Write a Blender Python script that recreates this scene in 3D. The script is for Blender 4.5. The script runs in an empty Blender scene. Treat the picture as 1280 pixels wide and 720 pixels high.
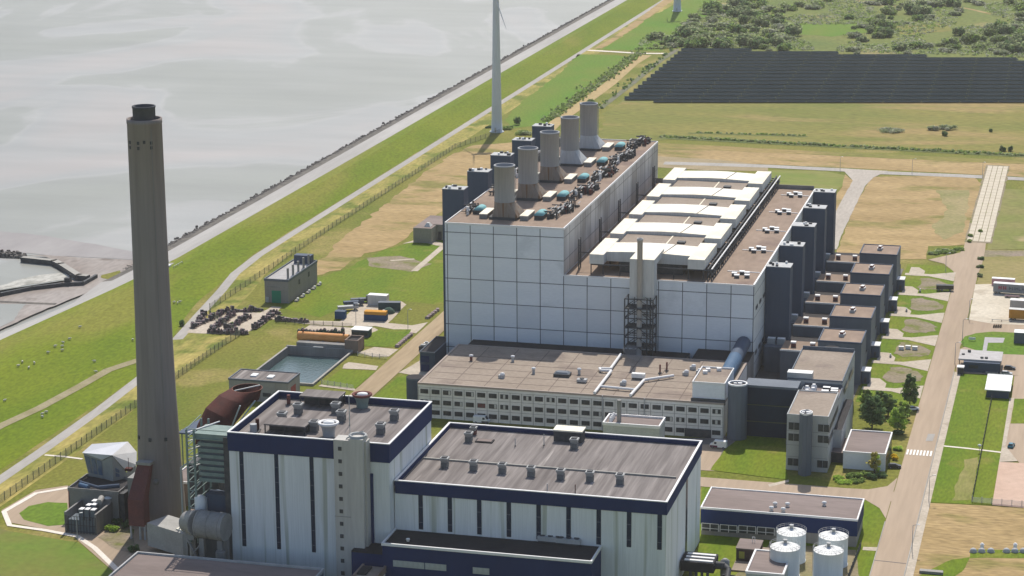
import bpy, bmesh, math, random
from mathutils import Vector, Matrix, noise
R = math.radians
random.seed(7)
scene = bpy.context.scene
col = scene.collection

# ------------------------------------------------------------------ camera
F_PX, PITCH, ROLL, YAW, HC = 2829.0, R(14.03), R(-0.31), R(14.55), 233.0
fw = Vector((-math.sin(YAW)*math.cos(PITCH), math.cos(YAW)*math.cos(PITCH), -math.sin(PITCH)))
rt = Vector((math.cos(YAW), math.sin(YAW), 0)); up = rt.cross(fw)
RT = rt*math.cos(ROLL)+up*math.sin(ROLL); UP = -rt*math.sin(ROLL)+up*math.cos(ROLL)
CAM = Vector((0, 0, HC))
cd = bpy.data.cameras.new('camera'); cam = bpy.data.objects.new('camera', cd); col.objects.link(cam)
cam.matrix_world = Matrix.Translation(CAM) @ Matrix((RT, UP, -fw)).transposed().to_4x4()
cd.sensor_width = 36; cd.lens = F_PX/1280*36; cd.clip_start = 1; cd.clip_end = 30000
scene.camera = cam

def at(px, py, z=0.0):
    """survey helper: the place at height z seen at a photo pixel"""
    d = RT*(px-640)/F_PX+UP*(360-py)/F_PX+fw
    return CAM+d*((z-HC)/d.z)
def atv(px, py, v):
    d = RT*(px-640)/F_PX+UP*(360-py)/F_PX+fw
    return CAM+d*(v/d.y)

# ------------------------------------------------------------------ light
SUN_EL, SUN_AZ = R(51), R(-7)          # azimuth from +Y towards +X
sdir = Vector((math.sin(SUN_AZ)*math.cos(SUN_EL), math.cos(SUN_AZ)*math.cos(SUN_EL), math.sin(SUN_EL)))
sl = bpy.data.lights.new('sun', 'SUN'); sl.energy = 4.2; sl.angle = R(0.5); sl.color = (1, .945, .85)
so = bpy.data.objects.new('sun', sl); col.objects.link(so); so.location = (0, 0, 500)
so.rotation_euler = (-sdir).to_track_quat('-Z', 'Y').to_euler()
w = bpy.data.worlds.new('World'); scene.world = w; w.use_nodes = True
nt = w.node_tree; bg = nt.nodes['Background']
sky = nt.nodes.new('ShaderNodeTexSky'); sky.sky_type = 'NISHITA'; sky.sun_disc = False
sky.sun_elevation = SUN_EL; sky.sun_rotation = SUN_AZ; sky.air_density = 1.0; sky.dust_density = 1.5; sky.ozone_density = 1.0
nt.links.new(sky.outputs[0], bg.inputs[0]); bg.inputs[1].default_value = 0.125
scene.view_settings.view_transform = 'Standard'; scene.view_settings.look = 'None'
HAZE_D = .000048
scene.view_settings.exposure = 0.2; scene.view_settings.gamma = 1

# ------------------------------------------------------------------ materials
def M(name, c1, c2=None, scale=.1, st=(1, 1, 1), rough=.9, metal=0.0, c3=None, t3=.62, s3=.02, st3=(1, 1, 1), fine=.12, bump=0.0, lo=.35, hi=.65, spec=.12, fs=None):
    m = bpy.data.materials.new(name); m.use_nodes = True
    n = m.node_tree.nodes; L = m.node_tree.links; b = n['Principled BSDF']
    b.inputs['Roughness'].default_value = rough; b.inputs['Metallic'].default_value = metal
    b.inputs['Specular IOR Level'].default_value = spec
    tc = n.new('ShaderNodeTexCoord')
    def noise_of(sc, s, det=5):
        mp = n.new('ShaderNodeMapping'); mp.inputs['Scale'].default_value = s
        L.new(tc.outputs['Object'], mp.inputs[0])
        t = n.new('ShaderNodeTexNoise'); t.inputs['Scale'].default_value = sc; t.inputs['Detail'].default_value = det
        L.new(mp.outputs[0], t.inputs['Vector']); return t
    def ramp(t, a, bb):
        r = n.new('ShaderNodeMapRange'); r.inputs[1].default_value = a; r.inputs[2].default_value = bb
        L.new(t.outputs[0], r.inputs[0]); return r
    def mix(fac, A, B, mode='MIX'):
        x = n.new('ShaderNodeMix'); x.data_type = 'RGBA'; x.blend_type = mode
        for sock, v in ((x.inputs[0], fac), (x.inputs[6], A), (x.inputs[7], B)):
            if hasattr(v, 'links'): L.new(v, sock)
            else: sock.default_value = v if not isinstance(v, tuple) else (*v, 1)
        return x.outputs[2]
    cur = c1
    if c2: cur = mix(ramp(noise_of(scale, st), lo, hi).outputs[0], c1, c2)
    if c3: cur = mix(ramp(noise_of(s3, st3), t3, t3+.1).outputs[0], cur, c3)
    if fine:
        g = ramp(noise_of(fs or scale*9, st, 3), .25, .75)
        hv = n.new('ShaderNodeMapRange'); L.new(g.outputs[0], hv.inputs[0]); hv.inputs[3].default_value = 1-fine; hv.inputs[4].default_value = 1+fine
        cb = n.new('ShaderNodeCombineColor')
        for k in range(3): L.new(hv.outputs[0], cb.inputs[k])
        cur = mix(1.0, cur, cb.outputs[0], 'MULTIPLY')
    if isinstance(cur, tuple): b.inputs['Base Color'].default_value = (*cur, 1)
    else: L.new(cur, b.inputs['Base Color'])
    if bump:
        bn = n.new('ShaderNodeBump'); bn.inputs['Strength'].default_value = bump; bn.inputs['Distance'].default_value = .5
        L.new(noise_of(scale*4, st, 4).outputs[0], bn.inputs['Height']); L.new(bn.outputs[0], b.inputs['Normal'])
    return m

G_DIKE = M('dike_grass', (.108, .158, .004), (.152, .184, .008), .03, (1, .4, 1), c3=(.18, .182, .025), s3=.022, st3=(1, .25, 1), fine=.26, fs=.9, t3=.57)
G_BASE = M('grass', (.115, .14, .014), (.175, .165, .028), .03, (1, .6, 1), c3=(.24, .20, .06), s3=.025, fine=.3, fs=.9, t3=.55)
G_LAWN = M('lawn', (.092, .155, .005), (.14, .175, .010), .06, (1, .3, 1), c3=(.185, .185, .03), s3=.06, fine=.26, fs=1.1, t3=.59)
G_LUSH = M('lush_grass', (.085, .18, .010), (.125, .175, .018), .03, (1, .5, 1), c3=(.17, .17, .03), fine=.26, fs=.8)
G_MEADOW = M('meadow', (.145, .155, .03), (.205, .18, .045), .025, (.35, 1, 1), c3=(.27, .20, .075), s3=.022, st3=(.3, 1, 1), fine=.32, fs=.5, t3=.53)
G_DRY = M('dry_grass', (.28, .195, .085), (.38, .27, .13), .06, (.3, 1, 1), c3=(.185, .165, .045), s3=.04, st3=(.5, 1, 1), t3=.55, fine=.34, fs=.9, lo=.3, hi=.7)
G_VERGE = M('verge_grass', (.165, .175, .03), (.36, .29, .09), .09, (1, .3, 1), c3=(.12, .15, .02), s3=.05, t3=.53, fine=.3, fs=.8)
G_SCRUB = M('scrub_ground', (.105, .145, .03), (.15, .165, .04), .02, c3=(.24, .21, .085), s3=.015, t3=.6, fine=.35, fs=.3)
G_GRAVEL = M('gravel_weeds', (.255, .205, .155), (.185, .165, .08), .12, c3=(.13, .15, .03), s3=.12, t3=.58, fine=.26, fs=.9)
DITCH = M('ditch_reeds', (.085, .115, .03), (.13, .145, .045), .1, fine=.3)
ROAD_G = M('asphalt_grey', (.32, .30, .275), (.38, .355, .325), .08, (1, .2, 1), fine=.1)
SEA_ASPH = M('dike_asphalt', (.33, .315, .30), (.40, .385, .365), .05, (1, .15, 1), fine=.08)
BASALT = M('basalt_blocks', (.085, .08, .075), (.16, .145, .125), .5, (1, .3, 1), fine=.3)
ROAD_B = M('brick_road', (.345, .265, .19), (.395, .305, .225), .08, (1, .06, 1), c3=(.30, .225, .17), s3=.05, st3=(1, .15, 1), t3=.58, fine=.09, fs=.7)
ROAD_D = M('dirt_road', (.32, .24, .15), (.37, .285, .185), .1, (1, .1, 1), c3=(.27, .205, .13), s3=.08, st3=(1, .2, 1), t3=.57, fine=.12, fs=.8)
PAVE = M('concrete_paving', (.41, .35, .275), (.48, .415, .335), .12, c3=(.33, .275, .21), s3=.09, fine=.16, fs=.9)
PAVE_P = M('pink_brick_paving', (.48, .335, .255), (.53, .38, .295), .05, fine=.08)
KERB = M('pale_kerb', (.72, .65, .57), (.66, .60, .52), .2)
WHITE_LINE = M('road_paint', (.8, .78, .73), fine=.05)
MUD = M('tidal_mud', (.17, .13, .105), (.28, .245, .22), .035, (1, .35, 1), c3=(.13, .10, .08), s3=.06, fine=.2, fs=.5, rough=.5)
CONC = M('concrete', (.30, .285, .26), (.36, .345, .315), .08, (1, 1, .15), fine=.1)
CONC_D = M('stained_concrete', (.20, .195, .19), (.27, .26, .25), .15, (1, 1, .06), fine=.12, c3=(.16, .155, .15), s3=.08, st3=(1, 1, .2))
CHIM = M('chimney_concrete', (.225, .193, .183), (.265, .232, .218), .25, (1, 1, .04), c3=(.185, .16, .153), s3=.12, st3=(1, 1, .1), fine=.1, fs=1.2)
STEEL_D = M('dark_steel', (.05, .055, .062), (.085, .085, .09), .6, rough=.6, fine=.1)
STEEL = M('galvanised_steel', (.36, .37, .37), (.44, .44, .44), .5, rough=.5, fine=.08)
PANEL = M('hall_panel', (.73, .75, .785), (.78, .795, .82), .12, (.6, 1, 1.5), c3=(.66, .68, .71), s3=.09, t3=.55, fine=.05, rough=.6)
SEAM = M('panel_seam', (.11, .115, .125), fine=.0)
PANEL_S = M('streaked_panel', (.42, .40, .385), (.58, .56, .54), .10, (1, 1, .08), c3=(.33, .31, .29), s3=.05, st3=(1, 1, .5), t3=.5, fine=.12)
ROOF_B = M('brown_roof', (.24, .178, .135), (.30, .225, .175), .06, (1, .4, 1), c3=(.20, .145, .12), s3=.05, t3=.57, fine=.12)
ROOF_O = M('tan_roof_felt', (.262, .213, .17), (.31, .255, .207), .05, c3=(.225, .18, .15), s3=.06, t3=.57, fine=.12, fs=.8)
ROOF_G = M('weathered_bitumen_roof', (.14, .123, .117), (.235, .21, .198), .55, (1, .045, 1), c3=(.32, .29, .27), s3=.4, st3=(1, .06, 1), t3=.6, fine=.18, fs=2.0)
ROOF_D = M('dark_bitumen', (.035, .033, .036), (.05, .046, .048), .1, fine=.12)
ROOF_M = M('mauve_bitumen', (.185, .148, .135), (.235, .19, .175), .09, (.3, 1, 1), fine=.1)
HOOD = M('cream_white_sheet', (.80, .755, .64), (.76, .69, .54), .10, (1, .3, 1), c3=(.80, .775, .70), s3=.06, t3=.52, fine=.08, rough=.7, spec=.05)
HOOD_W = M('white_sheet_wall', (.62, .61, .58), (.55, .54, .51), .2, (1, 1, .1), fine=.08)
SLATE = M('slate_cladding', (.058, .082, .125), (.07, .095, .14), .1, (1, 1, .2), fine=.06, rough=.65)
SLATE_G = M('grey_cladding', (.115, .135, .165), (.14, .16, .19), .1, (1, 1, .2), fine=.06, rough=.65)
NAVY = M('navy_cladding', (.010, .027, .095), (.014, .032, .11), .1, (1, 1, .2), fine=.06, rough=.7, spec=.08)
NAVY_G = M('navy_glazing', (.008, .022, .05), (.012, .03, .06), .08, rough=.5, fine=.08, spec=.12)
WHITE_P = M('streaky_white_cladding', (.68, .70, .70), (.75, .765, .765), .3, (1, 1, .04), c3=(.46, .48, .42), s3=.35, st3=(1, 1, .03), t3=.57, fine=.08)
OFFICE = M('office_panel', (.70, .68, .64), (.75, .73, .69), .1, c3=(.64, .62, .58), s3=.2, st3=(1, 1, .2), fine=.06)
TRIM = M('white_trim', (.75, .74, .73), fine=.05, rough=.6)
GLASS = M('window_glass', (.03, .035, .042), (.06, .065, .07), .9, rough=.3, fine=.2, spec=.25)
BLIND = M('window_blind', (.55, .54, .5), fine=.05)
WHITE = M('white_paint', (.80, .80, .78), (.74, .74, .72), .3, (1, 1, .1), fine=.04, rough=.45)
TANKW = M('tank_paint', (.70, .735, .73), (.64, .68, .675), .4, (1, 1, .08), fine=.05, rough=.5)
TEAL = M('teal_paint', (.13, .33, .35), (.19, .39, .41), .5, fine=.12, rough=.6)
BLUEPIPE = M('blue_pipe', (.085, .15, .24), (.065, .12, .20), .2, rough=.7, fine=.06)
STACK = M('stack_grey', (.275, .28, .29), (.32, .325, .335), .25, (1, 1, .06), c3=(.24, .24, .245), s3=.2, st3=(1, 1, .08), fine=.08, rough=.6)
RUSTBASE = M('rust_streaked_grey', (.24, .185, .145), (.28, .245, .215), .5, (1, 1, .05), c3=(.20, .12, .07), s3=.5, st3=(1, 1, .06), t3=.52, fine=.12)
RUST = M('rust_red', (.085, .022, .018), (.055, .018, .017), .25, c3=(.26, .065, .025), s3=.1, t3=.62, fine=.2, rough=.75)
BRICKRED = M('oxide_red', (.17, .062, .055), (.13, .055, .055), .3, fine=.15)
GREENST = M('grey_green_steel', (.17, .23, .215), (.22, .28, .26), .4, fine=.1, rough=.6)
TRANSF = M('grey_insulation', (.24, .235, .225), (.31, .30, .285), .3, fine=.1, rough=.55)
ORANGE = M('orange_tank', (.62, .27, .08), (.68, .33, .12), .3, fine=.08, rough=.5)
ORANGE2 = M('orange_tarp', (.60, .30, .05), (.52, .25, .05), .5, fine=.1)
GREEN_DOOR = M('green_door', (.02, .23, .14), fine=.05, rough=.5)
BLUE_C = M('blue_container', (.03, .075, .17), (.04, .09, .19), .5, fine=.1)
DKGREEN = M('dark_green_bin', (.05, .095, .075), (.075, .12, .10), .5, fine=.12)
SCRAP = M('dark_scrap', (.115, .075, .09), (.19, .14, .15), .7, fine=.25)
SCRAP2 = M('mauve_scrap', (.24, .175, .185), (.33, .27, .265), .7, fine=.25)
SOLAR = M('solar_panel', (.018, .029, .036), (.024, .035, .042), .05, rough=.8, fine=.14, spec=.0)
TURB = M('turbine_white', (.55, .575, .60), (.58, .605, .63), .1, fine=.02, rough=.45)
TYRE = M('rubber', (.02, .02, .02), fine=0)
ROCK = M('armour_rock', (.10, .09, .085), (.19, .175, .16), .4, fine=.3)
BRICK = M('brown_brick', (.20, .15, .125), (.25, .19, .16), .3, fine=.1)
LEAF = [M('foliage_%s' % k, a, b, .5, fine=.3, fs=2.0) for k, a, b in (
    ('grey_green', (.27, .33, .16), (.35, .385, .22)), ('mid_green', (.20, .30, .07), (.27, .35, .11)),
    ('dark_green', (.125, .21, .085), (.17, .25, .105)), ('bright_green', (.36, .52, .08), (.44, .58, .12)),
    ('yellow', (.78, .58, .03), (.70, .54, .05)), ('ochre', (.38, .35, .09), (.46, .41, .13)), ('silver', (.40, .41, .32), (.32, .34, .24)))]
for m_ in LEAF:
    n_ = m_.node_tree.nodes; L_ = m_.node_tree.links; b_ = n_['Principled BSDF']; tr_n = n_.new('ShaderNodeBsdfTranslucent'); mx_ = n_.new('ShaderNodeMixShader'); mx_.inputs[0].default_value = .6
    L_.new(b_.inputs['Base Color'].links[0].from_socket, tr_n.inputs[0]); L_.new(b_.outputs[0], mx_.inputs[1]); L_.new(tr_n.outputs[0], mx_.inputs[2]); L_.new(mx_.outputs[0], n_['Material Output'].inputs[0])
BARK = M('bark', (.09, .07, .05), fine=.2)
WOOL = M('wool', (.56, .53, .44), fine=.1)

# sea: pale turbid water with current bands
def sea_material():
    m = bpy.data.materials.new('turbid_sea'); m.use_nodes = True; n = m.node_tree.nodes; L = m.node_tree.links; b = n['Principled BSDF']
    tc = n.new('ShaderNodeTexCoord')
    mp = n.new('ShaderNodeMapping'); mp.inputs['Scale'].default_value = (1, .45, 1); mp.inputs['Rotation'].default_value = (0, 0, R(20)); L.new(tc.outputs['Object'], mp.inputs[0])
    t = n.new('ShaderNodeTexNoise'); t.inputs['Scale'].default_value = .0045; t.inputs['Detail'].default_value = 6; t.inputs['Distortion'].default_value = 1.4; L.new(mp.outputs[0], t.inputs[0])
    cr = n.new('ShaderNodeValToRGB'); L.new(t.outputs[0], cr.inputs[0])
    e = cr.color_ramp.elements; e[0].position = .36; e[0].color = (.212, .215, .185, 1); e[1].position = .66; e[1].color = (.295, .27, .25, 1)
    x = e.new(.49); x.color = (.228, .23, .205, 1); x = e.new(.515); x.color = (.285, .28, .262, 1); x = e.new(.54); x.color = (.258, .258, .245, 1)
    mp2 = n.new('ShaderNodeMapping'); mp2.inputs['Scale'].default_value = (.25, 1, 1); mp2.inputs['Rotation'].default_value = (0, 0, R(-14)); L.new(tc.outputs['Object'], mp2.inputs[0])
    t2 = n.new('ShaderNodeTexNoise'); t2.inputs['Scale'].default_value = .035; t2.inputs['Detail'].default_value = 8; L.new(mp2.outputs[0], t2.inputs[0])
    mr = n.new('ShaderNodeMapRange'); mr.inputs[1].default_value = .3; mr.inputs[2].default_value = .7; mr.inputs[3].default_value = .9; mr.inputs[4].default_value = 1.1; L.new(t2.outputs[0], mr.inputs[0])
    vm = n.new('ShaderNodeVectorMath'); vm.operation = 'SCALE'; L.new(cr.outputs[0], vm.inputs[0]); L.new(mr.outputs[0], vm.inputs['Scale'])
    L.new(vm.outputs[0], b.inputs['Base Color'])
    b.inputs['Roughness'].default_value = .38; b.inputs['Specular IOR Level'].default_value = .25
    w1 = n.new('ShaderNodeTexNoise'); w1.inputs['Scale'].default_value = .25; w1.inputs['Detail'].default_value = 5; L.new(tc.outputs['Object'], w1.inputs[0])
    bn = n.new('ShaderNodeBump'); bn.inputs['Strength'].default_value = .12; bn.inputs['Distance'].default_value = .6
    L.new(w1.outputs[0], bn.inputs['Height']); L.new(bn.outputs[0], b.inputs['Normal'])
    return m
SEA = sea_material()
def basin_material():
    m = bpy.data.materials.new('basin_water'); m.use_nodes = True; n = m.node_tree.nodes; L = m.node_tree.links; b = n['Principled BSDF']
    b.inputs['Base Color'].default_value = (.07, .115, .12, 1); b.inputs['Roughness'].default_value = .12
    tc = n.new('ShaderNodeTexCoord')
    t = n.new('ShaderNodeTexNoise'); t.inputs['Scale'].default_value = .9; t.inputs['Detail'].default_value = 3; L.new(tc.outputs['Object'], t.inputs[0])
    bn = n.new('ShaderNodeBump'); bn.inputs['Strength'].default_value = .5; bn.inputs['Distance'].default_value = .45
    L.new(t.outputs[0], bn.inputs['Height']); L.new(bn.outputs[0], b.inputs['Normal'])
    return m
BASINW = basin_material()
FOAM = M('foam', (.46, .45, .41), (.27, .265, .235), .3, (1, .5, 1), fine=.15, lo=.4, hi=.65)

# ------------------------------------------------------------------ mesh helpers
class MB:
    def __init__(s, o=(0, 0, 0)):
        s.v, s.f, s.m, s.o = [], [], [], Vector(o); s.sm = set()
    def add(s, vs, fs, m=0, smooth=False):
        b = len(s.v); s.v += [Vector(x)-s.o for x in vs]
        for f in fs:
            if smooth: s.sm.add(len(s.f))
            s.f.append([b+i for i in f]); s.m.append(m)
        return s
    def box(s, x0, x1, y0, y1, z0, z1, m=0, top=None):
        vs = [(x, y, z) for z in (z0, z1) for x, y in ((x0, y0), (x1, y0), (x1, y1), (x0, y1))]
        s.add(vs, [(3, 2, 1, 0), (0, 1, 5, 4), (1, 2, 6, 5), (2, 3, 7, 6), (3, 0, 4, 7)], m)
        return s.add(vs[4:], [(0, 1, 2, 3)], m if top is None else top)
    def obox(s, c, sx, sy, sz, rz=0, m=0, top=None, taper=1.0):
        ca, sa = math.cos(rz), math.sin(rz); vs = []
        for z, k in ((0, 1), (sz, taper)):
            for x, y in ((-1, -1), (1, -1), (1, 1), (-1, 1)):
                X, Y = x*sx/2*k, y*sy/2*k; vs.append((c[0]+X*ca-Y*sa, c[1]+X*sa+Y*ca, c[2]+z))
        s.add(vs, [(3, 2, 1, 0), (0, 1, 5, 4), (1, 2, 6, 5), (2, 3, 7, 6), (3, 0, 4, 7)], m)
        return s.add(vs[4:], [(0, 1, 2, 3)], m if top is None else top)
    def tube(s, p, q, r, n=10, m=0, r2=None, cap=True):
        p, q = Vector(p), Vector(q); d = (q-p).normalized(); a = d.orthogonal().normalized(); b = d.cross(a); r2 = r if r2 is None else r2
        vs = [p+(a*math.cos(t)+b*math.sin(t))*r for t in [2*math.pi*i/n for i in range(n)]]+[q+(a*math.cos(t)+b*math.sin(t))*r2 for t in [2*math.pi*i/n for i in range(n)]]
        s.add(vs, [(i, (i+1) % n, n+(i+1) % n, n+i) for i in range(n)], m, n > 6)
        if cap: s.add(vs, [tuple(range(n))[::-1], tuple(range(n, 2*n))], m)
        return s
    def path(s, pts, r, n=8, m=0):
        for a, b in zip(pts[:-1], pts[1:]): s.tube(a, b, r, n, m)
        return s
    def lathe(s, cx, cy, prof, n=24, m=0, caps=True):
        vs = [(cx+r*math.cos(2*math.pi*i/n), cy+r*math.sin(2*math.pi*i/n), z) for r, z in prof for i in range(n)]
        k = len(prof)
        s.add(vs, [(j*n+i, j*n+(i+1) % n, (j+1)*n+(i+1) % n, (j+1)*n+i) for j in range(k-1) for i in range(n)], m, True)
        if caps: s.add(vs, [tuple(range((k-1)*n, k*n))], m); s.add(vs, [tuple(range(n))[::-1]], m)
        return s
    def prism(s, poly, z0, z1, m=0, top=None):
        n = len(poly); vs = [(p[0], p[1], z0) for p in poly]+[(p[0], p[1], z1) for p in poly]
        s.add(vs, [(i, (i+1) % n, n+(i+1) % n, n+i) for i in range(n)], m)
        s.add(vs, [tuple(range(n))[::-1]], m)
        return s.add(vs, [tuple(range(n, 2*n))], m if top is None else top)
    def parapet(s, x0, x1, y0, y1, z, w=.5, h=.5, m=0, zb=None):
        zb = z if zb is None else zb
        s.box(x0, x1, y0, y0+w, zb, z+h, m); s.box(x0, x1, y1-w, y1, zb, z+h, m)
        s.box(x0, x0+w, y0+w, y1-w, zb, z+h, m); return s.box(x1-w, x1, y0+w, y1-w, zb, z+h, m)
    def build(s, name, mats, parent=None, loc=None):
        me = bpy.data.meshes.new(name)
        me.from_pydata([tuple(v) for v in s.v], [], s.f)
        for mt in (mats if isinstance(mats, (list, tuple)) else [mats]): me.materials.append(mt)
        me.polygons.foreach_set('material_index', s.m)
        if s.sm:
            for i in s.sm: me.polygons[i].use_smooth = True
        me.update()
        bm = bmesh.new(); bm.from_mesh(me); bmesh.ops.recalc_face_normals(bm, faces=bm.faces) if len(bm.faces) < 60000 else None; bm.to_mesh(me); bm.free()
        o = bpy.data.objects.new(name, me); col.objects.link(o)
        if parent is not None: o.parent = parent
        else: o.location = s.o
        return o

def tag(o, label, cat, group=None, kind=None):
    o['label'] = label; o['category'] = cat
    if group: o['group'] = group
    if kind: o['kind'] = kind
    return o
def thing(name, label, cat, loc, group=None, rz=0):
    o = bpy.data.objects.new(name, None); col.objects.link(o); o.empty_display_size = 1
    o.location = loc; o.rotation_euler = (0, 0, rz); return tag(o, label, cat, group)
def kids(o): return [c for c in bpy.data.objects if c.parent == o]
_kids = {}
def dup(o, loc, rz=0, label=None, scale=None):
    if o.name not in _kids: _kids[o.name] = [(c, kids(c)) for c in kids(o)]
    r = o.copy(); col.objects.link(r); r.location = loc; r.rotation_euler = (0, 0, rz)
    if scale: r.scale = scale
    if label: r['label'] = label
    for c, gs in _kids[o.name]:
        k = c.copy(); col.objects.link(k); k.parent = r
        for g in gs:
            h = g.copy(); col.objects.link(h); h.parent = k
    return r
def dup1(o, loc, rz=0, label=None, scale=None):
    r = o.copy(); col.objects.link(r); r.location = loc; r.rotation_euler = (0, 0, rz)
    if scale: r.scale = scale
    if label: r['label'] = label
    return r
def rep(o, locs):
    """copies of one part under the same thing"""
    for l in locs:
        c = o.copy(); col.objects.link(c); c.parent = o.parent; c.location = l

def ztrace(px, py, zf):
    z = 2.0
    for _ in range(8):
        p = at(px, py, z); z = zf(p.x, p.y)
    return at(px, py, z)

# sheets on the ground: pixel outline -> world polygon with a slightly irregular edge
_lv = [0]
def LV(l):
    _lv[0] += 1
    return l*.03+(_lv[0] % 20)*.0014
def sheet(name, pts, mat, lvl, jit=0.0, step=6.0, world=False, z=0.0):
    P = [Vector((p[0], p[1], 0)) if world else at(*p, z) for p in pts]
    out = []; h = LV(lvl)
    for a, b in zip(P, P[1:]+P[:1]):
        d = (b-a).length; n = max(1, int(d/step)) if jit else 1
        for i in range(n):
            q = a.lerp(b, i/n)
            if jit and i: q = q+Vector((noise.noise(q*.11), noise.noise(q*.11+Vector((9, 3, 1))), 0))*jit*2
            out.append((q.x, q.y, z+h))
    me = bpy.data.meshes.new(name); bm = bmesh.new()
    vs = [bm.verts.new(p) for p in out]; bm.faces.new(vs)
    bmesh.ops.triangulate(bm, faces=bm.faces[:])
    bmesh.ops.recalc_face_normals(bm, faces=bm.faces[:])
    if sum(f.normal.z*f.calc_area() for f in bm.faces) < 0: bmesh.ops.reverse_faces(bm, faces=bm.faces[:])
    bm.to_mesh(me); bm.free(); me.materials.append(mat)
    o = bpy.data.objects.new(name, me); col.objects.link(o); o['kind'] = 'structure'; return o
def strip(name, pts, wid, mat, lvl, world=True, z=0.0):
    """ribbon along a polyline"""
    P = [Vector((p[0], p[1], 0)) if world else at(*p, z) for p in pts]
    Lf, Rg = [], []; h = LV(lvl)
    for i, p in enumerate(P):
        d = (P[min(i+1, len(P)-1)]-P[max(i-1, 0)]); d.z = 0; d.normalize(); nn = Vector((-d.y, d.x, 0))
        Lf.append(p+nn*wid/2); Rg.append(p-nn*wid/2)
    mb = MB()
    for i in range(len(P)-1):
        mb.add([(q.x, q.y, z+h) for q in (Rg[i], Rg[i+1], Lf[i+1], Lf[i])], [(0, 1, 2, 3)])
    o = mb.build(name, mat); o['kind'] = 'structure'; return o

# ================================================================== THE SETTING
def lerp(a, b, t): return a+(b-a)*t
def table(v, T):
    if v <= T[0][0]: return T[0][1]
    for (a, x), (b, y) in zip(T, T[1:]):
        if v <= b:
            t = (v-a)/(b-a); t = t*t*(3-2*t) if abs(y-x) > 10 else t
            return lerp(x, y, t)
    return T[-1][1]
UB = [(300, -470), (650, -416), (762, -401), (849, -392), (905, -388), (1190, -387), (6000, -388)]     # asphalt meets grass
UO = [(300, -492), (650, -428), (780, -413), (835, -405), (868, -409.5), (905, -408), (6000, -409)]         # seaward foot
UT = [(300, -333), (735, -335), (874, -357.5), (935, -364.5), (6000, -364.5)]                                # landward foot
def dike_profile(v):
    b, o, t = table(v, UB), table(v, UO), table(v, UT)
    c2 = b+(t-b)*.36; c1 = b+(t-b)*.2
    fb = lerp(o, b, .28)
    return [(o-3, -1.5), (o, .1), (fb, 1.0), (lerp(fb, b, .5), 2.4), (b, 4.0), (c1, 5.3), (c2, 5.3), (lerp(c2, t, .5), 2.7), (t, .03), (t+2, -.4)]
def dike_z(u, v):
    p = dike_profile(v)
    for (a, za), (b, zb) in zip(p, p[1:]):
        if a <= u <= b: return lerp(za, zb, (u-a)/(b-a))
    return 0.0
vs_ = [300, 450, 560]+list(range(620, 960, 12))+list(range(980, 2100, 60))+[2400, 3000, 4500, 6000]
mb = MB(); prof = [dike_profile(v) for v in vs_]; npf = len(prof[0])
verts = [(x, v, z) for v, p in zip(vs_, prof) for x, z in p]
for i in range(len(vs_)-1):
    for j in range(npf-1):
        near = vs_[i] < 868
        m = (1 if near else 0) if j < 2 else (1 if j < 4 else 2)
        b = i*npf+j
        mb.add([verts[k] for k in (b, b+1, b+npf+1, b+npf)], [(0, 1, 2, 3)], m)
o = mb.build('dike', [BASALT, SEA_ASPH, G_DIKE]); o['kind'] = 'structure'
# ground and sea
mb = MB(); pts = [(table(v, UO)+9, v) for v in vs_]
gp = [(4500, 6000, 0), (4500, -600, 0), (-400, -600, 0), (-455, 300, 0)]+[(a, b, 0) for a, b in pts[1:]]
me = bpy.data.meshes.new('ground'); bm = bmesh.new(); 
for loop_ in (gp, [(-294.6, 743.7, 0), (-267.6, 743.7, 0), (-267.6, 790.3, 0), (-294.6, 790.3, 0)]):
    lv = [bm.verts.new(p) for p in loop_]
    for i_ in range(len(lv)): bm.edges.new((lv[i_], lv[(i_+1) % len(lv)]))
bmesh.ops.triangle_fill(bm, edges=bm.edges[:], use_beauty=True); bmesh.ops.recalc_face_normals(bm, faces=bm.faces[:])
if sum(f.normal.z*f.calc_area() for f in bm.faces) < 0: bmesh.ops.reverse_faces(bm, faces=bm.faces[:])
bm.to_mesh(me); bm.free(); me.materials.append(G_BASE)
o = bpy.data.objects.new('ground', me); col.objects.link(o); o['kind'] = 'structure'
o = MB().add([(-9000, -600, -.5), (-380, -600, -.5), (-380, 14000, -.5), (-9000, 14000, -.5)], [(0, 1, 2, 3)]).build('sea', SEA); o['kind'] = 'structure'

# rock line along the foot of the dike: uncountable blocks, one body
rnd = random.Random(3); mb = MB()
for k in range(5200):
    v = 895+1400*(k/5200)**1.15+rnd.uniform(-2, 2); u = table(v, UO)-abs(rnd.gauss(0, 1.3))+.9
    r_ = rnd.uniform(.3, .75); mb.obox((u, v, -.8), r_*2, r_*3, rnd.uniform(.5, 1.3), rnd.uniform(0, 3), taper=.6)
o = mb.build('rock_revetment', ROCK); tag(o, 'dark band of loose rocks along the waterline of the dike', 'rocks', kind='stuff')

# dike service road (bends inland of the dike near the chimney)
road_pts = [(-330, 560), (-330, 650), (-331, 700), (-333, 740), (-338, 775), (-346, 825), (-353, 870), (-358.5, 900), (-361, 935), (-361.3, 980), (-361.3, 1200), (-362, 1600), (-363, 2000), (-364, 3200)]
strip('dike_road', road_pts, 4.2, ROAD_G, 2)
strip('dike_verge', [(a+6.5 if b > 860 else a+5, b) for a, b in road_pts], 14, G_VERGE, 1)
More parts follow.
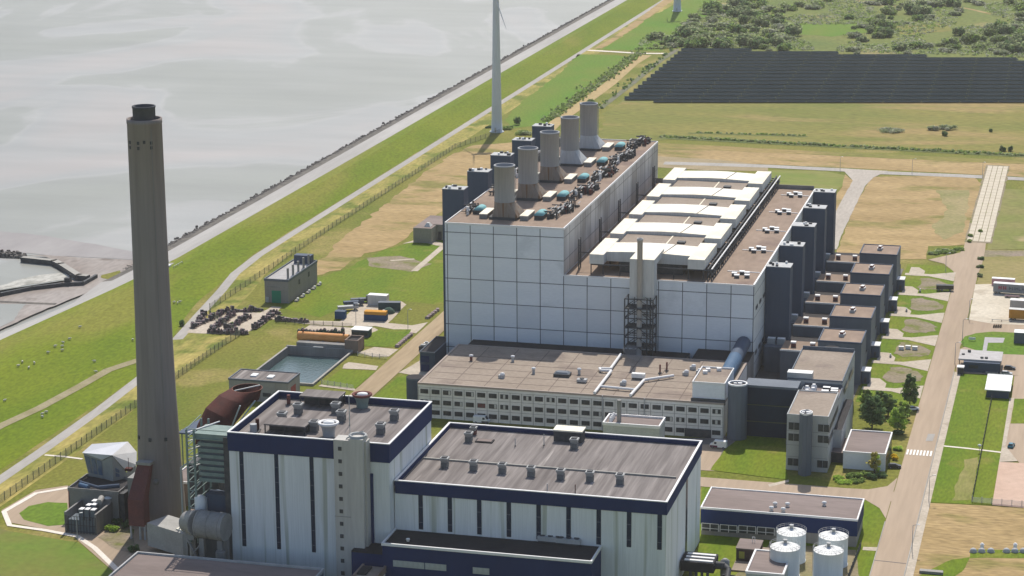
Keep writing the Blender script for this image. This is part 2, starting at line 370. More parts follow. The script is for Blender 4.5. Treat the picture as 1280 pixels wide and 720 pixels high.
# worn sheep track over the dike grass
tr = [ztrace(px, py, dike_z) for px, py in ((-60, 566), (-20, 545), (0, 533), (50, 510), (100, 483), (135, 463), (165, 453), (185, 447))]
mb = MB()
for a, b in zip(tr, tr[1:]):
    for i in range(6):
        p, q = a.lerp(b, i/6), a.lerp(b, (i+1)/6); d = (q-p).normalized(); n_ = Vector((-d.y, d.x, 0))*1.7
        mb.add([Vector((x.x, x.y, dike_z(x.x, x.y)+.12)) for x in (p-n_, q-n_, q+n_, p+n_)], [(0, 1, 2, 3)])
o = mb.build('dike_track', M('worn_track', (.24, .21, .11), (.30, .26, .16), .15, fine=.15)); o['kind'] = 'structure'

# tidal inlet on the far left
sheet('mudflat', [(0, 316), (30, 319), (60, 319), (100, 322), (165, 325), (215, 322), (214, 335), (150, 360), (120, 362), (60, 385), (0, 412), (-60, 430), (-60, 372), (0, 366), (77, 353), (105, 347), (57, 321)], MUD, 1, .6, 4, z=.15)
sheet('mudflat', [(-40, 286), (0, 289), (60, 295), (165, 314), (207, 311), (190, 326), (60, 319), (30, 316), (-40, 310)], M('wet_mud', (.29, .265, .25), (.24, .215, .205), .04, (1, .3, 1), fine=.06, rough=.4), 0, .8, 6, z=-.42)
sheet('inlet_pool', [(-40, 383), (0, 380), (33, 380), (25, 388), (18, 400), (0, 409), (-40, 420)], SEA, 2, .5, 3, z=.18)
sheet('inlet_water', [(-60, 318), (0, 323), (30, 324), (56, 327), (80, 342), (100, 349), (77, 351), (0, 363), (-60, 374)], SEA, 1, z=.18)
sheet('surf', [(20, 351), (40, 346), (60, 343), (82, 341), (98, 348), (78, 350), (40, 355), (8, 361), (-20, 365), (0, 357)], FOAM, 3, 1.2, 2, z=.18)
strip('inlet_shelf', [tuple(at(x, y, .2)[:2]) for x, y in ((-30, 377), (0, 377), (40, 379), (70, 380))], 2.5, BASALT, 3, z=.18)
sheet('marsh_grass', [(127, 344), (150, 338), (152, 343), (135, 349), (126, 347)], G_BASE, 2, .4, 2, z=.16)
def wall_line(name, label, pts, h, wid, mat, base=-.5):
    P = [at(x, y, base+h) for x, y in pts]; mb = MB(P[0])
    for a, b in zip(P, P[1:]):
        d = (b-a); d.z = 0; d.normalize(); n_ = Vector((-d.y, d.x, 0))*wid/2; e = d*wid*.3
        q = [a-n_-e, b-n_+e, b+n_+e, a+n_-e]
        mb.prism([(x.x, x.y) for x in q], base, base+h, 0, 1)
    o = mb.build(name, mat); return tag(o, label, 'sea wall')
wall_line('inlet_wall', 'dark sheet pile wall with a grey cap beside the tidal inlet', [(30, 321), (68, 325), (76, 329), (98, 343), (108, 344)], 3.0, 3.0, [STEEL_D, CONC])
wall_line('inlet_wall', 'low dark wall curving in from the photo edge along the inlet mud', [(-30, 371), (0, 366), (40, 358), (78, 353.5), (104, 352), (120, 343)], 2.2, 1.2, [STEEL_D, STEEL_D])
p = at(85, 351, 2); t = thing('sluice_post', 'small dark sluice block standing at the head of the inlet', 'sluice', (p.x, p.y, .2))
MB(t.location).obox((p.x, p.y, .2), 2.6, 2, 3.2).build('gate_block', STEEL_D, t); MB(t.location).obox((p.x+1.2, p.y, 3.4), .6, .6, 1.6).build('spindle', STEEL_D, t)
rnd = random.Random(5); mb = MB(at(-20, 318, 0))
for k in range(260):
    x = rnd.uniform(-40, 31); q = at(x, 318+x*.09+rnd.uniform(-2.5, 3.5), 0); mb.obox((q.x, q.y, -.6), rnd.uniform(1, 2.2), rnd.uniform(1, 2.2), rnd.uniform(.8, 2.4), rnd.uniform(0, 3), taper=.6)
tag(mb.build('rubble_breakwater', ROCK), 'rubble mound breakwater leading off the dark sheet pile wall', 'breakwater')
# outfall house on the dike right of the chimney
p = at(213, 336, 4); t = thing('outfall_house', 'small grey outfall house with railing on the seaward dike slope', 'outfall', (p.x, p.y, 3))
MB(t.location).box(p.x-3.5, p.x+3.5, p.y-4, p.y+6, .5, 5.2, 0, 1).build('wall', [CONC_D, CONC], t)
mb = MB(t.location)
for x in (-3.2, 3.2): mb.box(p.x+x-.1, p.x+x+.1, p.y-3.8, p.y+5.8, 6.1, 6.25)
for x in (-3.2, 3.2):
    for y in (-3.7, 1, 5.7): mb.box(p.x+x-.1, p.x+x+.1, p.y+y-.1, p.y+y+.1, 5.2, 6.1)
mb.build('railing', STEEL, t); MB(t.location).obox((p.x-.5, p.y-1, 5.2), 2, 2.4, .8).build('hatch', WHITE, t)

# ---- fields, left of the main hall
sheet('dry_field', [(391, 345), (398, 325), (430, 297), (478, 258), (520, 225), (560, 196), (590, 182), (640, 178), (670, 181), (640, 215), (560, 262), (520, 285), (505, 300), (480, 312), (455, 317), (425, 338)], G_DRY, 2, 1.5, 5)
sheet('lawn', [(395, 347), (430, 338), (480, 312), (520, 300), (556, 300), (556, 380), (480, 375), (440, 380), (400, 397), (350, 384)], G_LAWN, 1, 1.2, 5)
sheet('lawn', [(172, 545), (215, 482), (302, 424), (350, 398), (375, 405), (326, 462), (286, 470), (240, 520), (225, 552), (172, 560)], G_BASE, 1, .8, 5)
sheet('dry_patch', [(215, 425), (300, 418), (250, 450), (214, 474)], G_VERGE, 2, .8, 3)
sheet('dry_patch', [(458, 322), (500, 320), (540, 330), (515, 340), (465, 334)], G_GRAVEL, 2, .8, 3)
sheet('path', [(503, 305), (519, 300), (545, 307), (556, 308), (556, 305), (540, 300)], PAVE, 3)
strip('path', [tuple(at(x, y)[:2]) for x, y in ((554, 308), (540, 320), (518, 339))], 3, PAVE, 3)
strip('path', [tuple(at(x, y)[:2]) for x, y in ((488, 326), (518, 324))], 2, PAVE, 3)
sheet('storage_yard', [(233, 416), (246, 406), (262, 396), (300, 390), (325, 391), (340, 383), (352, 384), (344, 393), (340, 396), (330, 402), (315, 413), (298, 419)], PAVE, 2, .6, 4)
sheet('yard_road', [(340, 393), (380, 401), (425, 402), (445, 383), (465, 377), (502, 377), (508, 381), (485, 404), (515, 407), (535, 403), (520, 417), (470, 408), (430, 408), (380, 405), (338, 399)], PAVE, 3, .3, 5)
sheet('paved_pad', [(379, 412), (388, 406), (440, 410), (468, 410), (473, 413), (462, 420), (440, 425), (430, 422), (400, 418)], PAVE, 4, .3, 4)
sheet('lawn', [(448, 424), (475, 412), (514, 412), (511, 423), (492, 434), (452, 433)], G_LAWN, 4, .3, 4)
sheet('path', [(447, 441), (468, 434), (498, 437), (486, 446), (466, 446)], PAVE, 4, .2, 4)
sheet('path', [(430, 456), (436, 453), (473, 458), (470, 463), (428, 461)], PAVE, 4, .2, 4)
sheet('lawn', [(403, 480), (426, 462), (470, 464), (442, 487), (404, 484)], G_LAWN, 4, .3, 4)
sheet('path', [(398, 483), (445, 489), (443, 486), (402, 481)], PAVE, 5)
strip('dirt_road', [(-247, 690), (-247, 760), (-247.3, 860), (-247.3, 905)], 8.6, ROAD_D, 5)
sheet('concrete_apron', [(498, 466), (540, 443), (556, 446), (556, 470), (520, 470)], PAVE, 4, .3, 4)
sheet('lawn', [(470, 496), (500, 468), (522, 470), (522, 522), (545, 530), (470, 520)], G_LAWN, 3, .3, 4)
# ---- front left
sheet('brick_path', [(85, 607), (45, 613), (2, 638), (10, 653), (90, 668), (100, 678), (150, 722), (230, 720), (230, 650), (150, 640), (86, 640)], ROAD_B, 3)
sheet('lawn', [(84, 629), (60, 628), (36, 633), (24, 642), (30, 650), (60, 658), (84, 656), (84, 640)], G_LUSH, 4, .15, 2)
strip('kerb_path', [tuple(at(x, y)[:2]) for x, y in ((86, 610), (45, 617), (5, 640), (12, 657), (55, 663), (97, 671), (118, 685), (150, 716), (165, 735))], 1.7, KERB, 5)
sheet('lawn', [(0, 660), (10, 664), (97, 678), (150, 722), (0, 722), (-60, 722), (-60, 640)], M('front_lawn', (.12, .185, .025), (.155, .165, .035), .05, c3=(.16, .13, .05), s3=.04, t3=.6, fine=.12), 2, .3, 4)
sheet('planting_bed', [(122, 672), (150, 660), (168, 662), (168, 690), (155, 690), (140, 685)], G_GRAVEL, 4, .4, 2)
strip('path', [tuple(at(x, y)[:2]) for x, y in ((56, 569), (80, 571), (103, 574))], 1.2, KERB, 3)
# ---- between the halls and the office, lawn with van
sheet('asphalt_yard', [(545, 545), (700, 545), (880, 548), (905, 545), (990, 550), (985, 570), (880, 570), (700, 560), (545, 560)], M('dark_yard', (.17, .15, .14), (.21, .19, .175), .1), 2)
sheet('lawn', [(905, 563), (930, 543), (982, 545), (984, 600), (888, 588)], G_LAWN, 4, .15, 4)
sheet('brick_bay', [(877, 556), (906, 556), (893, 589), (875, 588)], ROAD_B, 3)
strip('side_road', [(-125, 671.5), (-85, 671.5), (-50, 671.5)], 9, ROAD_B, 4)
sheet('junction', [(-53.2, 690), (-53.2, 651), (-56, 660), (-61, 666.6), (-70, 667.2), (-70, 675.8), (-61, 676.5), (-55.5, 681)], ROAD_B, 4, world=True)
sheet('path', [(960, 606), (986, 600), (986, 603), (962, 609)], PAVE, 5)
sheet('lawn', [(878, 604), (1000, 612), (1075, 618), (1108, 619), (1112, 625), (1108, 645), (1085, 722), (870, 722)], G_LAWN, 2, .2, 5)
sheet('gravel_yard', [(-91, 588), (-84, 622), (-59, 622), (-55.5, 600), (-55.5, 560), (-91, 560)], M('dry_gravel', (.25, .20, .13), (.18, .165, .08), .12, fine=.2), 4, .4, 3, world=True)
sheet('path', [(1079, 684), (1097, 684.5), (1095, 689), (1078, 688)], PAVE, 4)
# ---- main road on the right
strip('main_road', [(-48.4, 540), (-48.4, 1036)], 9.2, ROAD_B, 5)
strip('pavement', [(-42.4, 540), (-42.4, 816)], 2.3, PAVE, 6)
o = MB().box(-43.9, -43.6, 540, 816, 0, .3).build('kerb', CONC); o['kind'] = 'structure'
o = MB().box(-53.25, -53.0, 540, 648, 0, .3).build('kerb', CONC); o['kind'] = 'structure'
mb = MB()
for k in range(8): mb.add([(-52.6+k*1.08, 714, .24), (-52.0+k*1.08, 714, .24), (-52.0+k*1.08, 719.5, .24), (-52.6+k*1.08, 719.5, .24)], [(0, 1, 2, 3)])
o = mb.build('zebra_crossing', WHITE_LINE); o['kind'] = 'structure'
sheet('road_patch', [(1160, 543), (1169, 543), (1166, 552), (1157, 552)], ROAD_G, 7)
o = MB().add([(-53, 614.8, .2), (-44, 614.2, .2), (-44, 614.5, .2), (-53, 615.1, .2)], [(0, 1, 2, 3)]).build('road_joint', SEAM); o['kind'] = 'structure'
sheet('road_junction', [(1160, 325), (1200, 316), (1214, 302), (1233, 303), (1229, 325), (1222, 345), (1195, 350), (1192, 340), (1180, 330)], ROAD_B, 5, .1, 3)
mb = MB()
for k in range(4):
    x = -51.3+k*2.75
    for j in range(26):
        v = 1037+j*7.2; mb.add([(x-1.2, v, .2), (x+1.2, v, .2), (x+1.2, v+6.9, .2), (x-1.2, v+6.9, .2)], [(0, 1, 2, 3)])
sheet('slab_track_bed', [(-53.5, 1034), (-41, 1034), (-41, 1226), (-53.5, 1226)], G_GRAVEL, 5, .4, 6, world=True)
o = mb.build('slab_track', M('slab_concrete', (.50, .44, .34), (.56, .50, .40), .2, fine=.12)); o['kind'] = 'structure'
# right-hand lawns and yards
sheet('lawn', [(1196, 466), (1238, 468), (1240, 497), (1262, 499), (1252, 562), (1240, 632), (1157, 628), (1172, 560)], G_LAWN, 3, .2, 5)
sheet('worn_lawn', [(1205, 575), (1222, 572), (1215, 625), (1190, 626)], M('worn_grass', (.17, .18, .04), (.27, .235, .09), .15, (1, .25, 1), fine=.2), 4, .6, 2)
strip('path', [tuple(at(x, y)[:2]) for x, y in ((1170, 557), (1210, 561), (1252, 566))], 1.2, KERB, 5)
sheet('path', [(1262, 498), (1268, 498), (1257, 558), (1272, 577), (1249, 578), (1252, 560)], PAVE, 6)
sheet('brick_parking', [(1268, 470), (1330, 470), (1330, 590), (1275, 580), (1257, 560)], ROAD_B, 5)
sheet('lawn', [(1268, 499), (1330, 500), (1330, 530), (1263, 530)], G_LAWN, 6, .1, 4)
sheet('brick_pad', [(1249, 578), (1330, 582), (1330, 640), (1240, 632)], PAVE_P, 6)
sheet('dry_field', [(1157, 629), (1240, 633), (1340, 640), (1340, 740), (1128, 740)], G_DRY, 3, .3, 4)
sheet('lawn', [(1213, 688), (1290, 688), (1290, 698), (1212, 698)], G_LAWN, 4, .4, 2)
sheet('lawn', [(1190, 700), (1212, 697), (1205, 712), (1190, 725), (1140, 725), (1155, 716)], G_LAWN, 4, .4, 2)
sheet('gatehouse_yard', [(1192, 440), (1206, 434), (1230, 441), (1330, 444), (1330, 472), (1196, 467)], ROAD_B, 5)
sheet('lawn', [(1201, 428), (1206, 421), (1220, 417), (1240, 415), (1330, 419), (1330, 446), (1250, 443), (1222, 439), (1204, 433)], G_LUSH, 6, .1, 3)
sheet('lawn_path', [(1228, 440), (1231, 422), (1256, 423), (1254, 429), (1235, 429), (1233, 440)], M('grey_flagstones', (.36, .34, .35), (.41, .39, .39), .3), 7)
sheet('yard_road', [(1208, 400), (1330, 406), (1330, 420), (1240, 416), (1215, 419), (1200, 432), (1196, 425)], ROAD_B, 5)
sheet('concrete_yard', [(1219, 356), (1330, 353), (1330, 409), (1240, 405), (1211, 400)], M('yard_concrete', (.50, .44, .345), (.57, .51, .41), .06, c3=(.43, .37, .285), s3=.11, t3=.56, fine=.14, fs=.7), 6, .1, 5)
sheet('dry_lawn', [(1229, 312), (1330, 314), (1330, 357), (1221, 357)], M('dry_lawn', (.21, .19, .06), (.27, .22, .09), .05, fine=.2), 3, .4, 5)
sheet('dry_lawn', [(1252, 236), (1330, 240), (1330, 312), (1234, 312)], M('greenish_dry_lawn', (.21, .19, .065), (.16, .18, .04), .03, fine=.2, c3=(.30, .24, .12), s3=.03), 3, .4, 5)
sheet('gravel_patch', [(1230, 313), (1330, 314), (1330, 320), (1230, 321)], G_GRAVEL, 4, .6, 3)
# far right dry field and the road along the ditch
sheet('dry_field', [(1090, 221), (1213, 219), (1232, 233), (1222, 262), (1209, 306), (1160, 309), (1158, 324), (1120, 324), (1046, 316), (1066, 262)], G_DRY, 3, .5, 5)
sheet('lawn', [(1160, 308), (1207, 307), (1203, 318), (1175, 324), (1158, 324)], G_BASE, 4, .3, 3)
sheet('grass_patch', [(1170, 238), (1212, 238), (1205, 290), (1180, 300), (1165, 285), (1185, 262)], M('olive_patch', (.21, .20, .075), (.30, .245, .12), .06, fine=.2), 4, 1.2, 4)
strip('far_road', [tuple(at(x, y)[:2]) for x, y in ((830, 204), (900, 206), (960, 208), (1060, 213), (1100, 216), (1200, 220), (1300, 225), (1500, 234))], 8.5, ROAD_G, 4)
sheet('branch_road', [(1040, 210), (1110, 214), (1092, 222), (1082, 232), (1070, 256), (1052, 294), (1046, 312), (1040, 312), (1043, 268), (1058, 240), (1066, 226), (1056, 215)], M('worn_asphalt', (.37, .33, .285), (.42, .375, .325), .1, (1, .2, 1)), 5, .2, 4)
sheet('dry_strip', [(825, 180), (1000, 190), (1330, 207), (1330, 224), (1060, 210), (900, 203), (815, 202)], G_DRY, 2, .6, 6)
sheet('green_strip', [(815, 178), (1000, 188), (1330, 203), (1330, 208), (1000, 193), (815, 184)], G_MEADOW, 3, .4, 6)
sheet('brown_strip', [(815, 195), (900, 200), (960, 207), (960, 214), (880, 213), (815, 209)], M('brown_strip', (.33, .26, .16), (.26, .21, .12), .1, fine=.15), 3, .4, 5)
sheet('lawn', [(960, 213), (1030, 214), (1055, 219), (1058, 228), (1040, 242), (1010, 240), (950, 232)], M('far_lawn', (.14, .19, .03), (.20, .20, .055), .05, (.4, 1, 1), fine=.15), 3, .6, 5)
sheet('dry_verge', [(1056, 218), (1066, 226), (1056, 246), (1042, 275), (1040, 250), (1052, 235)], G_DRY, 4, .3, 4)
sheet('meadow', [(745, 192), (757, 140), (778, 127), (1340, 127), (1340, 193), (1000, 180), (860, 172), (800, 178)], G_MEADOW, 2, 1.5, 8)
for a, b, wd in (((822, 172), (1330, 198), 7), ((860, 166.5), (1010, 171), 3), ((752, 240), (770, 243), 1)):
    strip('ditch', [tuple(at(a[0]+(b[0]-a[0])*k/8, a[1]+(b[1]-a[1])*k/8)[:2]) for k in range(9)], wd, DITCH, 4)
# fields between the dike road and the solar field
sheet('lush_field', [(655, 125), (700, 92), (722, 68), (772, 69), (785, 72), (740, 105), (700, 140), (690, 155), (640, 160), (630, 150)], G_LUSH, 2, 1, 8)
strip('sand_track', [tuple(at(x, y)[:2]) for x, y in ((680, 168), (695, 153), (725, 132), (762, 105), (790, 80), (808, 69))], 8, M('sand_track', (.40, .29, .145), (.34, .26, .12), .06, (1, .3, 1), fine=.12), 4)
sheet('rough_grass', [(712, 150), (745, 125), (790, 85), (812, 70), (838, 66), (800, 95), (772, 120), (748, 140), (735, 155)], G_BASE, 3, .8, 6)
strip('drain', [tuple(at(x, y)[:2]) for x, y in ((750, 136), (790, 105), (820, 80), (846, 62))], 4, M('drain_bed', (.16, .15, .12), (.12, .14, .06), .1, fine=.2), 4)
strip('sand_path', [tuple(at(x, y)[:2]) for x, y in ((735, 63), (770, 65), (800, 67), (832, 67))], 5, KERB, 5)
sheet('lush_field', [(752, 62), (790, 38), (812, 22), (855, 0), (900, -10), (890, 14), (870, 30), (840, 45), (820, 60), (832, 64)], G_LUSH, 2, 1, 8)
sheet('sand_verge', [(742, 61), (762, 50), (800, 22), (840, -8), (845, -2), (800, 30), (770, 50), (753, 60)], G_DRY, 3, .6, 8)
sheet('scrubland', [(818, 58), (850, 40), (900, 0), (920, -20), (1500, -20), (1500, 82), (1280, 76), (980, 64), (850, 62)], G_SCRUB, 1, 2, 12)
strip('sand_path', [tuple(at(x, y)[:2]) for x, y in ((1045, -8), (1075, 2), (1130, -1), (1170, 4), (1215, 12), (1240, 18))], 4, G_DRY, 3)
sheet('clearing', [(985, 30), (1075, 30), (1090, 40), (1040, 46), (990, 42)], G_LUSH, 3, 3, 12); sheet('clearing', [(1100, 34), (1180, 30), (1190, 38), (1130, 44)], G_MEADOW, 3, 3, 12)
sheet('solar_ground', [(772, 131), (850, 60), (1500, 86), (1500, 131)], M('solar_ground', (.15, .165, .045), (.18, .18, .06), .05), 2)
# bays fronting the transformer blocks
for k in range(6):
    v0 = 791+35.6*k
    if k:
        sheet('gravel_oval', [(-67.5, v0-10), (-64, v0-8.5), (-59, v0-12), (-54.2, v0-19), (-54.5, v0-25), (-58, v0-28.5), (-64, v0-30), (-67.8, v0-26)] if k < 6 else [], G_GRAVEL, 4, 1.2, 1.5, world=True)
    sheet('bay_path', [(-74.5, v0-5.5), (-64, v0-5.5), (-53.2, v0-12), (-53.2, v0+4.5), (-56, v0+3), (-63, v0-1.5), (-74.5, v0-1.5)], PAVE, 5, .15, 3, world=True)
    sheet('bay_path', [(-73, v0-1.5), (-66.5, v0-1.5), (-66.5, v0+4), (-69.5, v0+10), (-73, v0+10)], PAVE, 5, world=True)
sheet('lawn', [(-75, 770), (-53.2, 770), (-53.2, 975), (-60, 985), (-75, 985)], G_LAWN, 2, world=True)
sheet('asphalt_yard', [(-116, 736), (-76, 736), (-76, 975), (-116, 975)], M('dark_grey_yard', (.13, .12, .115), (.17, .155, .145), .1), 3, world=True)  # darker asphalt tone for the yard between hall and transformer blocks

# ================================================================== BUILDINGS
ZG = 0.0
def hall_box(mb, x0, x1, y0, y1, z1, m=0, top=1, par=.6, pm=0, z0=ZG):
    """walls up to a parapet, roof deck sunk behind it"""
    mb.box(x0, x1, y0, y1, z0, z1, m, top); return mb
# ---------- main hall: tall block and lower block, both with gridded white panels
HX0, HX1, HX2, HY0, HYT, HYL, ZT, ZL = -229.6, -184.4, -114.0, 786.0, 967.6, 963.0, 53.3, 35.9
main = thing('generation_hall', 'huge hall of gridded pale panels with a tall block beside a lower one', 'power hall', (-184, 786, 0))
O = main.location
mb = MB(O); mb.box(HX0, HX1, HY0, HYT, 0, ZT, 0, 0)
rows = [50.1, 41.4, 32.5, 23.7, 14.9, 6.1]
for k in range(6):
    x = HX0+.9+k*8.86
    if x < HX1-1: mb.box(x-.14, x+.14, HY0-.05, HY0+.02, 0, ZT-.3, 1)
for z in rows: mb.box(HX0+.01, HX1-.01, HY0-.045, HY0+.02, z-.13, z+.13, 1)
rp_ = random.Random(14)
def panels(mb, x0, cols, zs, y):
    for i in range(cols):
        for z0, z1 in zip(zs, zs[1:]): 
            xa, xb = x0+i*8.86, min(x0+(i+1)*8.86, HX2 if x0 > HX1-1 else HX1); mb.add([(xa, y, z0), (xb, y, z0), (xb, y, z1), (xa, y, z1)], [(0, 1, 2, 3)], rp_.choice((0, 2, 2, 3, 4)))
PT = [PANEL, SEAM]+[M('hall_panel_tone', tuple(c*k for c in (.75, .77, .80)), tuple(c*k for c in (.79, .805, .83)), .12, (.5, 1, 2.5), fine=.04, rough=.6) for k in (1, .95, .9)]
panels(mb, HX0+.9, 5, [.1]+rows[::-1]+[ZT], HY0-.02)
mb.build('tall_wall', PT, main)
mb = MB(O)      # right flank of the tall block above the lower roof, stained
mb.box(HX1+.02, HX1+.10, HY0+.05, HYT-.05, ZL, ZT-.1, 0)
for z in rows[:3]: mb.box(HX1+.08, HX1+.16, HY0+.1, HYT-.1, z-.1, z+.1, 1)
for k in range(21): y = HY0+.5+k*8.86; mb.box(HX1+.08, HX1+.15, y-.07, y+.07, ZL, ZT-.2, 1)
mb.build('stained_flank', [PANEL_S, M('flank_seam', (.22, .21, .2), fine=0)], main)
mb = MB(O); mb.box(HX1, HX2, HY0, HYL, 0, ZL, 0, 0)
for k in range(8):
    x = HX1+8.86*k
    mb.box(x-.14, x+.14, HY0-.05, HY0+.02, 0, ZL-.2, 1)
mb.box(HX2-.3, HX2-.02, HY0-.055, HY0+.02, 0, ZL, 1)
for z in rows[2:]: mb.box(HX1+.15, HX2-.3, HY0-.045, HY0+.02, z-.13, z+.13, 1)
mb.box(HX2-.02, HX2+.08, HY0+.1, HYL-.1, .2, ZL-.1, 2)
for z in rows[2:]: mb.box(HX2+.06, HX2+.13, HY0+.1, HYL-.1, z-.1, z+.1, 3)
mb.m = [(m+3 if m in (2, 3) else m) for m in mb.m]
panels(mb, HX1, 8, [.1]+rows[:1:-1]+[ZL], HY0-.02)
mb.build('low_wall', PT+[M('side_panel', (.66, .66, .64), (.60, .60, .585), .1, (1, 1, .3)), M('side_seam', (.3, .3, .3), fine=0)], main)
wm = MB(O).box(HX2+.14, HX2+.22, HY0+4, HY0+8.5, 9.0, 10.4, 0).build('window', GLASS, main)
rep(wm, [(0, 8.86*k, 0) for k in range(1, 8)]+[(0, 8.86*k, 17) for k in range(0, 6)])
mb = MB(O); mb.box(HX0+.3, HX1-.3, HY0+.3, HYT-.3, ZT, ZT+.06, 0); mb.parapet(HX0-.05, HX1+.12, HY0-.06, HYT+.05, ZT, .35, .45, 1, ZT-.3); tall_roof = mb.build('roof', [ROOF_B, TRIM], main)
mb = MB(O); mb.box(HX1+.3, HX2-.3, HY0+.3, HYL-.3, ZL, ZL+.06, 0)
mb.box(HX2-.45, HX2+.15, HY0-.06, HYL, ZL-.2, ZL+.6, 1); mb.box(HX1+.2, HX2-.5, HY0-.06, HY0+.3, ZL-.2, ZL+.35, 1); mb.box(HX1+.2, HX2-.5, HYL-.4, HYL, ZL-.2, ZL+1.8, 2)
for k in range(5): y = HY0+20+k*35.6; mb.box(-127, HX2-1, y, y+.5, ZL+.08, ZL+.3, 1)
low_roof = mb.build('roof', [ROOF_B, TRIM, CONC_D], main)
# roof vents of the lower roof, five sets of small white cowls
first = None
for k in range(5):
    for dx, dy, s in ((-6, 6, 1), (-3.6, 9, .9), (-4.6, 3, .8), (-1.6, 8, .8), (-1, 4, 1)):
        l = (-117.5+dx, 792+35.6*k+dy+(8 if k else 2), ZL+.06)
        if not first:
            first = (MB(O).obox((l[0], l[1], l[2]), 1.7, 1.7, .9, 0, 0, 1, .85).obox((l[0], l[1], l[2]+.9), 1.9, 1.9, .35, 0, 1).build('roof_vent', [STEEL_D, WHITE], low_roof), Vector(l))
        else: rep(first[0], [Vector(l)-first[1]])
# ---------- five exhaust stacks
PALEB = M('pale_grey_steel', (.42, .43, .44), (.48, .49, .50), .3, (1, 1, .1), fine=.07)
def stack(k, label, base_m):
    x, y = -210.4, 800.4+k*36.0
    t = thing('exhaust_stack', label, 'stack', (x, y, ZT), 'exhaust stacks on the tall roof'); o = t.location
    MB(o).box(x-5.0, x+5.0, y-4.4, y+8.5, ZT+.06, ZT+1.0).build('plinth', STEEL_D, t)
    mb = MB(o); r, zb = 3.85, ZT+6.4
    n = 24; ring = [(x+r*math.cos(2*math.pi*i/n), y+r*math.sin(2*math.pi*i/n), zb) for i in range(n)]
    def sq(i):
        c, s_ = math.cos(2*math.pi*i/n), math.sin(2*math.pi*i/n); q = 1/max(abs(c), abs(s_)); return (x+c*q*(3.95 if c < 0 else 6.0), y+s_*q*(3.9 if s_ < 0 else 7.8), ZT+1.0)
    bot = [sq(i) for i in range(n)]
    mb.add(bot+ring, [(i, (i+1) % n, n+(i+1) % n, n+i) for i in range(n)], 0); mb.build('transition', base_m, t)
    mb = MB(o).lathe(x, y, [(r, zb), (r, ZT+19.6), (r+.18, ZT+19.6), (r+.18, ZT+20.1), (r-.35, ZT+20.1), (r-.4, ZT+14)], 28, 0, False)
    mb.add([(x+(r-.4)*math.cos(2*math.pi*i/28), y+(r-.4)*math.sin(2*math.pi*i/28), ZT+14) for i in range(28)], [tuple(range(28))], 1); mb.build('shaft', [STACK, STEEL_D], t)
    # duct lids either side
    for sx, lx in ((1, 8.2), (-1, -7.4)):
        mb = MB(o).box(x+lx-1.5, x+lx+1.5, y-3.5, y+7.5, ZT+.06, ZT+1.6, 0); mb.box(x+lx-1.6, x+lx+1.6, y-3.6, y+7.6, ZT+1.6, ZT+1.9, 1); mb.build('duct_lid', [CONC_D, HOOD], t)
    MB(o).path([(x+4.0, y+1.2, zb), (x+4.05, y+1.2, ZT+19)], .12, 5).build('ladder', STEEL, t)
for k, (lab, bm_) in enumerate((
        ('rust streaked grey stack at the front edge of the tall roof', RUSTBASE), ('second grey stack from the roof front, with rust streaked base', RUSTBASE),
        ('middle grey stack of the five, base streaked with rust', RUSTBASE), ('fourth grey stack from the roof front, on a clean pale base', PALEB), ('grey stack at the far end of the tall roof on a pale base', PALEB))): stack(k, lab, bm_)
# ---------- teal hoods and dark pipework beside each stack
rnd = random.Random(11)
ORD = ['nearest the roof front', 'second from the roof front', 'third from the roof front', 'fourth from the roof front', 'at the far end of the roof']
def pipe_cluster(o, x0, x1, y0, y1, z, n, seed):
    r_ = random.Random(seed); mb = MB(o)
    for _ in range(n):
        x, y = r_.uniform(x0, x1), r_.uniform(y0, y1); h = r_.uniform(.6, 3.2)
        c = r_.random()
        if c < .35: mb.tube((x, y, z), (x, y, z+h), r_.uniform(.12, .4), 7, 0)
        elif c < .6: mb.tube((x-r_.uniform(.5, 2.5), y, z+h), (x+1, y, z+h), r_.uniform(.12, .35), 7, 0)
        elif c < .8: mb.tube((x, y-2, z+h), (x, y+2, z+h), r_.uniform(.12, .35), 7, 1)
        elif c < .93: mb.obox((x, y, z), r_.uniform(.8, 1.8), r_.uniform(.8, 1.8), h*.8, r_.uniform(0, 1), 0)
        else: mb.obox((x, y, z), .9, .7, h, 0, 2)
    return mb
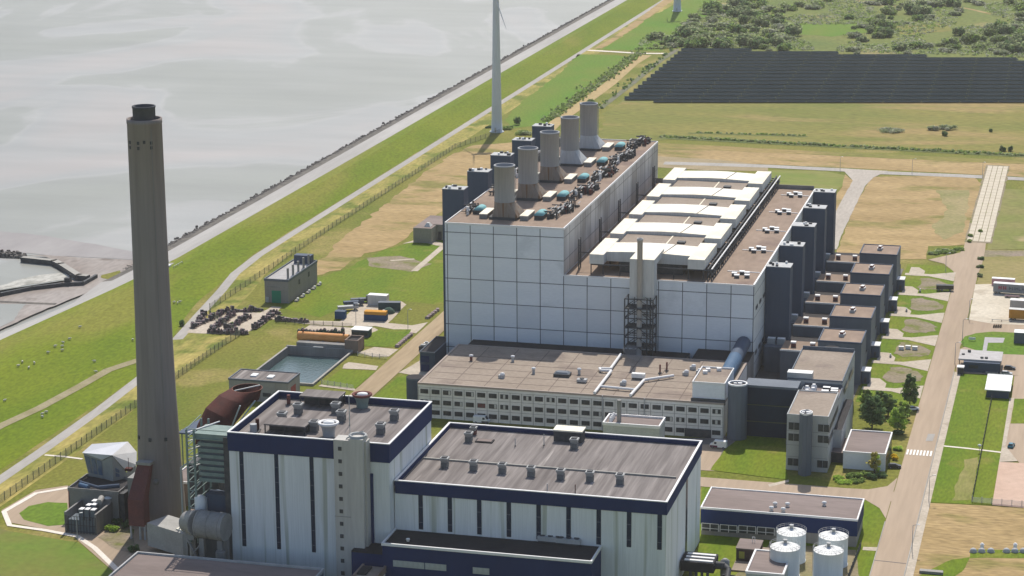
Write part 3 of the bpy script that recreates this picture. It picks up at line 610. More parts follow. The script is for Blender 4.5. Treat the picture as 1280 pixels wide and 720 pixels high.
for k in range(5):
    x, y = -197.2, 803.2+k*36
    t = thing('intake_hood', 'teal roofed air hood %s, right side' % ORD[k], 'air hood', (x, y, ZT), 'teal hoods on the tall roof'); o = t.location
    MB(o).box(x-1.7, x+1.7, y-3.5, y+3.5, ZT+.06, ZT+1.6).build('body', STEEL_D, t)
    pr = [(-1.8, 1.6), (-1.5, 2.2), (-.6, 2.6), (.6, 2.6), (1.5, 2.2), (1.8, 1.6)]
    mb = MB(o); n = len(pr); vs = [(x+a, y+q, ZT+b) for q in (-3.8, 3.8) for a, b in pr]
    mb.add(vs, [(i, i+1, n+i+1, n+i) for i in range(n-1)]+[tuple(range(n))[::-1], tuple(range(n, 2*n))], 0, True).build('teal_cover', TEAL, t)
    t = thing('valve_pipework', 'tangle of dark pipes and silencers %s' % ORD[k].replace('roof', 'tall roof'), 'pipework', (x+6, y+8, ZT), 'dark pipework on the tall roof'); o = t.location
    pipe_cluster(o, x+2.9, x+6.5, y-2, y+14, ZT+.06, 46, 20+k).build('pipe_bundle', [STEEL_D, STEEL, TRIM], t)
    mb = pipe_cluster(o, x+5.5, x+9.5, y+9, y+24, ZT+.06, 56, 40+k); mb.build('silencers', [STEEL_D, STEEL, BRICKRED], t)
    t = thing('intake_hood', 'teal roofed air hood %s, left side' % ORD[k], 'air hood', (-222.5, y+4, ZT), 'teal hoods on the tall roof'); o = t.location; x2 = -221.8; y2 = y+4
    MB(o).box(x2-2, x2+2, y2-3.2, y2+3.2, ZT+.06, ZT+1.5).build('body', STEEL_D, t)
    mb = MB(o); vs = [(x2+a*.9, y2+q, ZT+b-.1) for q in (-3.4, 3.4) for a, b in pr]
    mb.add(vs, [(i, i+1, n+i+1, n+i) for i in range(n-1)]+[tuple(range(n))[::-1], tuple(range(n, 2*n))], 0, True).build('teal_cover', TEAL, t)
    pipe_cluster(o, x2-5, x2-1.8, y2-5, y2+8, ZT+.06, 30, 60+k).build('pipe_bundle', [STEEL_D, STEEL, TRIM], t)
# ---------- slate intake towers, five along each side of the hall
def tower(x0, x1, y, dy, z1, label, grp):
    t = thing('air_tower', label, 'tower', ((x0+x1)/2, y, 0), grp); o = t.location
    mb = MB(o).box(x0, x1, y, y+dy, 0, z1, 0); mb.build('shaft', SLATE, t)
    mb = MB(o).box(x0-.1, x1+.1, y-.1, y+dy+.1, z1, z1+.25, 0); mb.build('cap', STEEL, t)
    r_ = random.Random(int(y))
    for i in range(5): MB(o).obox((r_.uniform(x0+1, x1-1), r_.uniform(y+.8, y+dy-.8), z1+.25), r_.uniform(.6, 1.4), r_.uniform(.6, 1.2), r_.uniform(.4, 1.0)).build('roof_fitting', (STEEL_D, TRIM)[i % 2], t)
LT = ['nearest the photo edge of the group', 'second', 'third', 'fourth', 'farthest']
for k, y in enumerate((813.9, 849.5, 885, 920.5, 956)):
    tower(-238.6, -230.1, y, 6.5, 60.2, 'dark slate tower behind the exhaust stacks, %s' % ORD[k].replace('the roof front', 'the hall front').replace('the far end of the roof', 'the far end'), 'slate towers left of the hall')
for k, y in enumerate((812.6, 848.3, 884, 919.5, 953.5)):
    tower(-113.7, -104.6, y, 7, 36.9, 'dark slate tower beside the brown lower roof, %s' % ORD[k].replace('the roof front', 'the hall front').replace('the far end of the roof', 'the far end'), 'slate towers right of the hall')
    x = -108; t = thing('roof_condenser', 'pale twin condenser box at foot of slate tower %s' % ORD[k].replace('the roof front', 'the hall front').replace('the far end of the roof', 'the far end'), 'condenser', (x, y-8, 0), 'condensers by the slate towers'); o = t.location
    MB(o).box(x-4, x+4, y-12, y-2, 0, 9.6).build('plinth', SLATE_G, t)
    c = MB(o).obox((x-2, y-7, 9.6), 2.8, 2.4, 2.2, 0, 0, 1).build('cooler', [STEEL, TRIM], t); rep(c, [(3.6, 0, 0)])
# ---------- cream hoods of the boilers on the lower block
for k in range(5):
    y = 790.0+35.85*k; x0, x1 = -175.6, -132.9; zt, zb = 43.6, 40.0
    t = thing('boiler_hood', 'cream H shaped roof hood on the lower block, %s' % ORD[k].replace('the roof front', 'the front').replace('the far end of the roof', 'the far end'), 'roof hood', ((x0+x1)/2, y, ZL), 'cream boiler hoods'); o = t.location
    for a, b in ((x0, x0+5.3), (x1-6.2, x1)):
        MB(o).box(a, b, y, y+27.5, zb, zt, 0, 1).build('wing', [HOOD_W, HOOD], t)
    xm = (x0+x1)/2; mb = MB(o); xa, xb = x0+5.3, x1-6.2
    pr = [(xa, zt-.1), (lerp(xa, xm, .45), zt+.2), (xm-3, zt+.4), (xm+3, zt+.4), (lerp(xb, xm, .45), zt+.15), (xb, zt-.1)]; n = len(pr)
    vs = [(a, y+q, b) for q in (5.5, 21.5) for a, b in pr]; vb = [(a, y+q, zb+.02) for q in (5.5, 21.5) for a in (xa, xb)]
    mb.add(vs, [(i, i+1, n+i+1, n+i) for i in range(n-1)], 1)
    mb.add([vs[i] for i in range(n)]+vb[:2], [tuple(range(n))+(n+1, n)], 0); mb.add([vs[n+i] for i in range(n)]+vb[2:], [tuple(range(n))+(n+1, n)], 0); mb.add(vb, [(0, 1, 3, 2)], 0)
    mb.build('centre_hood', [HOOD_W, HOOD], t)
    MB(o).tube((xm+5, y+5.4, zt+.38), (xm+7, y+21.6, zt+.38), .12, 5).build('roof_seam', ROOF_O, t)
    if k < 4:
        mb = MB(o).box(xa+.5, xb-.5, y+21.6, y+41, zb+.3, zb+2.6, 0); mb.box(xm+2, xm+2.5, y+21.8, y+41, zb+2.6, zb+2.75, 1); mb.box(xm+6, xm+9, y+28, y+31, zb+2.6, zb+3.3, 2); mb.build('link_roof', [ROOF_O, HOOD, STEEL_D], t)
    mb = MB(o)
    for q in (.6, 13, 26.8):
        for x in (x0+.5, x0+5, xm-10, xm+10, x1-6, x1-.5): mb.tube((x, y+q, ZL+.06), (x, y+q, zb), .22, 5)
    for x in (x0+.5, x1-.5): mb.tube((x, y+.6, zb-.3), (x, y+26.8, zb-.3), .25, 5)
    mb.tube((x0+.5, y+.6, zb-.3), (x1-.5, y+.6, zb-.3), .3, 5)
    mb.build('support_frame', STEEL_D, t)
    mb = MB(o).box(x0+10, x1-9, y+6, y+26, ZL+.06, zb-.1); mb.build('boiler_casing', STEEL_D, t)
    mb = MB(o); r_ = random.Random(70+k)      # pipe rack along the right and galleries on the left
    for x in (x1+1.2, x1+2.6): 
        mb.tube((x, y, zb+.2), (x, y+35.6, zb+.2), .28, 6, 1 if x > x1+2 else 0)
        mb.tube((x, y, zb-2.2), (x, y+35.6, zb-2.2), .22, 6, 0)
        for j in range(8):
            mb.tube((x, y+j*4.45, ZL+.06), (x, y+j*4.45, zb+.4), .2, 5, 0)
            mb.tube((x, y+j*4.45, ZL+.1), (x, y+(j+1)*4.45, zb), .13, 4, 0)
            mb.tube((x-1.6, y+j*4.45, zb-.2), (x, y+j*4.45, zb-.2), .3, 5, 0)
            if r_.random() < .7: mb.obox((x-.6, y+j*4.45+2, ZL+.1), .9, 1.6, r_.uniform(1, 3), 0, 0)
    mb.build('pipe_rack', [STEEL_D, TRIM], t)
    mb = MB(o); xx = HX1+3.2
    for yy in (y+7, y+10): mb.tube((xx, yy, ZL+.06), (xx, yy, ZL+11.5), .28, 6)
    mb.tube((xx, y+7, ZL+6.5), (x0+1, y+7, ZL+6.5), .25, 6); mb.tube((xx, y+7, ZL+11), (xx, y+10, ZL+11), .2, 6); mb.build('vent_pipes', STEEL_D, t)
# ---------- white duct, slim steel chimney and its lattice in front of the lower block
t = thing('auxiliary_stack', 'slim steel flue with white duct in a dark lattice frame', 'flue', (-154.5, 783, 0)); o = t.location
MB(o).box(-158.6, -149.6, 780.5, 785.9, 30.8, 42.4, 0).prism([(-158.6, 780.5), (-149.6, 780.5), (-149.6, 800), (-158.6, 800)], 42.4, 44.9, 0, 1).build('white_duct', [HOOD_W, HOOD], t)
MB(o).lathe(-154.6, 779.2, [(1.0, 8), (1.0, 52), (1.15, 52), (1.15, 53), (.85, 53), (.85, 51)], 16, 0).build('flue_pipe', M('flue_steel', (.42, .40, .385), (.48, .46, .44), .3, (1, 1, .1)), t)
mb = MB(o); X, Y = (-159.6, -149.2), (777.0, 783.5)
for x in X+(-151.4,):
    for y in Y: mb.tube((x, y, 0), (x, y, 31), .28, 5)
for j in range(9):
    z = 2+j*3.6
    for y in Y: mb.tube((X[0], y, z), (X[1], y, z), .2, 5); mb.tube((X[0], y, z), (-154.4, y, min(z+3.6, 31)), .13, 4); mb.tube((X[1], y, z), (-154.4, y, min(z+3.6, 31)), .13, 4)
    for x in X: mb.tube((x, Y[0], z), (x, Y[1], z), .2, 5)
    if j % 2: mb.box(X[0], X[1], Y[0]+.1, Y[1], z-.1, z+.02)
mb.build('lattice_frame', STEEL_D, t)
# ---------- transformer blocks right of the hall
names = ['nearest the admin building', 'second from the admin building', 'third from the admin building', 'fourth from the admin building', 'farthest from the admin building']
for k in range(5):
    v = 791+35.6*k
    t = thing('transformer_block', 'grey clad block with brown roof, %s' % names[k], 'electrical block', (-83.5, v, 0), 'grey transformer blocks'); o = t.location
    MB(o).box(-91.2, -75.6, v, v+17.6, 0, 15.6).build('wall', SLATE_G, t)
    mb = MB(o).box(-90.8, -76, v+.4, v+17.2, 15.6, 15.66, 0); mb.parapet(-91.3, -75.5, v-.1, v+17.7, 15.6, .4, .35, 1, 15.3); rf = mb.build('roof', [ROOF_B, SLATE], t)
    a = MB(o).obox((-83.6, v+8, 15.66), 1.9, 1.9, 1.0, 0, 0, 1).obox((-83.6, v+8, 16.66), 1.3, 1.3, .8, 0, 2, 1).build('roof_vent', [STEEL, TRIM, BRICKRED], rf); rep(a, [(.2, 2.4, -.3)])
    MB(o).box(-113.9, -91.3, v+17.8, v+32, 0, 8.2, 0, 1).build('low_bay', [SLATE_G, ROOF_D], t)
    mb = MB(o).box(-104.5, -91.25, v-1.5, v+12, 0, 11.8, 0, 1); mb.box(-104.7, -91.25, v-1.7, v-1.4, 11.5, 12.1, 2); mb.build('link_block', [SLATE_G, ROOF_B, OFFICE], t)
    b = MB(o).obox((-100.5, v+4, 11.8), 1.7, 1.7, 1.5, 0, 0).obox((-100.5, v+4, 13.3), 1.9, 1.9, .5, 0, 1).build('roof_vent', [BRICKRED, TRIM], t); rep(b, [(7, 0, 0)])
    MB(o).box(-91.25, -76.5, v+17.7, v+33, 0, 4.2, 0, 1).build('side_bay', [SLATE_G, ROOF_D], t)
    kx = -74.0
    t = thing('relay_kiosk', 'small dark kiosk with white roof at foot of grey block %s' % names[k], 'kiosk', (kx, v+5, 0), 'white roofed kiosks'); o = t.location
    MB(o).box(kx-1.4, kx+1.5, v+2.2, v+7.5, 0, 4.6).build('body', SLATE, t); MB(o).box(kx-1.6, kx+1.7, v+2, v+7.7, 4.6, 4.9).build('roof', TRIM, t); MB(o).box(kx-.4, kx+.5, v+2.1, v+2.2, .3, 2.4).build('door', STEEL_D, t)
# pale hoop on the nearest dark wall
# ---------- long office building with three storeys of windows
OX0, OX1, OY0, OY1, OZ = -219.8, -113.4, 716.8, 768.0, 12.2
office = thing('office_block', 'long pale office building with three rows of windows below the hall', 'office', (-166, 717, 0)); O = office.location
mb = MB(O).box(OX0, OX1, OY0, OY1, 0, OZ, 0)
for k in range(27): x = OX0+.3+k*4.07; mb.box(x-.09, x+.09, OY0-.06, OY0+.02, 0, OZ-1.2, 1)
for z in (OZ-1.3, 7.75, 4.0): mb.box(OX0, OX1, OY0-.05, OY0+.02, z-.06, z+.06, 1)
mb.build('wall', [OFFICE, M('office_joint', (.33, .32, .3), fine=0)], office)
mb = MB(O).box(OX0+.3, OX1-.3, OY0+.3, OY1-.3, OZ, OZ+.06, 0); mb.parapet(OX0-.1, OX1+.1, OY0-.12, OY1+.1, OZ, .7, .3, 1, OZ-.35)
r_ = random.Random(9)
for k in range(9): x = OX0+12+k*11.3; mb.box(x-.12, x+.12, OY0+1, OY1-1.2, OZ+.06, OZ+.1, 2)
for k in range(5): y = OY0+7+k*7.6; mb.box(OX0+2, OX1-2, y-.1, y+.1, OZ+.06, OZ+.11, 2)
oroof = mb.build('roof', [ROOF_O, M('eave_felt', (.36, .30, .26), fine=.05), M('felt_lap', (.15, .115, .10), fine=0)], office)
r_ = random.Random(21)
wmesh = {}
def window(kind):
    mb = MB(O); x = OX0+2.35; w2, z0, z1 = 1.35, 8.7, 10.3
    mb.box(x-w2, x+w2, OY0-.13, OY0-.065, z0, z1, 0)
    for q in (-w2, -.45, .45, w2): mb.box(x+q-.06, x+q+.06, OY0-.18, OY0-.125, z0, z1, 1)
    if kind == 1: mb.box(x+.5, x+w2-.1, OY0-.16, OY0-.128, z0+.1, z1-.1, 2)
    if kind == 2: mb.box(x-.4, x+.4, OY0-.16, OY0-.128, z0+.1, z1-.1, 2)
    if kind == 3: mb.box(x-w2+.1, x+w2-.1, OY0-.16, OY0-.128, z0+.1, z1-.1, 3)
    return mb.build('window', [GLASS, STEEL_D, BLIND, BRICKRED], office)
wp = [window(i) for i in range(4)]
used = [False]*4
for row, dz in ((0, 0), (1, -3.75), (2, -7.4)):
    for k in range(26):
        i = r_.choice((0, 0, 0, 0, 0, 1, 2)) if row < 2 else 0
        if row == 1 and k == 5: i = 3
        l = (k*4.07, 0, dz)
        if not used[i]: wp[i].location = l; used[i] = True
        else: rep(wp[i], [l])
# a darker entrance recess at the right end, and rainwater pipes
MB(O).box(OX1-13, OX1-4, OY0-.25, OY0-.19, .1, 3.0).build('garage_opening', STEEL_D, office)
for x in (-154.6, -140.2): MB(O).tube((x, OY0-.35, 0), (x, OY0-.35, OZ+.3), .22, 6).build('downpipe', STEEL, office)
# roof box at the right end
t = thing('roof_plant_room', 'pale plant room box on the right end of the office roof', 'plant room', (-119, 718, OZ)); o = t.location
mb = MB(o).box(-124.2, -113.3, 718, 737, OZ+.1, OZ+6.3, 0); mb.build('wall', [PANEL], t); mb = MB(o).box(-124, -113.5, 718.2, 736.8, OZ+6.3, OZ+6.36, 0).parapet(-124.3, -113.2, 717.9, 737.1, OZ+6.3, .3, .6, 1, OZ+6.1); mb.build('roof', [ROOF_O, TRIM], t)
MB(o).box(-124.6, -113, 717.3, 718.0, OZ-.6, OZ+1.2).build('soffit', STEEL_D, t)
mb = MB(o)
for x, y in ((-122, 730), (-121.5, 733), (-118, 734.5)): mb.obox((x, y, OZ+6.4), 1.5, 1.5, 1, .3, 0)
mb.build('roof_cowls', TRIM, t)
# white pipe runs and small roof equipment
def roofp(px, py, dz=0): p = at(px, py, OZ+dz); return Vector((p.x, p.y, OZ+dz))
def pipe_run(name, label, pts, r, mat, h=.9):
    P = [roofp(x, y, h) for x, y in pts]; t = thing(name, label, 'pipe', P[0]-Vector((0, 0, h))); mb = MB(t.location).path(P, r, 8); mb.build('pipe', mat, t)
    mb = MB(t.location)
    for a, b in zip(P, P[1:]):
        for f in (.15, .5, .85): q = a.lerp(b, f); mb.tube((q.x, q.y, OZ+.06), (q.x, q.y, OZ+h), .12, 5)
    mb.build('pipe_stand', STEEL_D, t); return t
pipe_run('white_pipe', 'long white pipe with a loop crossing the office roof', [(776, 443), (763, 461), (749.5, 460.5), (751, 463), (764, 463.5), (743, 491)], .5, TRIM)
pipe_run('white_pipe', 'straight white pipe joining two pipe runs on the office roof', [(751, 483), (795, 487)], .45, TRIM)
pipe_run('white_pipe', 'bent white pipe nearest the plant room on the office roof', [(842, 469.5), (805, 475), (788, 494)], .5, TRIM)
def roof_unit(name, label, px, py, parts, z=OZ, cat='roof unit', group=None):
    p = at(px, py, z); t = thing(name, label, cat, (p.x, p.y, z+.06), group)
    for nm, fn, mt in parts: fn(MB((0, 0, 0))).build(nm, mt, t)
    return t
roof_unit('air_handler', 'white air handling box between the pipe runs on the office roof', 798, 474, [('casing', lambda m: m.obox((0, 0, .6), 4.6, 1.8, 1.5), WHITE), ('legs', lambda m: m.obox((0, 0, 0), 4.2, 1.4, .6), STEEL_D)])
roof_unit('skylight', 'dark grey rectangular skylight unit in mid office roof', 703, 470, [('curb', lambda m: m.obox((0, 0, 0), 5.6, 4.0, 1.1), STEEL_D), ('dome', lambda m: m.obox((0, 0, 1.1), 5.2, 3.4, .5, 0, 0, 0, .7), SLATE_G)])
roof_unit('air_handler', 'flat pale chiller beside the dark skylight on the office roof', 727.5, 478, [('casing', lambda m: m.obox((0, 0, .3), 3.4, 2.2, .9), STEEL), ('fan', lambda m: m.lathe(0, 0, [(.8, 1.2), (.8, 1.5)], 12), STEEL_D)])
for lab, px, py in (('small white cowl on the far left of the office roof', 641, 452), ('brown pipe with white cap alone near the office roof corner', 589, 451), ('small white square cowl left of the dark skylight', 667, 467), ('pale double cowl right of the dark skylight', 724, 468),):
    roof_unit('roof_cowl', lab, px, py, [('stub', lambda m: m.tube((0, 0, 0), (0, 0, 1.7), .5, 10), BRICKRED if 'brown' in lab else STEEL), ('cap', lambda m: m.lathe(0, 0, [(.75, 1.7), (.75, 2.1), (.2, 2.3)], 12), TRIM)], cat='cowl')
for lab, px, py in (('pair of tiny white cowls near left of the office roof', 627, 472.5), ('white fans beside a box near the plant room on the office roof', 857, 469), ('larger white round fan near the plant room', 866, 462), ('single white cowl touching the plant room', 874, 467), ('long pale roof box below the white air handler', 779, 481.5)):
    roof_unit('roof_fan', lab, px, py, [('base', lambda m: m.obox((0, 0, 0), 2.0, 1.6, 1.1), STEEL), ('fan', lambda m: m.lathe(.3, 0, [(.8, 1.1), (.8, 1.7), (.3, 1.9)], 12), TRIM)], cat='fan')
for lab, px, py in (('thin rusty vent pipe on the office roof near the lattice', 825, 467), ('second thin rusty vent pipe on the office roof', 833.5, 464)):
    roof_unit('vent_pipe', lab, px, py, [('pipe', lambda m: m.tube((0, 0, 0), (0, 0, 3.2), .3, 8), BRICKRED), ('flange', lambda m: m.obox((0, 0, 0), 1.2, 1.2, .3), STEEL_D)], cat='vent pipe')
# low roof strip behind the office, at the foot of the hall
t = thing('service_block', 'low dark roofed strip between the office and the gridded hall', 'service block', (-160, 770, 0)); o = t.location
MB(o).box(-219, -137, 768.3, 785.8, 0, 9.5, 0, 1).build('wall', [CONC_D, ROOF_D], t); MB(o).box(-134, -113.5, 768.3, 785.8, 0, 11.4, 0, 1).build('right_wing', [CONC_D, ROOF_D], t)
# fat blue pipe bridge
t = thing('pipe_bridge', 'fat blue enclosed pipe sloping from the hall to the office roof', 'pipe bridge', (-117.3, 770, 0)); o = t.location
mb = MB(o).tube((-117.4, 785.6, 14.6), (-117.2, 765, 14.4), 2.6, 18, 1); mb.tube((-117.2, 765, 14.4), (-117.2, 736, 13.4), 2.6, 18, 0); mb.build('pipe', [BLUEPIPE, SLATE], t)
mb = MB(o).box(-114.3, -113.7, 738, 785.7, 0, 10.5, 0); mb.build('side_screen', OFFICE, t)
# ---------- glazed bridge and slate stair pier between office and admin building
t = thing('link_building', 'dark navy glazed link joining office and admin building', 'link building', (-101, 721, 0)); o = t.location
mb = MB(o).box(-107, -90, 722, 730, 0, 17.2, 0, 1); mb.build('glazing', [NAVY_G, ROOF_D], t)
mb = MB(o)
for z in (5.2, 11.0): mb.box(-107, -90, 721.85, 721.98, z, z+.35)
mb.build('floor_band', M('mossy_band', (.08, .10, .06), fine=.1), t)
MB(o).box(-107.2, -89.5, 721.7, 730.2, 17.2, 18.0).build('coping', SLATE_G, t)
def pill(x0, x1, y0, y1, n=6):
    r = (y1-y0)/2; yc = (y0+y1)/2
    return [(x0+r-r*math.sin(math.pi*i/n), yc+r*math.cos(math.pi*i/n)) for i in range(n+1)]+[(x1-r+r*math.sin(math.pi*i/n), yc-r*math.cos(math.pi*i/n)) for i in range(n+1)]
def stair_pier(label, x0, x1, y0, y1, z, mat):
    t = thing('stair_tower', label, 'stair tower', ((x0+x1)/2, y0, 0)); o = t.location
    P = pill(x0, x1, y0, y1); MB(o).prism(P, 0, z).build('shaft', mat, t)
    c = Vector(((x0+x1)/2, (y0+y1)/2, 0)); Q = [(c.x+(a-c.x)*.86, c.y+(b-c.y)*.78) for a, b in P]; n = len(P); mb = MB(o)
    vs = [(a, b, z+.5) for a, b in P]+[(a, b, z+.5) for a, b in Q]+[(a, b, z) for a, b in P]+[(a, b, z) for a, b in Q]
    for i in range(n):
        j = (i+1) % n; mb.add([vs[i], vs[j], vs[n+j], vs[n+i]], [(0, 1, 2, 3)]); mb.add([vs[i], vs[j], vs[2*n+j], vs[2*n+i]], [(0, 1, 2, 3)]); mb.add([vs[n+i], vs[n+j], vs[3*n+j], vs[3*n+i]], [(0, 1, 2, 3)])
    mb.build('rim', TRIM, t); mb = MB(o).prism(Q, z, z+.05, 0).obox((c.x+.7, c.y, z+.05), 1.4, 1, .5, 0, 1).obox((c.x-.9, c.y+.3, z+.05), 1.0, .8, .3, 0, 1); mb.build('roof', [ROOF_D, TRIM], t)
stair_pier('slate stair tower between the office end and the glazed link', -112.4, -105.8, 715.8, 722.2, 18.8, SLATE_G)
# ---------- admin building, stepped roof
admin = thing('admin_building', 'grey panelled admin building with stepped brown roofs and rooftop fans', 'admin building', (-82, 690, 0)); O = admin.location
def brick_roof(name, x0, x1, y0, y1, z, wall=OFFICE, roofm=ROOF_M, rim=SLATE_G, h=.6, rear=None):
    MB(O).box(x0, x1, y0, y1, 0, z, 0).build(name, wall, admin)
    mb = MB(O).box(x0+.4, x1-.4, y0+.4, y1-.4, z, z+.06, 0); mb.parapet(x0-.06, x1+.06, y0-.06, y1+.06, z, .35, h, 1, z-.02)
    if rear: mb.box(x0+.2, x1-.2, y1-.3, y1+.08, z, z+rear, 1)
    return mb.build('roof', [roofm, rim], admin)
ADM = M('admin_panel', (.40, .405, .40), (.45, .455, .45), .15, (1, 1, .3), c3=(.36, .365, .36), s3=.25, fine=.06)
brick_roof('rear_wing', -94.4, -75.9, 733.2, 771.8, 17.6, ADM, ROOF_O, SLATE_G, .5, 1.3)
brick_roof('front_wing', -88.7, -75.5, 690, 717.4, 18.4, ADM, ROOF_O, ADM, .35)
brick_roof('terrace', -88.7, -75.7, 717.45, 733.15, 15.6, ADM, ROOF_M, SLATE_G, .6, 1.2)
MB(O).box(-75.5, -72.9, 706, 741, 0, 9.5, 0, 1).build('side_wing', [ADM, ROOF_D], admin)
mb = MB(O)
for z in (4.6, 8.5, 13.2): mb.box(-88.72, -75.48, 689.93, 690.0, z-.05, z+.05)
mb.build('panel_joint', M('admin_joint', (.2, .2, .2), fine=0), admin)
wn = MB(O).box(-88.1, -84.7, 689.86, 689.94, 1.6, 4.0, 0).box(-86.45, -86.35, 689.84, 689.86, 1.6, 4.0, 1).build('window', [GLASS, STEEL], admin)
rep(wn, [(9.4, 0, 0), (0, 0, 8.3), (9.4, 0, 8.3), (0, 0, 12.0), (9.4, 0, 12.0)])
ws = MB(O).box(-75.46, -75.38, 692, 704, 12.6, 14.6).build('strip_window', GLASS, admin); rep(ws, [(0, 0, -4), (0, 13, 0), (0, 44, 0), (0, 60, 0)])
tr_ = [(-87, 727), (-86.5, 723), (-84.8, 725.5), (-86, 720.5), (-85, 729.5), (-80.5, 727.5), (-80.6, 723.5), (-80.4, 720), (-77.8, 726.5), (-77.6, 724)]
a = MB(O).lathe(-87, 727, [(1.0, 15.7), (1.0, 16.8), (.6, 17.2), (.6, 17.5)], 12).build('roof_fan', TRIM, admin); rep(a, [(x+87, y-727, 0) for x, y in tr_[1:5]])
a = MB(O).box(-81.7, -79.3, 726.6, 728.4, 15.7, 17.4, 0, 1).build('cooling_unit', [STEEL_D, TRIM], admin); rep(a, [(x+80.5, y-727.5, 0) for x, y in tr_[6:]])
MB(O).box(-94.6, -86.2, 733.4, 737.2, 17.7, 19.9, 0, 1).build('roof_plant', [STEEL, WHITE], admin)
stair_pier('slate stair tower on the front of the grey admin building', -84.4, -80.2, 684.6, 689.9, 20.2, SLATE_G)
t = thing('roof_hoop', 'pale rounded rim of a slate shaft behind the admin roof', 'shaft', (-84.4, 775, 0)); o = t.location
P = pill(-87, -81.8, 773, 777.6); MB(o).prism(P, 0, 17.4, 0).build('shaft', SLATE_G, t); MB(o).prism([( -84.4+(a+84.4)*1.04, 775.3+(b-775.3)*1.04) for a, b in P], 17.4, 17.9, 0, 1).build('rim', [TRIM, ROOF_D], t)
# pavilion with white roof edge, plus low connecting roof
t = thing('canteen_pavilion', 'low pavilion with mauve roof and white edge beside the road', 'pavilion', (-64.5, 695.6, 0)); o = t.location
mb = MB(o).box(-71.1, -57.7, 695.6, 719.1, 0, 5.5, 0); mb.build('wall', [PANEL], t); mb = MB(o).box(-70.8, -58, 695.9, 718.8, 5.5, 5.55, 0).parapet(-71.25, -57.55, 695.45, 719.25, 5.5, .45, .4, 1, 5.2); mb.build('roof', [ROOF_M, TRIM], t)
MB(o).box(-57.68, -57.6, 697, 718, .4, 4.6).build('side_glazing', GLASS, t); MB(o).box(-75.6, -71.2, 701, 717, 0, 3.4, 0, 1).build('entrance_link', [STEEL_D, ROOF_M], t)
# ---------- long low navy building by the tanks
t = thing('navy_workshop', 'long low navy building with mauve flat roof above the white tanks', 'workshop', (-82, 624, 0)); o = t.location
MB(o).box(-105, -59.1, 624.3, 643, 3.4, 8.3).build('upper_wall', NAVY, t); MB(o).box(-104.8, -59.3, 624.6, 642.8, 0, 3.4).build('lower_wall', CONC_D, t)
mb = MB(o).box(-104.7, -59.4, 624.6, 642.7, 8.3, 8.36, 0).parapet(-105.1, -59, 624.2, 643.1, 8.3, .4, .4, 1, 8.1); rf = mb.build('roof', [ROOF_M, TRIM], t)
a = MB(o).lathe(-84, 631, [(.5, 8.36), (.5, 9.0), (.7, 9.0), (.7, 9.5), (.2, 9.7)], 10).build('roof_vent', TRIM, rf); rep(a, [(3.6, .5, 0), (-.5, -4, 0), (3, -4.2, 0), (14, 4, 0)])
wn = MB(o).box(-104.6, -99.6, 624.15, 624.28, 1.5, 3.8, 0)
for q in (-104.6, -102.1, -99.6): wn.box(q-.09, q+.09, 624.08, 624.15, 1.5, 3.8, 1)
wn = wn.box(-104.6, -99.6, 624.08, 624.15, 2.2, 2.35, 1).box(-104.6, -99.6, 624.08, 624.15, 3.7, 3.85, 1).build('window', [GLASS, TRIM], t); rep(wn, [(5.5, 0, 0), (11, 0, .2), (16.5, 0, .2), (22, 0, .2)])
# ---------- four white tanks
tl = ['white domed tank at front left, tucked behind the white edged roof', 'white domed tank at front right, nearest the road and photo edge', 'white domed tank at back left against the navy wall', 'white domed tank at back right against the navy wall']
for (x, y), lab in zip(((-76.4, 597.4), (-64.3, 597.6), (-76.3, 609.8), (-64.3, 609.4)), tl):
    t = thing('storage_tank', lab, 'tank', (x, y, 0), 'white storage tanks'); o = (0, 0, 0); r = 4.15
    MB().lathe(0, 0, [(r+.15, 0), (r+.15, .3), (r, .3), (r, 8.6)], 36, 0).build('shell', TANKW, t)
    mb = MB().lathe(0, 0, [(r+.05, 8.6), (r*.55, 9.25), (.5, 9.7)], 36, 0)
    for i in range(14): a_ = 2*math.pi*i/14; mb.tube((.6*math.cos(a_), .6*math.sin(a_), 9.74), (r*math.cos(a_), r*math.sin(a_), 8.66), .05, 4, 1)
    mb.build('dome_roof', [WHITE, STEEL], t)
    MB().lathe(0, 0, [(.5, 9.6), (.5, 10.5), (.62, 10.5), (.62, 10.75)], 12).build('manhole', STEEL, t)
    mb = MB()
    for i in range(20):
        a_, b_ = 2*math.pi*i/20, 2*math.pi*(i+1)/20; p = Vector(((r+.1)*math.cos(a_), (r+.1)*math.sin(a_), 8.6)); q = Vector(((r+.1)*math.cos(b_), (r+.1)*math.sin(b_), 8.6))
        for z in (.6, 1.1): mb.tube(p+Vector((0, 0, z)), q+Vector((0, 0, z)), .035, 4)
        mb.tube(p, p+Vector((0, 0, 1.1)), .035, 4)
    mb.build('railing', STEEL, t)
    mb = MB()
    for s_ in (-.25, .25): mb.tube((-r-.2, s_, 0), (-r-.2, s_, 9.6), .05, 4)
    for i in range(18): mb.tube((-r-.2, -.25, .5+i*.5), (-r-.2, .25, .5+i*.5), .03, 4)
    mb.build('ladder', STEEL, t)
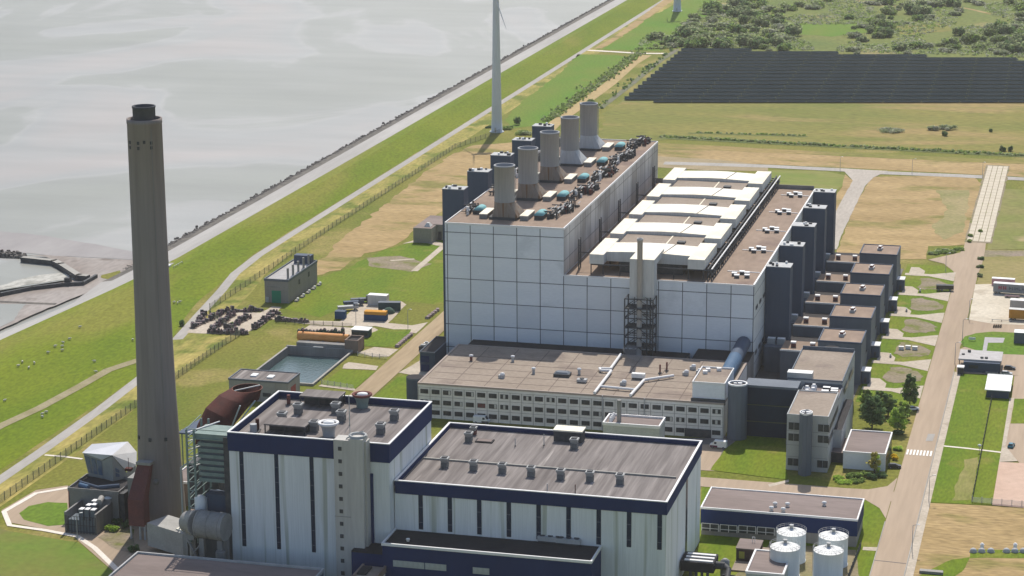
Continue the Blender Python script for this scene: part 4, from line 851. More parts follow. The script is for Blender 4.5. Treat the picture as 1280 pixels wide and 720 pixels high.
# small buildings near the tanks
t = thing('pump_house', 'small pale green building with bold white roof edge by the tanks', 'pump house', (-80, 584, 0)); o = t.location
MB(o).box(-85.3, -75, 584, 601.5, 0, 5.2).build('wall', M('pale_green_render', (.40, .46, .43), (.45, .50, .47), .3), t); mb = MB(o).box(-85, -75.3, 584.3, 601.2, 5.2, 5.26, 0).parapet(-85.5, -74.8, 583.8, 601.7, 5.2, .55, .4, 1, 4.9); mb.build('roof', [ROOF_M, TRIM], t)
t = thing('brick_shed', 'dark brown brick shed with a yellowish door by the grass', 'shed', (-88, 605.5, 0)); o = t.location
MB(o).box(-91.4, -84.9, 605.5, 613.3, 0, 3.7).build('wall', M('dark_brick', (.075, .05, .055), (.10, .07, .07), .6), t); MB(o).box(-91.55, -84.75, 605.3, 613.5, 3.7, 4.0).build('roof', ROOF_M, t); MB(o).box(-90.6, -89.0, 605.4, 605.48, .9, 3.0).build('door', M('mustard_door', (.34, .33, .08)), t); MB(o).path([(-87.6, 611, 4), (-87.6, 611, 5.6), (-86.9, 611, 5.6), (-86.9, 611, 4)], .1, 5).build('roof_hoop', TRIM, t)
t = thing('brick_annex', 'low brown slab roof between the brick shed and the tanks', 'annex', (-82.5, 606, 0)); o = t.location
MB(o).box(-84.6, -80.8, 604.5, 611.5, 0, 2.4, 0, 1).build('wall', [BRICK, ROOF_O], t); MB(o).box(-91.4, -86.2, 597, 604.3, 0, .5).build('platform', ROOF_O, t); MB(o).box(-84.65, -80.75, 604.4, 611.6, 2.4, 2.55).build('roof', ROOF_O, t)
t = thing('duct_assembly', 'black box with white ribs and curved pipes beside the white hall wall', 'ductwork', (-96, 588, 0)); o = t.location
MB(o).box(-104, -94.6, 585.5, 593.5, 3.4, 6.2).build('black_box', ROOF_D, t); a = MB(o).box(-103, -95, 586.3, 587.3, 6.2, 6.5).build('white_rib', TRIM, t); rep(a, [(0, 2.5, 0), (0, 5, 0)])
mb = MB(o)
for q in range(4): mb.tube((-101+q*1.6, 585.2, 0), (-101+q*1.6, 585.2, 3.6), .4, 8)
mb.tube((-94.6, 589, 4.6), (-92, 589, 4.6), 1.1, 12); mb.path([(-92, 589, 4.6), (-90.6, 587, 4.4), (-90.4, 583, 3)], .8, 10); mb.path([(-92, 585, 3.4), (-88.6, 585, 3.4), (-87.6, 583, 2.8), (-87.4, 580, 1)], .3, 8); mb.build('pipes', [STEEL_D], t)
MB(o).lathe(-92.2, 590.5, [(1.3, 0), (1.3, 5.6), (.5, 6.2)], 14).build('white_vessel', TRANSF, t)
# ================================================================== FRONT HALLS
def clad_hall(name, label, x0, x1, y0, y1, z, band, strips, sw, side_strips, zlow=0):
    t = thing(name, label, 'boiler house' if 'boiler' in name else 'turbine hall', ((x0+x1)/2, y0, 0)); o = t.location
    mb = MB(o).box(x0, x1, y0, y1, 0, z-band, 0); 
    mb.build('wall', [WHITE_P], t)
    MB(o).box(x0-.25, x1+.25, y0-.25, y1+.25, z-band, z).build('blue_band', NAVY, t)
    first = None
    for s in strips:
        if first is None:
            mb = MB(o).box(s-sw/2, s+sw/2, y0-.12, y0-.02, zlow+1, z-band-.02, 0)
            k = zlow+3
            while k < z-band-1: mb.box(s-sw/2, s+sw/2, y0-.17, y0-.12, k, k+.14, 1); k += 4.4
            first = (mb.build('strip_window', [NAVY_G, SLATE_G], t), s)
        else: rep(first[0], [(s-first[1], 0, 0)])
    for y in side_strips:
        MB(o).box(x1+.02, x1+.12, y-1.2, y+1.2, 2, z-band-.02).build('strip_window', GLASS, t)
    mb = MB(o).box(x0+.5, x1-.5, y0+.5, y1-.5, z-2.0, z-1.94, 0)
    return t, o, mb
bh, o, mb = clad_hall('boiler_house', 'tall white clad boiler house with navy top band by the chimney', -227.2, -180.6, 561.0, 601.5, 42.3, 5.4, [-223.6, -213.3, -203.0], 1.15, [], 8)
# roof deck sunk behind a navy parapet with pale coping
def sunk_roof(t, o, x0, x1, y0, y1, z, depth):
    mb = MB(o).box(x0+.3, x1-.3, y0+.3, y1-.3, z, z+.05, 0)
    mb.build('roof', [ROOF_G], t)
    rim = MB(o).parapet(x0-.3, x1+.3, y0-.3, y1+.3, z, .5, depth, 0).parapet(x0-.36, x1+.36, y0-.36, y1+.36, z+depth, .62, .25, 1)
    rim.build('parapet', [NAVY, TRIM], t)
for ob in kids(bh):
    if ob.name.startswith('blue_band'): bpy.data.objects.remove(ob)
Z = 40.3; MB(o).box(-227.45, -180.35, 560.75, 601.75, 36.9, Z).build('blue_band', NAVY, bh); sunk_roof(bh, o, -227.2, -180.6, 561, 601.5, Z, 1.9)
MB(o).box(-186.0, -185.2, 560.3, 560.95, 9, 33.5).build('wall_louvre', NAVY, bh)
th, o2, mb = clad_hall('turbine_hall', 'broad white clad turbine hall with navy band and weathered roof', -180.4, -104.3, 564.8, 619.0, 30.7, 3.6, [-172.9+8.36*k for k in range(9)], 1.25, [596], 16)
for ob in kids(th):
    if ob.name.startswith('blue_band'): bpy.data.objects.remove(ob)
Z2 = 29.3; MB(o2).box(-180.1, -104.05, 564.55, 619.25, 27.0, Z2).build('blue_band', NAVY, th); sunk_roof(th, o2, -180.0, -104.3, 564.8, 619, Z2, 1.3)
MB(o2).box(-179, -106, 588.2, 588.8, Z2+.06, Z2+.5).build('roof_ridge', CONC, th)
# concrete stair tower in front of the boiler house
t = thing('concrete_stair_tower', 'tall bare concrete stair tower with small square openings', 'stair tower', (-190.4, 557, 0)); o = t.location
mb = MB(o).box(-194.8, -190.2, 556.2, 560.7, 0, 44.0, 0); mb.box(-190.15, -186.4, 555.9, 560.7, 0, 44.6, 0); mb.box(-194.9, -186.3, 556.1, 556.19, 22, 22.12, 1); mb.box(-186.38, -185.9, 557.4, 560.7, 0, 43.6, 0); mb.build('shaft', [M('tower_concrete', (.46, .44, .41), (.53, .51, .48), .15, (1, 1, .08), fine=.1, c3=(.38, .365, .345), s3=.12, st3=(1, 1, .1)), CONC_D], t)
a = MB(o).box(-193.5, -192.5, 556.1, 556.22, 41, 42.1).build('opening', STEEL_D, t); rep(a, [(0, 0, -3.6*k) for k in range(1, 12)])
mb = MB(o).lathe(-188.6, 558.6, [(2.4, 44.6), (2.5, 45.2), (2, 45.2), (2, 44.7)], 18, 0, False); mb.tube((-190.6, 558, 44), (-190.6, 558, 52), .1, 5); mb.path([(-191.5, 557.2, 44.2), (-189, 558.5, 45.6), (-187, 559, 46)], .2, 6); mb.build('aerial', STEEL, t)
# rooftop equipment of the two halls
VENTB = M('vent_base', (.15, .15, .15), (.20, .20, .195), .8, fine=.15); VENTH = M('vent_hood', (.27, .275, .27), (.34, .345, .34), .8, fine=.12)
def cowl(px, py, z, label, s=1.0, grp=None, mat=STEEL):
    p = at(px, py, z); t = thing('roof_ventilator', label, 'ventilator', (p.x, p.y, z), grp)
    MB().obox((0, 0, .05), 2.0*s, 2.0*s, 1.5*s, 0, 0).build('base', VENTB if mat is STEEL else mat, t)
    MB().obox((0, 0, 1.5*s+.05), 1.7*s, 1.7*s, 1.3*s, 0, 0, None, 1.55).build('flared_hood', VENTH, t)
    MB().obox((0, 0, 2.8*s+.05), 2.3*s, 2.3*s, .12).build('lid', STEEL, t)
    MB().obox((-.0, -.0, 2.8*s+.17), 1.6*s, 1.6*s, .25).build('damper', STEEL_D, t)
row = ['first', 'second', 'third', 'fourth', 'fifth', 'sixth', 'seventh']
for k, (px, py) in enumerate(((556, 583.5), (592, 587.5), (628, 591), (664, 595), (701, 598.5), (737.5, 601), (775, 604.5))):
    cowl(px, py, Z2, '%s square ventilator from the left in the turbine hall roof row' % row[k], .95, 'ventilators along the turbine hall roof')
cowl(586, 551.5, Z2, 'square ventilator beside the red one near the turbine hall rear edge', .95); cowl(718, 560, Z2, 'square ventilator in front of the dark roof hut', 1.0)
cowl(592, 543, Z2, 'small dark red ventilator near the rear edge of the turbine hall roof', .8, None, BRICKRED)
for lab, px, py in (('square ventilator by the dark shelter, rear left of boiler house roof', 373, 517), ('square ventilator in the left middle of the boiler house roof', 353, 528), ('square ventilator right of the front shelter', 393, 539), ('square ventilator right of the rear dark shelter', 420, 516), ('square ventilator nearest the rear right navy parapet', 493, 525), ('square ventilator right of the concrete stair tower', 476, 542), ('square ventilator just behind the concrete stair tower', 427, 526)):
    cowl(px, py, Z, lab, 1.05)
for lab, px, py, m_ in (('round green ventilator with dark red rim on the boiler house roof', 453, 509, BRICKRED), ('round pale ventilator with white rim beside the concrete stair tower', 411, 545, TRIM)):
    p = at(px, py, Z); t = thing('round_ventilator', lab, 'ventilator', (p.x, p.y, Z))
    MB().lathe(0, 0, [(1.7, .05), (1.7, 1.2), (2.0, 2.6), (2.6, 3.4)], 20, 0).build('body', GREENST if m_ is BRICKRED else STEEL, t)
    MB().lathe(0, 0, [(2.6, 3.4), (2.95, 3.7), (2.95, 4.1), (2.5, 4.2), (2.2, 3.8)], 20, 0, False).build('rim', m_, t)
    MB().lathe(.1, 0, [(1.55, 3.8), (1.55, 4.15), (.4, 4.5)], 16).build('cover', WHITE, t)
for lab, x0, y0, x1, y1, h, m_ in (('low open shelter with flat lid near the boiler house front edge', 333, 539, 382, 545, 2.4, ROOF_G), ('dark open shelter with flat lid at the rear of the boiler house roof', 377, 506, 424, 511, 3.0, ROOF_G)):
    p, q = at(x0, y0, Z), at(x1, y1, Z); t = thing('roof_shelter', lab, 'shelter', ((p.x+q.x)/2, p.y, Z)); c = t.location; wd = q.x-p.x
    MB().box(-wd/2, wd/2, -2, 5, h, h+.4).build('lid', m_, t)
    mb = MB()
    for a_ in (-wd/2+.3, 0, wd/2-.3):
        for b_ in (-1.7, 4.7): mb.box(a_-.15, a_+.15, b_-.15, b_+.15, .05, h)
    mb.box(-wd/2+.5, wd/2-.5, 1, 4.4, .05, h*.7); mb.build('frame', STEEL_D, t)
p = at(711, 551, Z2); t = thing('roof_hut', 'dark hut with cream lid at the rear of the turbine hall roof', 'hut', (p.x, p.y, Z2))
MB().box(-4.2, 4.2, -1.5, 3, .05, 3.2).build('wall', STEEL_D, t); MB().box(-4.4, 4.4, -1.7, 3.2, 3.2, 3.6).build('lid', HOOD, t)
for lab, px, py, h, m_ in (('rusty pipe stub near the rear left corner of the boiler house roof', 361, 506, 3, BRICKRED), ('rusty pipe stub near the front left corner of the boiler house roof', 322, 538, 3.4, RUST), ('short grey tank beside the front rusty stub', 317, 541, 2.6, STEEL), ('thin mast on the boiler house roof near the stair tower', 437, 532, 9, STEEL), ('thin pipe near the front edge of the turbine hall roof', 684, 615, 2.4, STEEL), ('thin red pipe near the front edge of the turbine hall roof', 719, 617, 2.6, RUST), ('thin post left on the turbine hall roof', 644, 558, 2.5, STEEL), ('thin post near the rear parapet of the turbine hall', 680, 557, 3.5, STEEL)):
    p = at(px, py, Z if 'boiler' in lab or 'tank' in lab else Z2); t = thing('roof_pipe', lab, 'roof pipe', (p.x, p.y, Z if 'boiler' in lab or 'tank' in lab else Z2))
    r_ = 1.0 if 'tank' in lab else (.12 if 'thin' in lab else .55); MB().tube((0, 0, .05), (0, 0, h), r_, 10).build('pipe', m_, t); MB().obox((0, 0, .05), r_*3, r_*3, .25).build('base', STEEL_D, t)
t = thing('roof_hatch', 'flat brown hatch frame on the turbine hall roof near the red ventilator', 'hatch', (at(606, 552, Z2).x, at(606, 552, Z2).y, Z2)); MB().box(-2.6, 2.6, -1.5, 1.5, .05, .4).build('frame', ROOF_D, t); MB().box(-2.2, 2.2, -1.1, 1.1, .4, .5).build('cover', ROOF_M, t)
# ---------- navy annex in front of the turbine hall
t = thing('navy_annex', 'low navy annex with black roof in front of the turbine hall', 'annex', (-151, 552, 0)); o = t.location
MB(o).box(-180.2, -122, 552.4, 564.5, 0, 16.4).build('wall', NAVY, t)
mb = MB(o).box(-180, -122.2, 552.7, 564.5, 16.4, 16.5, 0); mb.box(-180.4, -121.8, 552.1, 552.6, 16.2, 16.95, 1); mb.box(-122.3, -121.8, 552.6, 564.5, 16.2, 16.95, 1); mb.box(-180.4, -179.9, 552.6, 564.5, 16.2, 16.95, 1); mb.build('roof', [ROOF_D, TRIM], t)
MB(o).box(-189.5, -180.5, 553.5, 560.8, 0, 13).build('side_wall', NAVY, t); MB(o).box(-189.5, -180.5, 553.5, 560.8, 13, 13.4).build('side_roof', ROOF_D, t)
a = MB(o).box(-177.2, -175.6, 552.3, 552.42, 10.4, 12.2).build('window', M('pale_louvre', (.40, .42, .40), fine=.1), t); rep(a, [(1.45*k+.4*(k > 5), 0, 0) for k in range(1, 10)]+[(22.5+1.5*k, 0, 0) for k in range(3)])
def roof_unit2(lab, px, py, z):
    p = at(px, py, z); t = thing('condenser', lab, 'condenser', (p.x, p.y, z)); MB().box(-3.4, 3.4, -1.2, 1.2, .5, 1.7).build('casing', STEEL, t); a = MB().lathe(-2.2, 0, [(.75, 1.7), (.75, 1.95)], 12).build('fan', STEEL_D, t); rep(a, [(2.2, 0, 0), (4.4, 0, 0)]); MB().box(-3.2, 3.2, -1, 1, .02, .5).build('rails', STEEL_D, t)
roof_unit2('three fan condenser on the black annex roof', 711, 680, 16.5); roof_unit2('condenser box left of the three fan one on the black annex roof', 688, 677.5, 16.5)
p = at(510, 677, 16.5); t = thing('roof_outlet', 'tiny white outlet alone on the black annex roof', 'outlet', (p.x, p.y, 16.5)); MB().lathe(0, 0, [(.45, 0), (.45, .6), (.6, .6), (.5, .9)], 10).build('cap', WHITE, t); MB().obox((0, 0, 0), 1.2, 1.2, .15).build('flashing', ROOF_D, t)
# ---------- low mauve roofed building in the bottom left, and the small brown corridor roof
t = thing('front_building', 'low building with wide mauve roof cut by the bottom edge', 'building', (-215, 530, 0)); o = t.location
MB(o).box(-250, -195.5, 490, 547.4, 0, 9.4).build('wall', SLATE_G, t); mb = MB(o).box(-249.6, -195.9, 490.4, 547, 9.4, 9.46, 0).parapet(-250.2, -195.3, 489.8, 547.6, 9.4, .45, .6, 1, 9.1); mb.build('roof', [ROOF_M, STEEL], t)
t = thing('corridor', 'narrow brown roofed corridor running into the navy annex', 'corridor', (-184, 535, 0)); o = t.location
MB(o).box(-185.6, -179.4, 500, 552.0, 0, 10.0).build('wall', OFFICE, t); mb = MB(o).box(-185.3, -179.7, 500, 552, 10, 10.06, 0); mb.box(-185.9, -185.3, 500, 552.1, 9.6, 10.5, 1); mb.box(-179.7, -179.1, 500, 552.1, 8.6, 10.5, 1); mb.box(-185.2, -182.6, 545, 550.5, 10.06, 10.6, 2); mb.build('roof', [ROOF_O, BRICK, ROOF_D], t)
t = thing('gas_plant_room', 'pale flat roofed box with a steel flue behind the turbine hall', 'plant room', (-137, 690, 0)); o = t.location
MB(o).box(-149.5, -130.8, 694, 704, 0, 9.6).build('wall', M('pale_render', (.46, .47, .44), (.52, .53, .50), .3), t); mb = MB(o).box(-149.2, -131.1, 694.3, 703.7, 9.6, 9.66, 0).parapet(-149.7, -130.6, 693.8, 704.2, 9.6, .5, .7, 1, 9.3); mb.build('roof', [ROOF_M, TRIM], t)
mb = MB(o).tube((-145, 698, 9.6), (-145, 698, 17), .75, 12); mb.build('flue', TRANSF, t); mb = MB(o)
for q in range(4): mb.lathe(-147.5, 696.5+q*1.6, [(.55, 9.7), (.55, 11), (.3, 11.4)], 10)
mb.build('cowls', TRIM, t)
# ================================================================== CHIMNEY AND ITS SURROUNDINGS
cx, cy = -263.2, 595.0
t = thing('concrete_chimney', 'very tall tapering grey concrete chimney beside the boiler house', 'chimney', (cx, cy, 0)); o = t.location
prof = [(7.5, 0), (7.15, 4), (6.6, 16), (6.1, 30), (5.7, 42), (5.4, 58), (5.2, 75), (5.08, 95), (5.0, 122.0), (5.1, 122.1), (5.1, 123.4), (4.6, 123.4), (4.55, 120)]
MB(o).lathe(cx, cy, prof, 40, 0, False).build('shaft', CHIM, t)
MB(o).lathe(cx, cy, [(3.25, 119.8), (3.25, 126.4), (3.38, 126.5), (3.38, 127.0), (2.95, 127.0), (2.9, 122)], 28, 0, False).lathe(cx, cy, [(4.6, 119.5), (4.6, 119.9)], 28, 1).build('flue', [M('flue_dark', (.075, .08, .09), fine=.1), STEEL_D], t)
a = MB(o).box(cx-.35, cx+.35, cy-5.12, cy-4.9, 116.5, 117.4).build('port', STEEL_D, t)
def portloc(ang, z, r): return None
for ang, z in ((0, 117.5), (-.62, 119), (-.62, 117.5), (.35, 119.3), (.75, 119), (.75, 117.6)):
    c = a.copy(); col.objects.link(c); c.parent = t; c.rotation_euler = (0, 0, ang); c.location = (0, 0, z-119)
a = MB(o).box(cx-.4, cx+.4, cy-6.5, cy-6.1, 28, 29).build('port', STEEL_D, t)
for ang in (-.75, .75):
    c = a.copy(); col.objects.link(c); c.parent = t; c.rotation_euler = (0, 0, ang)
MB(o).lathe(cx+1.4, cy-6.4, [(0, 14.8), (.8, 15), (.8, 16.4), (0, 16.6)], 10).build('port_cover', CONC_D, t)
MB(o).path([(cx+4.9, cy-4.9, 3), (cx+3.7, cy-3.95, 60), (cx+3.55, cy-3.75, 121)], .1, 5).build('ladder', CONC_D, t)
t = thing('conveyor_stair', 'oxide red enclosed stair leaning against the chimney foot', 'stair', (-265.5, 584, 0)); o = t.location
mb = MB(o); A = [(-267.5, 580.5), (-262.6, 580.5), (-262.6, 584.6), (-267.5, 584.6)]; B = [(-266.6, 586.4), (-262.4, 586.4), (-262.4, 588.4), (-266.6, 588.4)]
vs = [(a, b, 7) for a, b in A]+[(a, b, 20) for a, b in B]; mb.add([(a, b, 4.4) for a, b in A]+[(a, b, 12.5) for a, b in A], [(0, 1, 5, 4), (1, 2, 6, 5), (2, 3, 7, 6), (3, 0, 4, 7), (3, 2, 1, 0)])
mb.add([(a, b, 12.5) for a, b in A]+[(a, b, 21.5) for a, b in B], [(0, 1, 5, 4), (1, 2, 6, 5), (2, 3, 7, 6), (3, 0, 4, 7), (4, 5, 6, 7)]); mb.build('casing', BRICKRED, t)
MB(o).box(-266.8, -262.2, 585.9, 588.5, 21.5, 22.3).build('head', CONC, t)
mb = MB(o)
for x in (-267.2, -264.3, -262.8): mb.box(x-.25, x+.25, 581, 581.5, 0, 4.6)
mb.box(-267.5, -262.6, 580.9, 581.5, 4.2, 4.7); mb.build('legs', STEEL, t)
# flue gas duct between chimney and boiler house
t = thing('flue_duct', 'large grey insulated duct running from the boiler house to the chimney', 'duct', (-240, 560, 0)); o = t.location
mb = MB(o).tube((-227.4, 557.5, 15.5), (-236.0, 558.5, 15.5), 3.9, 22, 0); mb.tube((-236, 558.5, 15.5), (-240.5, 561.5, 14.6), 3.9, 22, 0, 3.2)
for x in (-228.5, -232, -235.5): mb.tube((x, 557.5+(-227.4-x)*.116, 15.5), (x-.4, 557.55+(-227.4-x)*.116, 15.5), 4.05, 22, 0)
mb.build('drum', TRANSF, t)
mb = MB(o).prism([(-240.5, 557.6), (-237.5, 558), (-238.6, 568), (-242.4, 568)], 10.6, 16.6, 0, 1); mb.build('elbow', [TRANSF, BRICK], t)
mb = MB(o).obox((-248.2, 573.5, 1.5), 19, 8.5, 7.0, -.42); mb.build('box_duct', M('pale_duct', (.33, .32, .30), (.38, .37, .35), .3), t)
MB(o).obox((-244.6, 571.2, 8.55), 5.5, 5, .35, -.42).build('cream_hatch', HOOD, t)
mb = MB(o)
for x, y in ((-240.2, 558.6), (-234.6, 557), (-229, 556.5), (-240, 564), (-228.5, 559.5)): mb.box(x-.7, x+.7, y-.7, y+.7, 0, 12)
mb.tube((-240.2, 558.2, 12), (-235, 557, 3), .35, 6); mb.tube((-240.2, 558.2, 4), (-235, 557, 10), .3, 6); mb.tube((-229, 556, 6), (-229, 560, 6), .8, 8); mb.lathe(-228.6, 555.5, [(1.4, 2), (1.4, 9)], 14); mb.build('supports', CONC_D, t)
t = thing('duct_machinery', 'dark ducts and fans packed under the green steel frame', 'machinery', (-236, 572, 0)); o = t.location
MB(o).box(-241, -227.6, 566, 590, 0, 15.5).build('casing', SLATE_G, t)
mb = pipe_cluster(o, -240, -229, 566, 578, 15.5, 40, 5); mb.build('fans', [STEEL_D, TRANSF, STEEL], t)
mb = MB(o).tube((-231.5, 565.6, 20.5), (-231.5, 570, 20.5), 1.4, 14).tube((-234.5, 565.6, 20.5), (-234.5, 570, 20.5), 1.4, 14).obox((-233, 567, 17), 7, 4, 5); mb.build('twin_fan', SLATE, t)
MB(o).box(-238.8, -236.0, 563, 566, 12, 21).lathe(-237.5, 563.5, [(1.6, 18), (1.6, 21.4), (.8, 22)], 12).build('white_silencer', TRIM, t)
t = thing('green_steel_frame', 'tall grey green steel frame with ribbed ducts beside the boiler house', 'steel frame', (-234, 564, 0)); o = t.location
mb = MB(o)
for x in (-240.6, -238.4): 
    for y in (563, 574): mb.box(x-.25, x+.25, y-.25, y+.25, 8 if y < 570 else 0, 41.4)
for k in range(12):
    z = 13+k*2.6; mb.box(-240.6, -238.4, 562.8, 563.1, z, z+.2); mb.tube((-240.6, 563, z), (-240.6, 574, z+(.8 if k % 2 else 0)), .14, 4); mb.tube((-238.4, 563, z), (-228, 563, z) if k > 9 else (-238.4, 574, z), .14, 4)
mb.build('columns', GREENST, t)
mb = MB(o)
for k in range(7):
    z = 26.2+k*1.75; mb.box(-237.6, -229.6, 563.6, 572, z, z+1.0); mb.box(-237.0, -230.2, 564.4, 571.2, z+1.0, z+1.75, 1)
mb.build('ribbed_duct', [GREENST, SLATE_G], t)
MB(o).box(-238.4, -227.6, 563.2, 572, 38.6, 40.4).build('top_duct', GREENST, t); MB(o).box(-229.5, -227.6, 562.6, 573, 15, 40).build('shadow_gap', STEEL_D, t)  # last box: solid dark stand-in for the shadow between frame and boiler house
mb = MB(o)
for k in range(5): z = 30+k*2.6; mb.tube((-240.6, 563, z), (-235, 574, z+.4), .2, 5)
mb.build('handrail', TRIM, t)
# rusty horn
t = thing('rusty_duct_horn', 'huge rust red duct elbow with an open oval mouth', 'duct', (-238, 590, 0)); o = t.location
P = [atv(264, 556, 584), atv(266, 538, 586), atv(276, 519, 590), atv(294, 499, 596), atv(309, 485, 600)]; rad = [4.6, 4.8, 4.9, 4.8, 4.5]; nrm = [Vector((.05, .1, 1)), Vector((.2, .3, .93)), Vector((.35, .4, .85)), Vector((.25, .25, .95)), Vector((0, -.02, 1))]
rings = []
for p, r_, n_ in zip(P, rad, nrm):
    n_.normalize(); a_ = Vector((1, 0, -n_.x/n_.z)).normalized(); b_ = n_.cross(a_); rings.append([p+(a_*math.cos(2*math.pi*i/28)+b_*math.sin(2*math.pi*i/28))*r_ for i in range(28)])
mb = MB(o)
for A, B in zip(rings, rings[1:]): mb.add(A+B, [(i, (i+1) % 28, 28+(i+1) % 28, 28+i) for i in range(28)], 0, True)
mb.build('elbow', RUST, t)
mb = MB(o); Rg = rings[-1]; In = [P[-1]+(q-P[-1])*.965 for q in Rg]; In2 = [q+Vector((-.4, -1.4, -3)) for q in In]
mb.add(Rg+In, [(i, (i+1) % 28, 28+(i+1) % 28, 28+i) for i in range(28)], 0); mb.add(In+In2, [(i, (i+1) % 28, 28+(i+1) % 28, 28+i) for i in range(28)], 1); mb.add(In2, [tuple(range(28))], 1); mb.tube(In[4], In[18], .22, 6, 2); mb.build('mouth_rim', [M('rim_rust', (.26, .12, .09), fine=.1), RUST, STEEL], t)
mb = MB(o)
MB(o).box(-247.5, -238.5, 580, 592, 0, 25.5).build('lower_box', STEEL_D, t)
for a_, b_ in (((-243, 590, 22), (-231, 580, 44)), ((-236, 592, 33), (-229, 580, 40)), ((-239, 586, 30), (-231, 592, 42)), ((-247, 578, 16), (-235, 578, 31)), ((-233, 592, 30), (-229, 575, 38)), ((-247.5, 574, 0), (-247.5, 574, 26)), ((-240, 584, 0), (-240, 584, 33)), ((-247.5, 574, 26), (-238, 574, 33))): mb.tube(a_, b_, .24, 6)
mb.build('struts', M('pale_strut', (.40, .44, .44), fine=.05), t)
# ---------- filter house: grey base with a faceted pale blue upper part
t = thing('filter_house_base', 'plain grey concrete building behind the chimney foot, open roofed', 'building', (-285, 592, 0)); o = t.location
MB(o).box(-292.5, -276.5, 593.5, 606.5, 0, 9.0, 0, 1).build('wall', [M('grey_render', (.235, .225, .21), (.265, .255, .24), .2, fine=.05), ROOF_D], t); mb = MB(o).parapet(-292.8, -276.2, 593.2, 606.8, 9.0, .3, .9, 0, 8.8); mb.build('parapet', [CONC_D], t)
MB(o).box(-276.2, -274.6, 593.6, 600, 0, 9.2).build('dark_recess', STEEL_D, t); MB(o).box(-274.4, -262, 596, 606, 0, 13.5).build('lift_block', M('grey_render_b', (.26, .255, .245), fine=.05), t); MB(o).box(-272.4, -270.6, 595.85, 595.98, 10, 11.3).build('window', STEEL_D, t)
MB(o).box(-292.7, -292.52, 593.3, 606.4, 0, 9.4).build('red_edge', M('red_edge', (.42, .16, .15), fine=.05), t)
t = thing('faceted_upper_house', 'pale faceted metal roofed house with blue glazing atop grey building', 'filter house', (-284, 606, 9)); o = t.location
A = [at(102.5, 566, 16.6), at(128, 575, 15.4), at(140, 569, 17.6), at(160, 552, 18.2), at(115, 555, 18), at(171, 565, 15.2), at(170.6, 581, 12.4), at(159, 590, 11.2)]
mb = MB(o); mb.add(A, [(0, 1, 2), (0, 2, 3), (0, 3, 4)], 0); mb.add(A, [(2, 7, 6), (2, 6, 5), (2, 5, 3)], 1)
mb.build('roof', [M('pale_metal_roof', (.50, .51, .54), (.56, .57, .60), .2, fine=.04, rough=.5), M('cream_metal_roof', (.60, .58, .55), (.66, .64, .61), .2, fine=.04, rough=.5)], t)
def ins(v, k): c = Vector((-283.5, 607.5, v.z)); return c+(v-c)*k
B = [ins(A[0], .96)-Vector((0, 0, .2)), ins(A[1], .95)-Vector((0, 0, .2)), A[2]-Vector((0, 0, .3)), ins(A[7], .95)-Vector((0, 0, .2)), ins(A[6], .95)-Vector((0, 0, .2)), ins(A[5], .95)-Vector((0, 0, .2)), ins(A[4], .96)-Vector((0, 0, .2))]
bot = [Vector((p.x, p.y, 9.2)) for p in B]; n = len(B); bot[0] = ins(B[0], .86); bot[0].z = 9.2; bot[1] = ins(B[1], .93); bot[1].z = 9.2
mb = MB(o); mb.add(B+bot, [(i, (i+1) % n, n+(i+1) % n, n+i) for i in range(n)], 0); mb.build('wall', M('grey_green_wall', (.27, .275, .265), (.30, .305, .29), .3), t)
def lerp3(a, b, c, d, s, q): return a.lerp(b, s).lerp(c.lerp(d, s), q)
fwd = Vector((-.25, -.9, .1))*.18
for i in range(3):
    q = [lerp3(B[0], B[1], bot[0], bot[1], s, w_) for s, w_ in ((.06+.31*i, .08), (.30+.31*i, .08), (.30+.31*i, .82), (.06+.31*i, .82))]
    MB(o).add([p+fwd for p in q]+[p for p in q], [(0, 1, 2, 3), (0, 1, 5, 4), (2, 3, 7, 6)]).build('glazing', M('blue_glazing', (.06, .10, .17), (.09, .14, .22), .5, rough=.25, spec=.5) if i == 0 else bpy.data.materials['blue_glazing'], t)
for i in range(2):
    q = [lerp3(B[2], B[3], Vector((B[2].x, B[2].y, 9.2)), Vector((B[3].x, B[3].y, 9.2)), s, w_) for s, w_ in ((.22, .38+.25*i), (.5, .38+.25*i), (.5, .55+.25*i), (.22, .55+.25*i))]
    MB(o).add([p+fwd for p in q]+q, [(0, 1, 2, 3), (0, 1, 5, 4), (2, 3, 7, 6)]).build('window', bpy.data.materials['blue_glazing'], t)
mb = MB(o); mb.tube((-291, 598, 10.2), (-283.5, 595.5, 9.8), .5, 8, 0).tube((-283.5, 595.5, 9.8), (-277.5, 597, 10.4), .7, 8, 0).tube((-290.5, 597, 9.6), (-287, 595.5, 9.6), .8, 8, 1); mb.build('pipes', [SLATE, BLUEPIPE], t)
p = at(161, 588, 13.5); t = thing('roof_aerial', 'thin red aerial standing on a rust red base near the chimney', 'aerial', p); MB(p).tube(p, p+Vector((0, 0, 4)), .09, 5).build('mast', RUST, t); MB(p).obox(p, 2, 1.6, .8).build('base', RUST, t)
t = thing('transformer', 'walled transformer bay with pale coolers on the brick path', 'transformer', (-284, 576, 0)); o = t.location
cA = at(84, 664); cB = at(122, 667); X0, X1, Y0 = cA.x, cB.x, cA.y-1
MB(o).box(X0-.2, X0+.4, Y0, Y0+12.5, 0, 6.4).build('blast_wall', CONC_D, t); MB(o).box(X1-.2, X1+.4, Y0, Y0+12.5, 0, 6.4).build('blast_wall', CONC_D, t); MB(o).box(X0+.4, X1-.2, Y0+12, Y0+12.5, 0, 6.2).build('rear_wall', CONC_D, t)
MB(o).box(X0+.7, X1-.6, Y0+.6, Y0+6, 0, 4).build('tank', M('transformer_blue', (.12, .145, .17), (.16, .185, .21), .8), t)
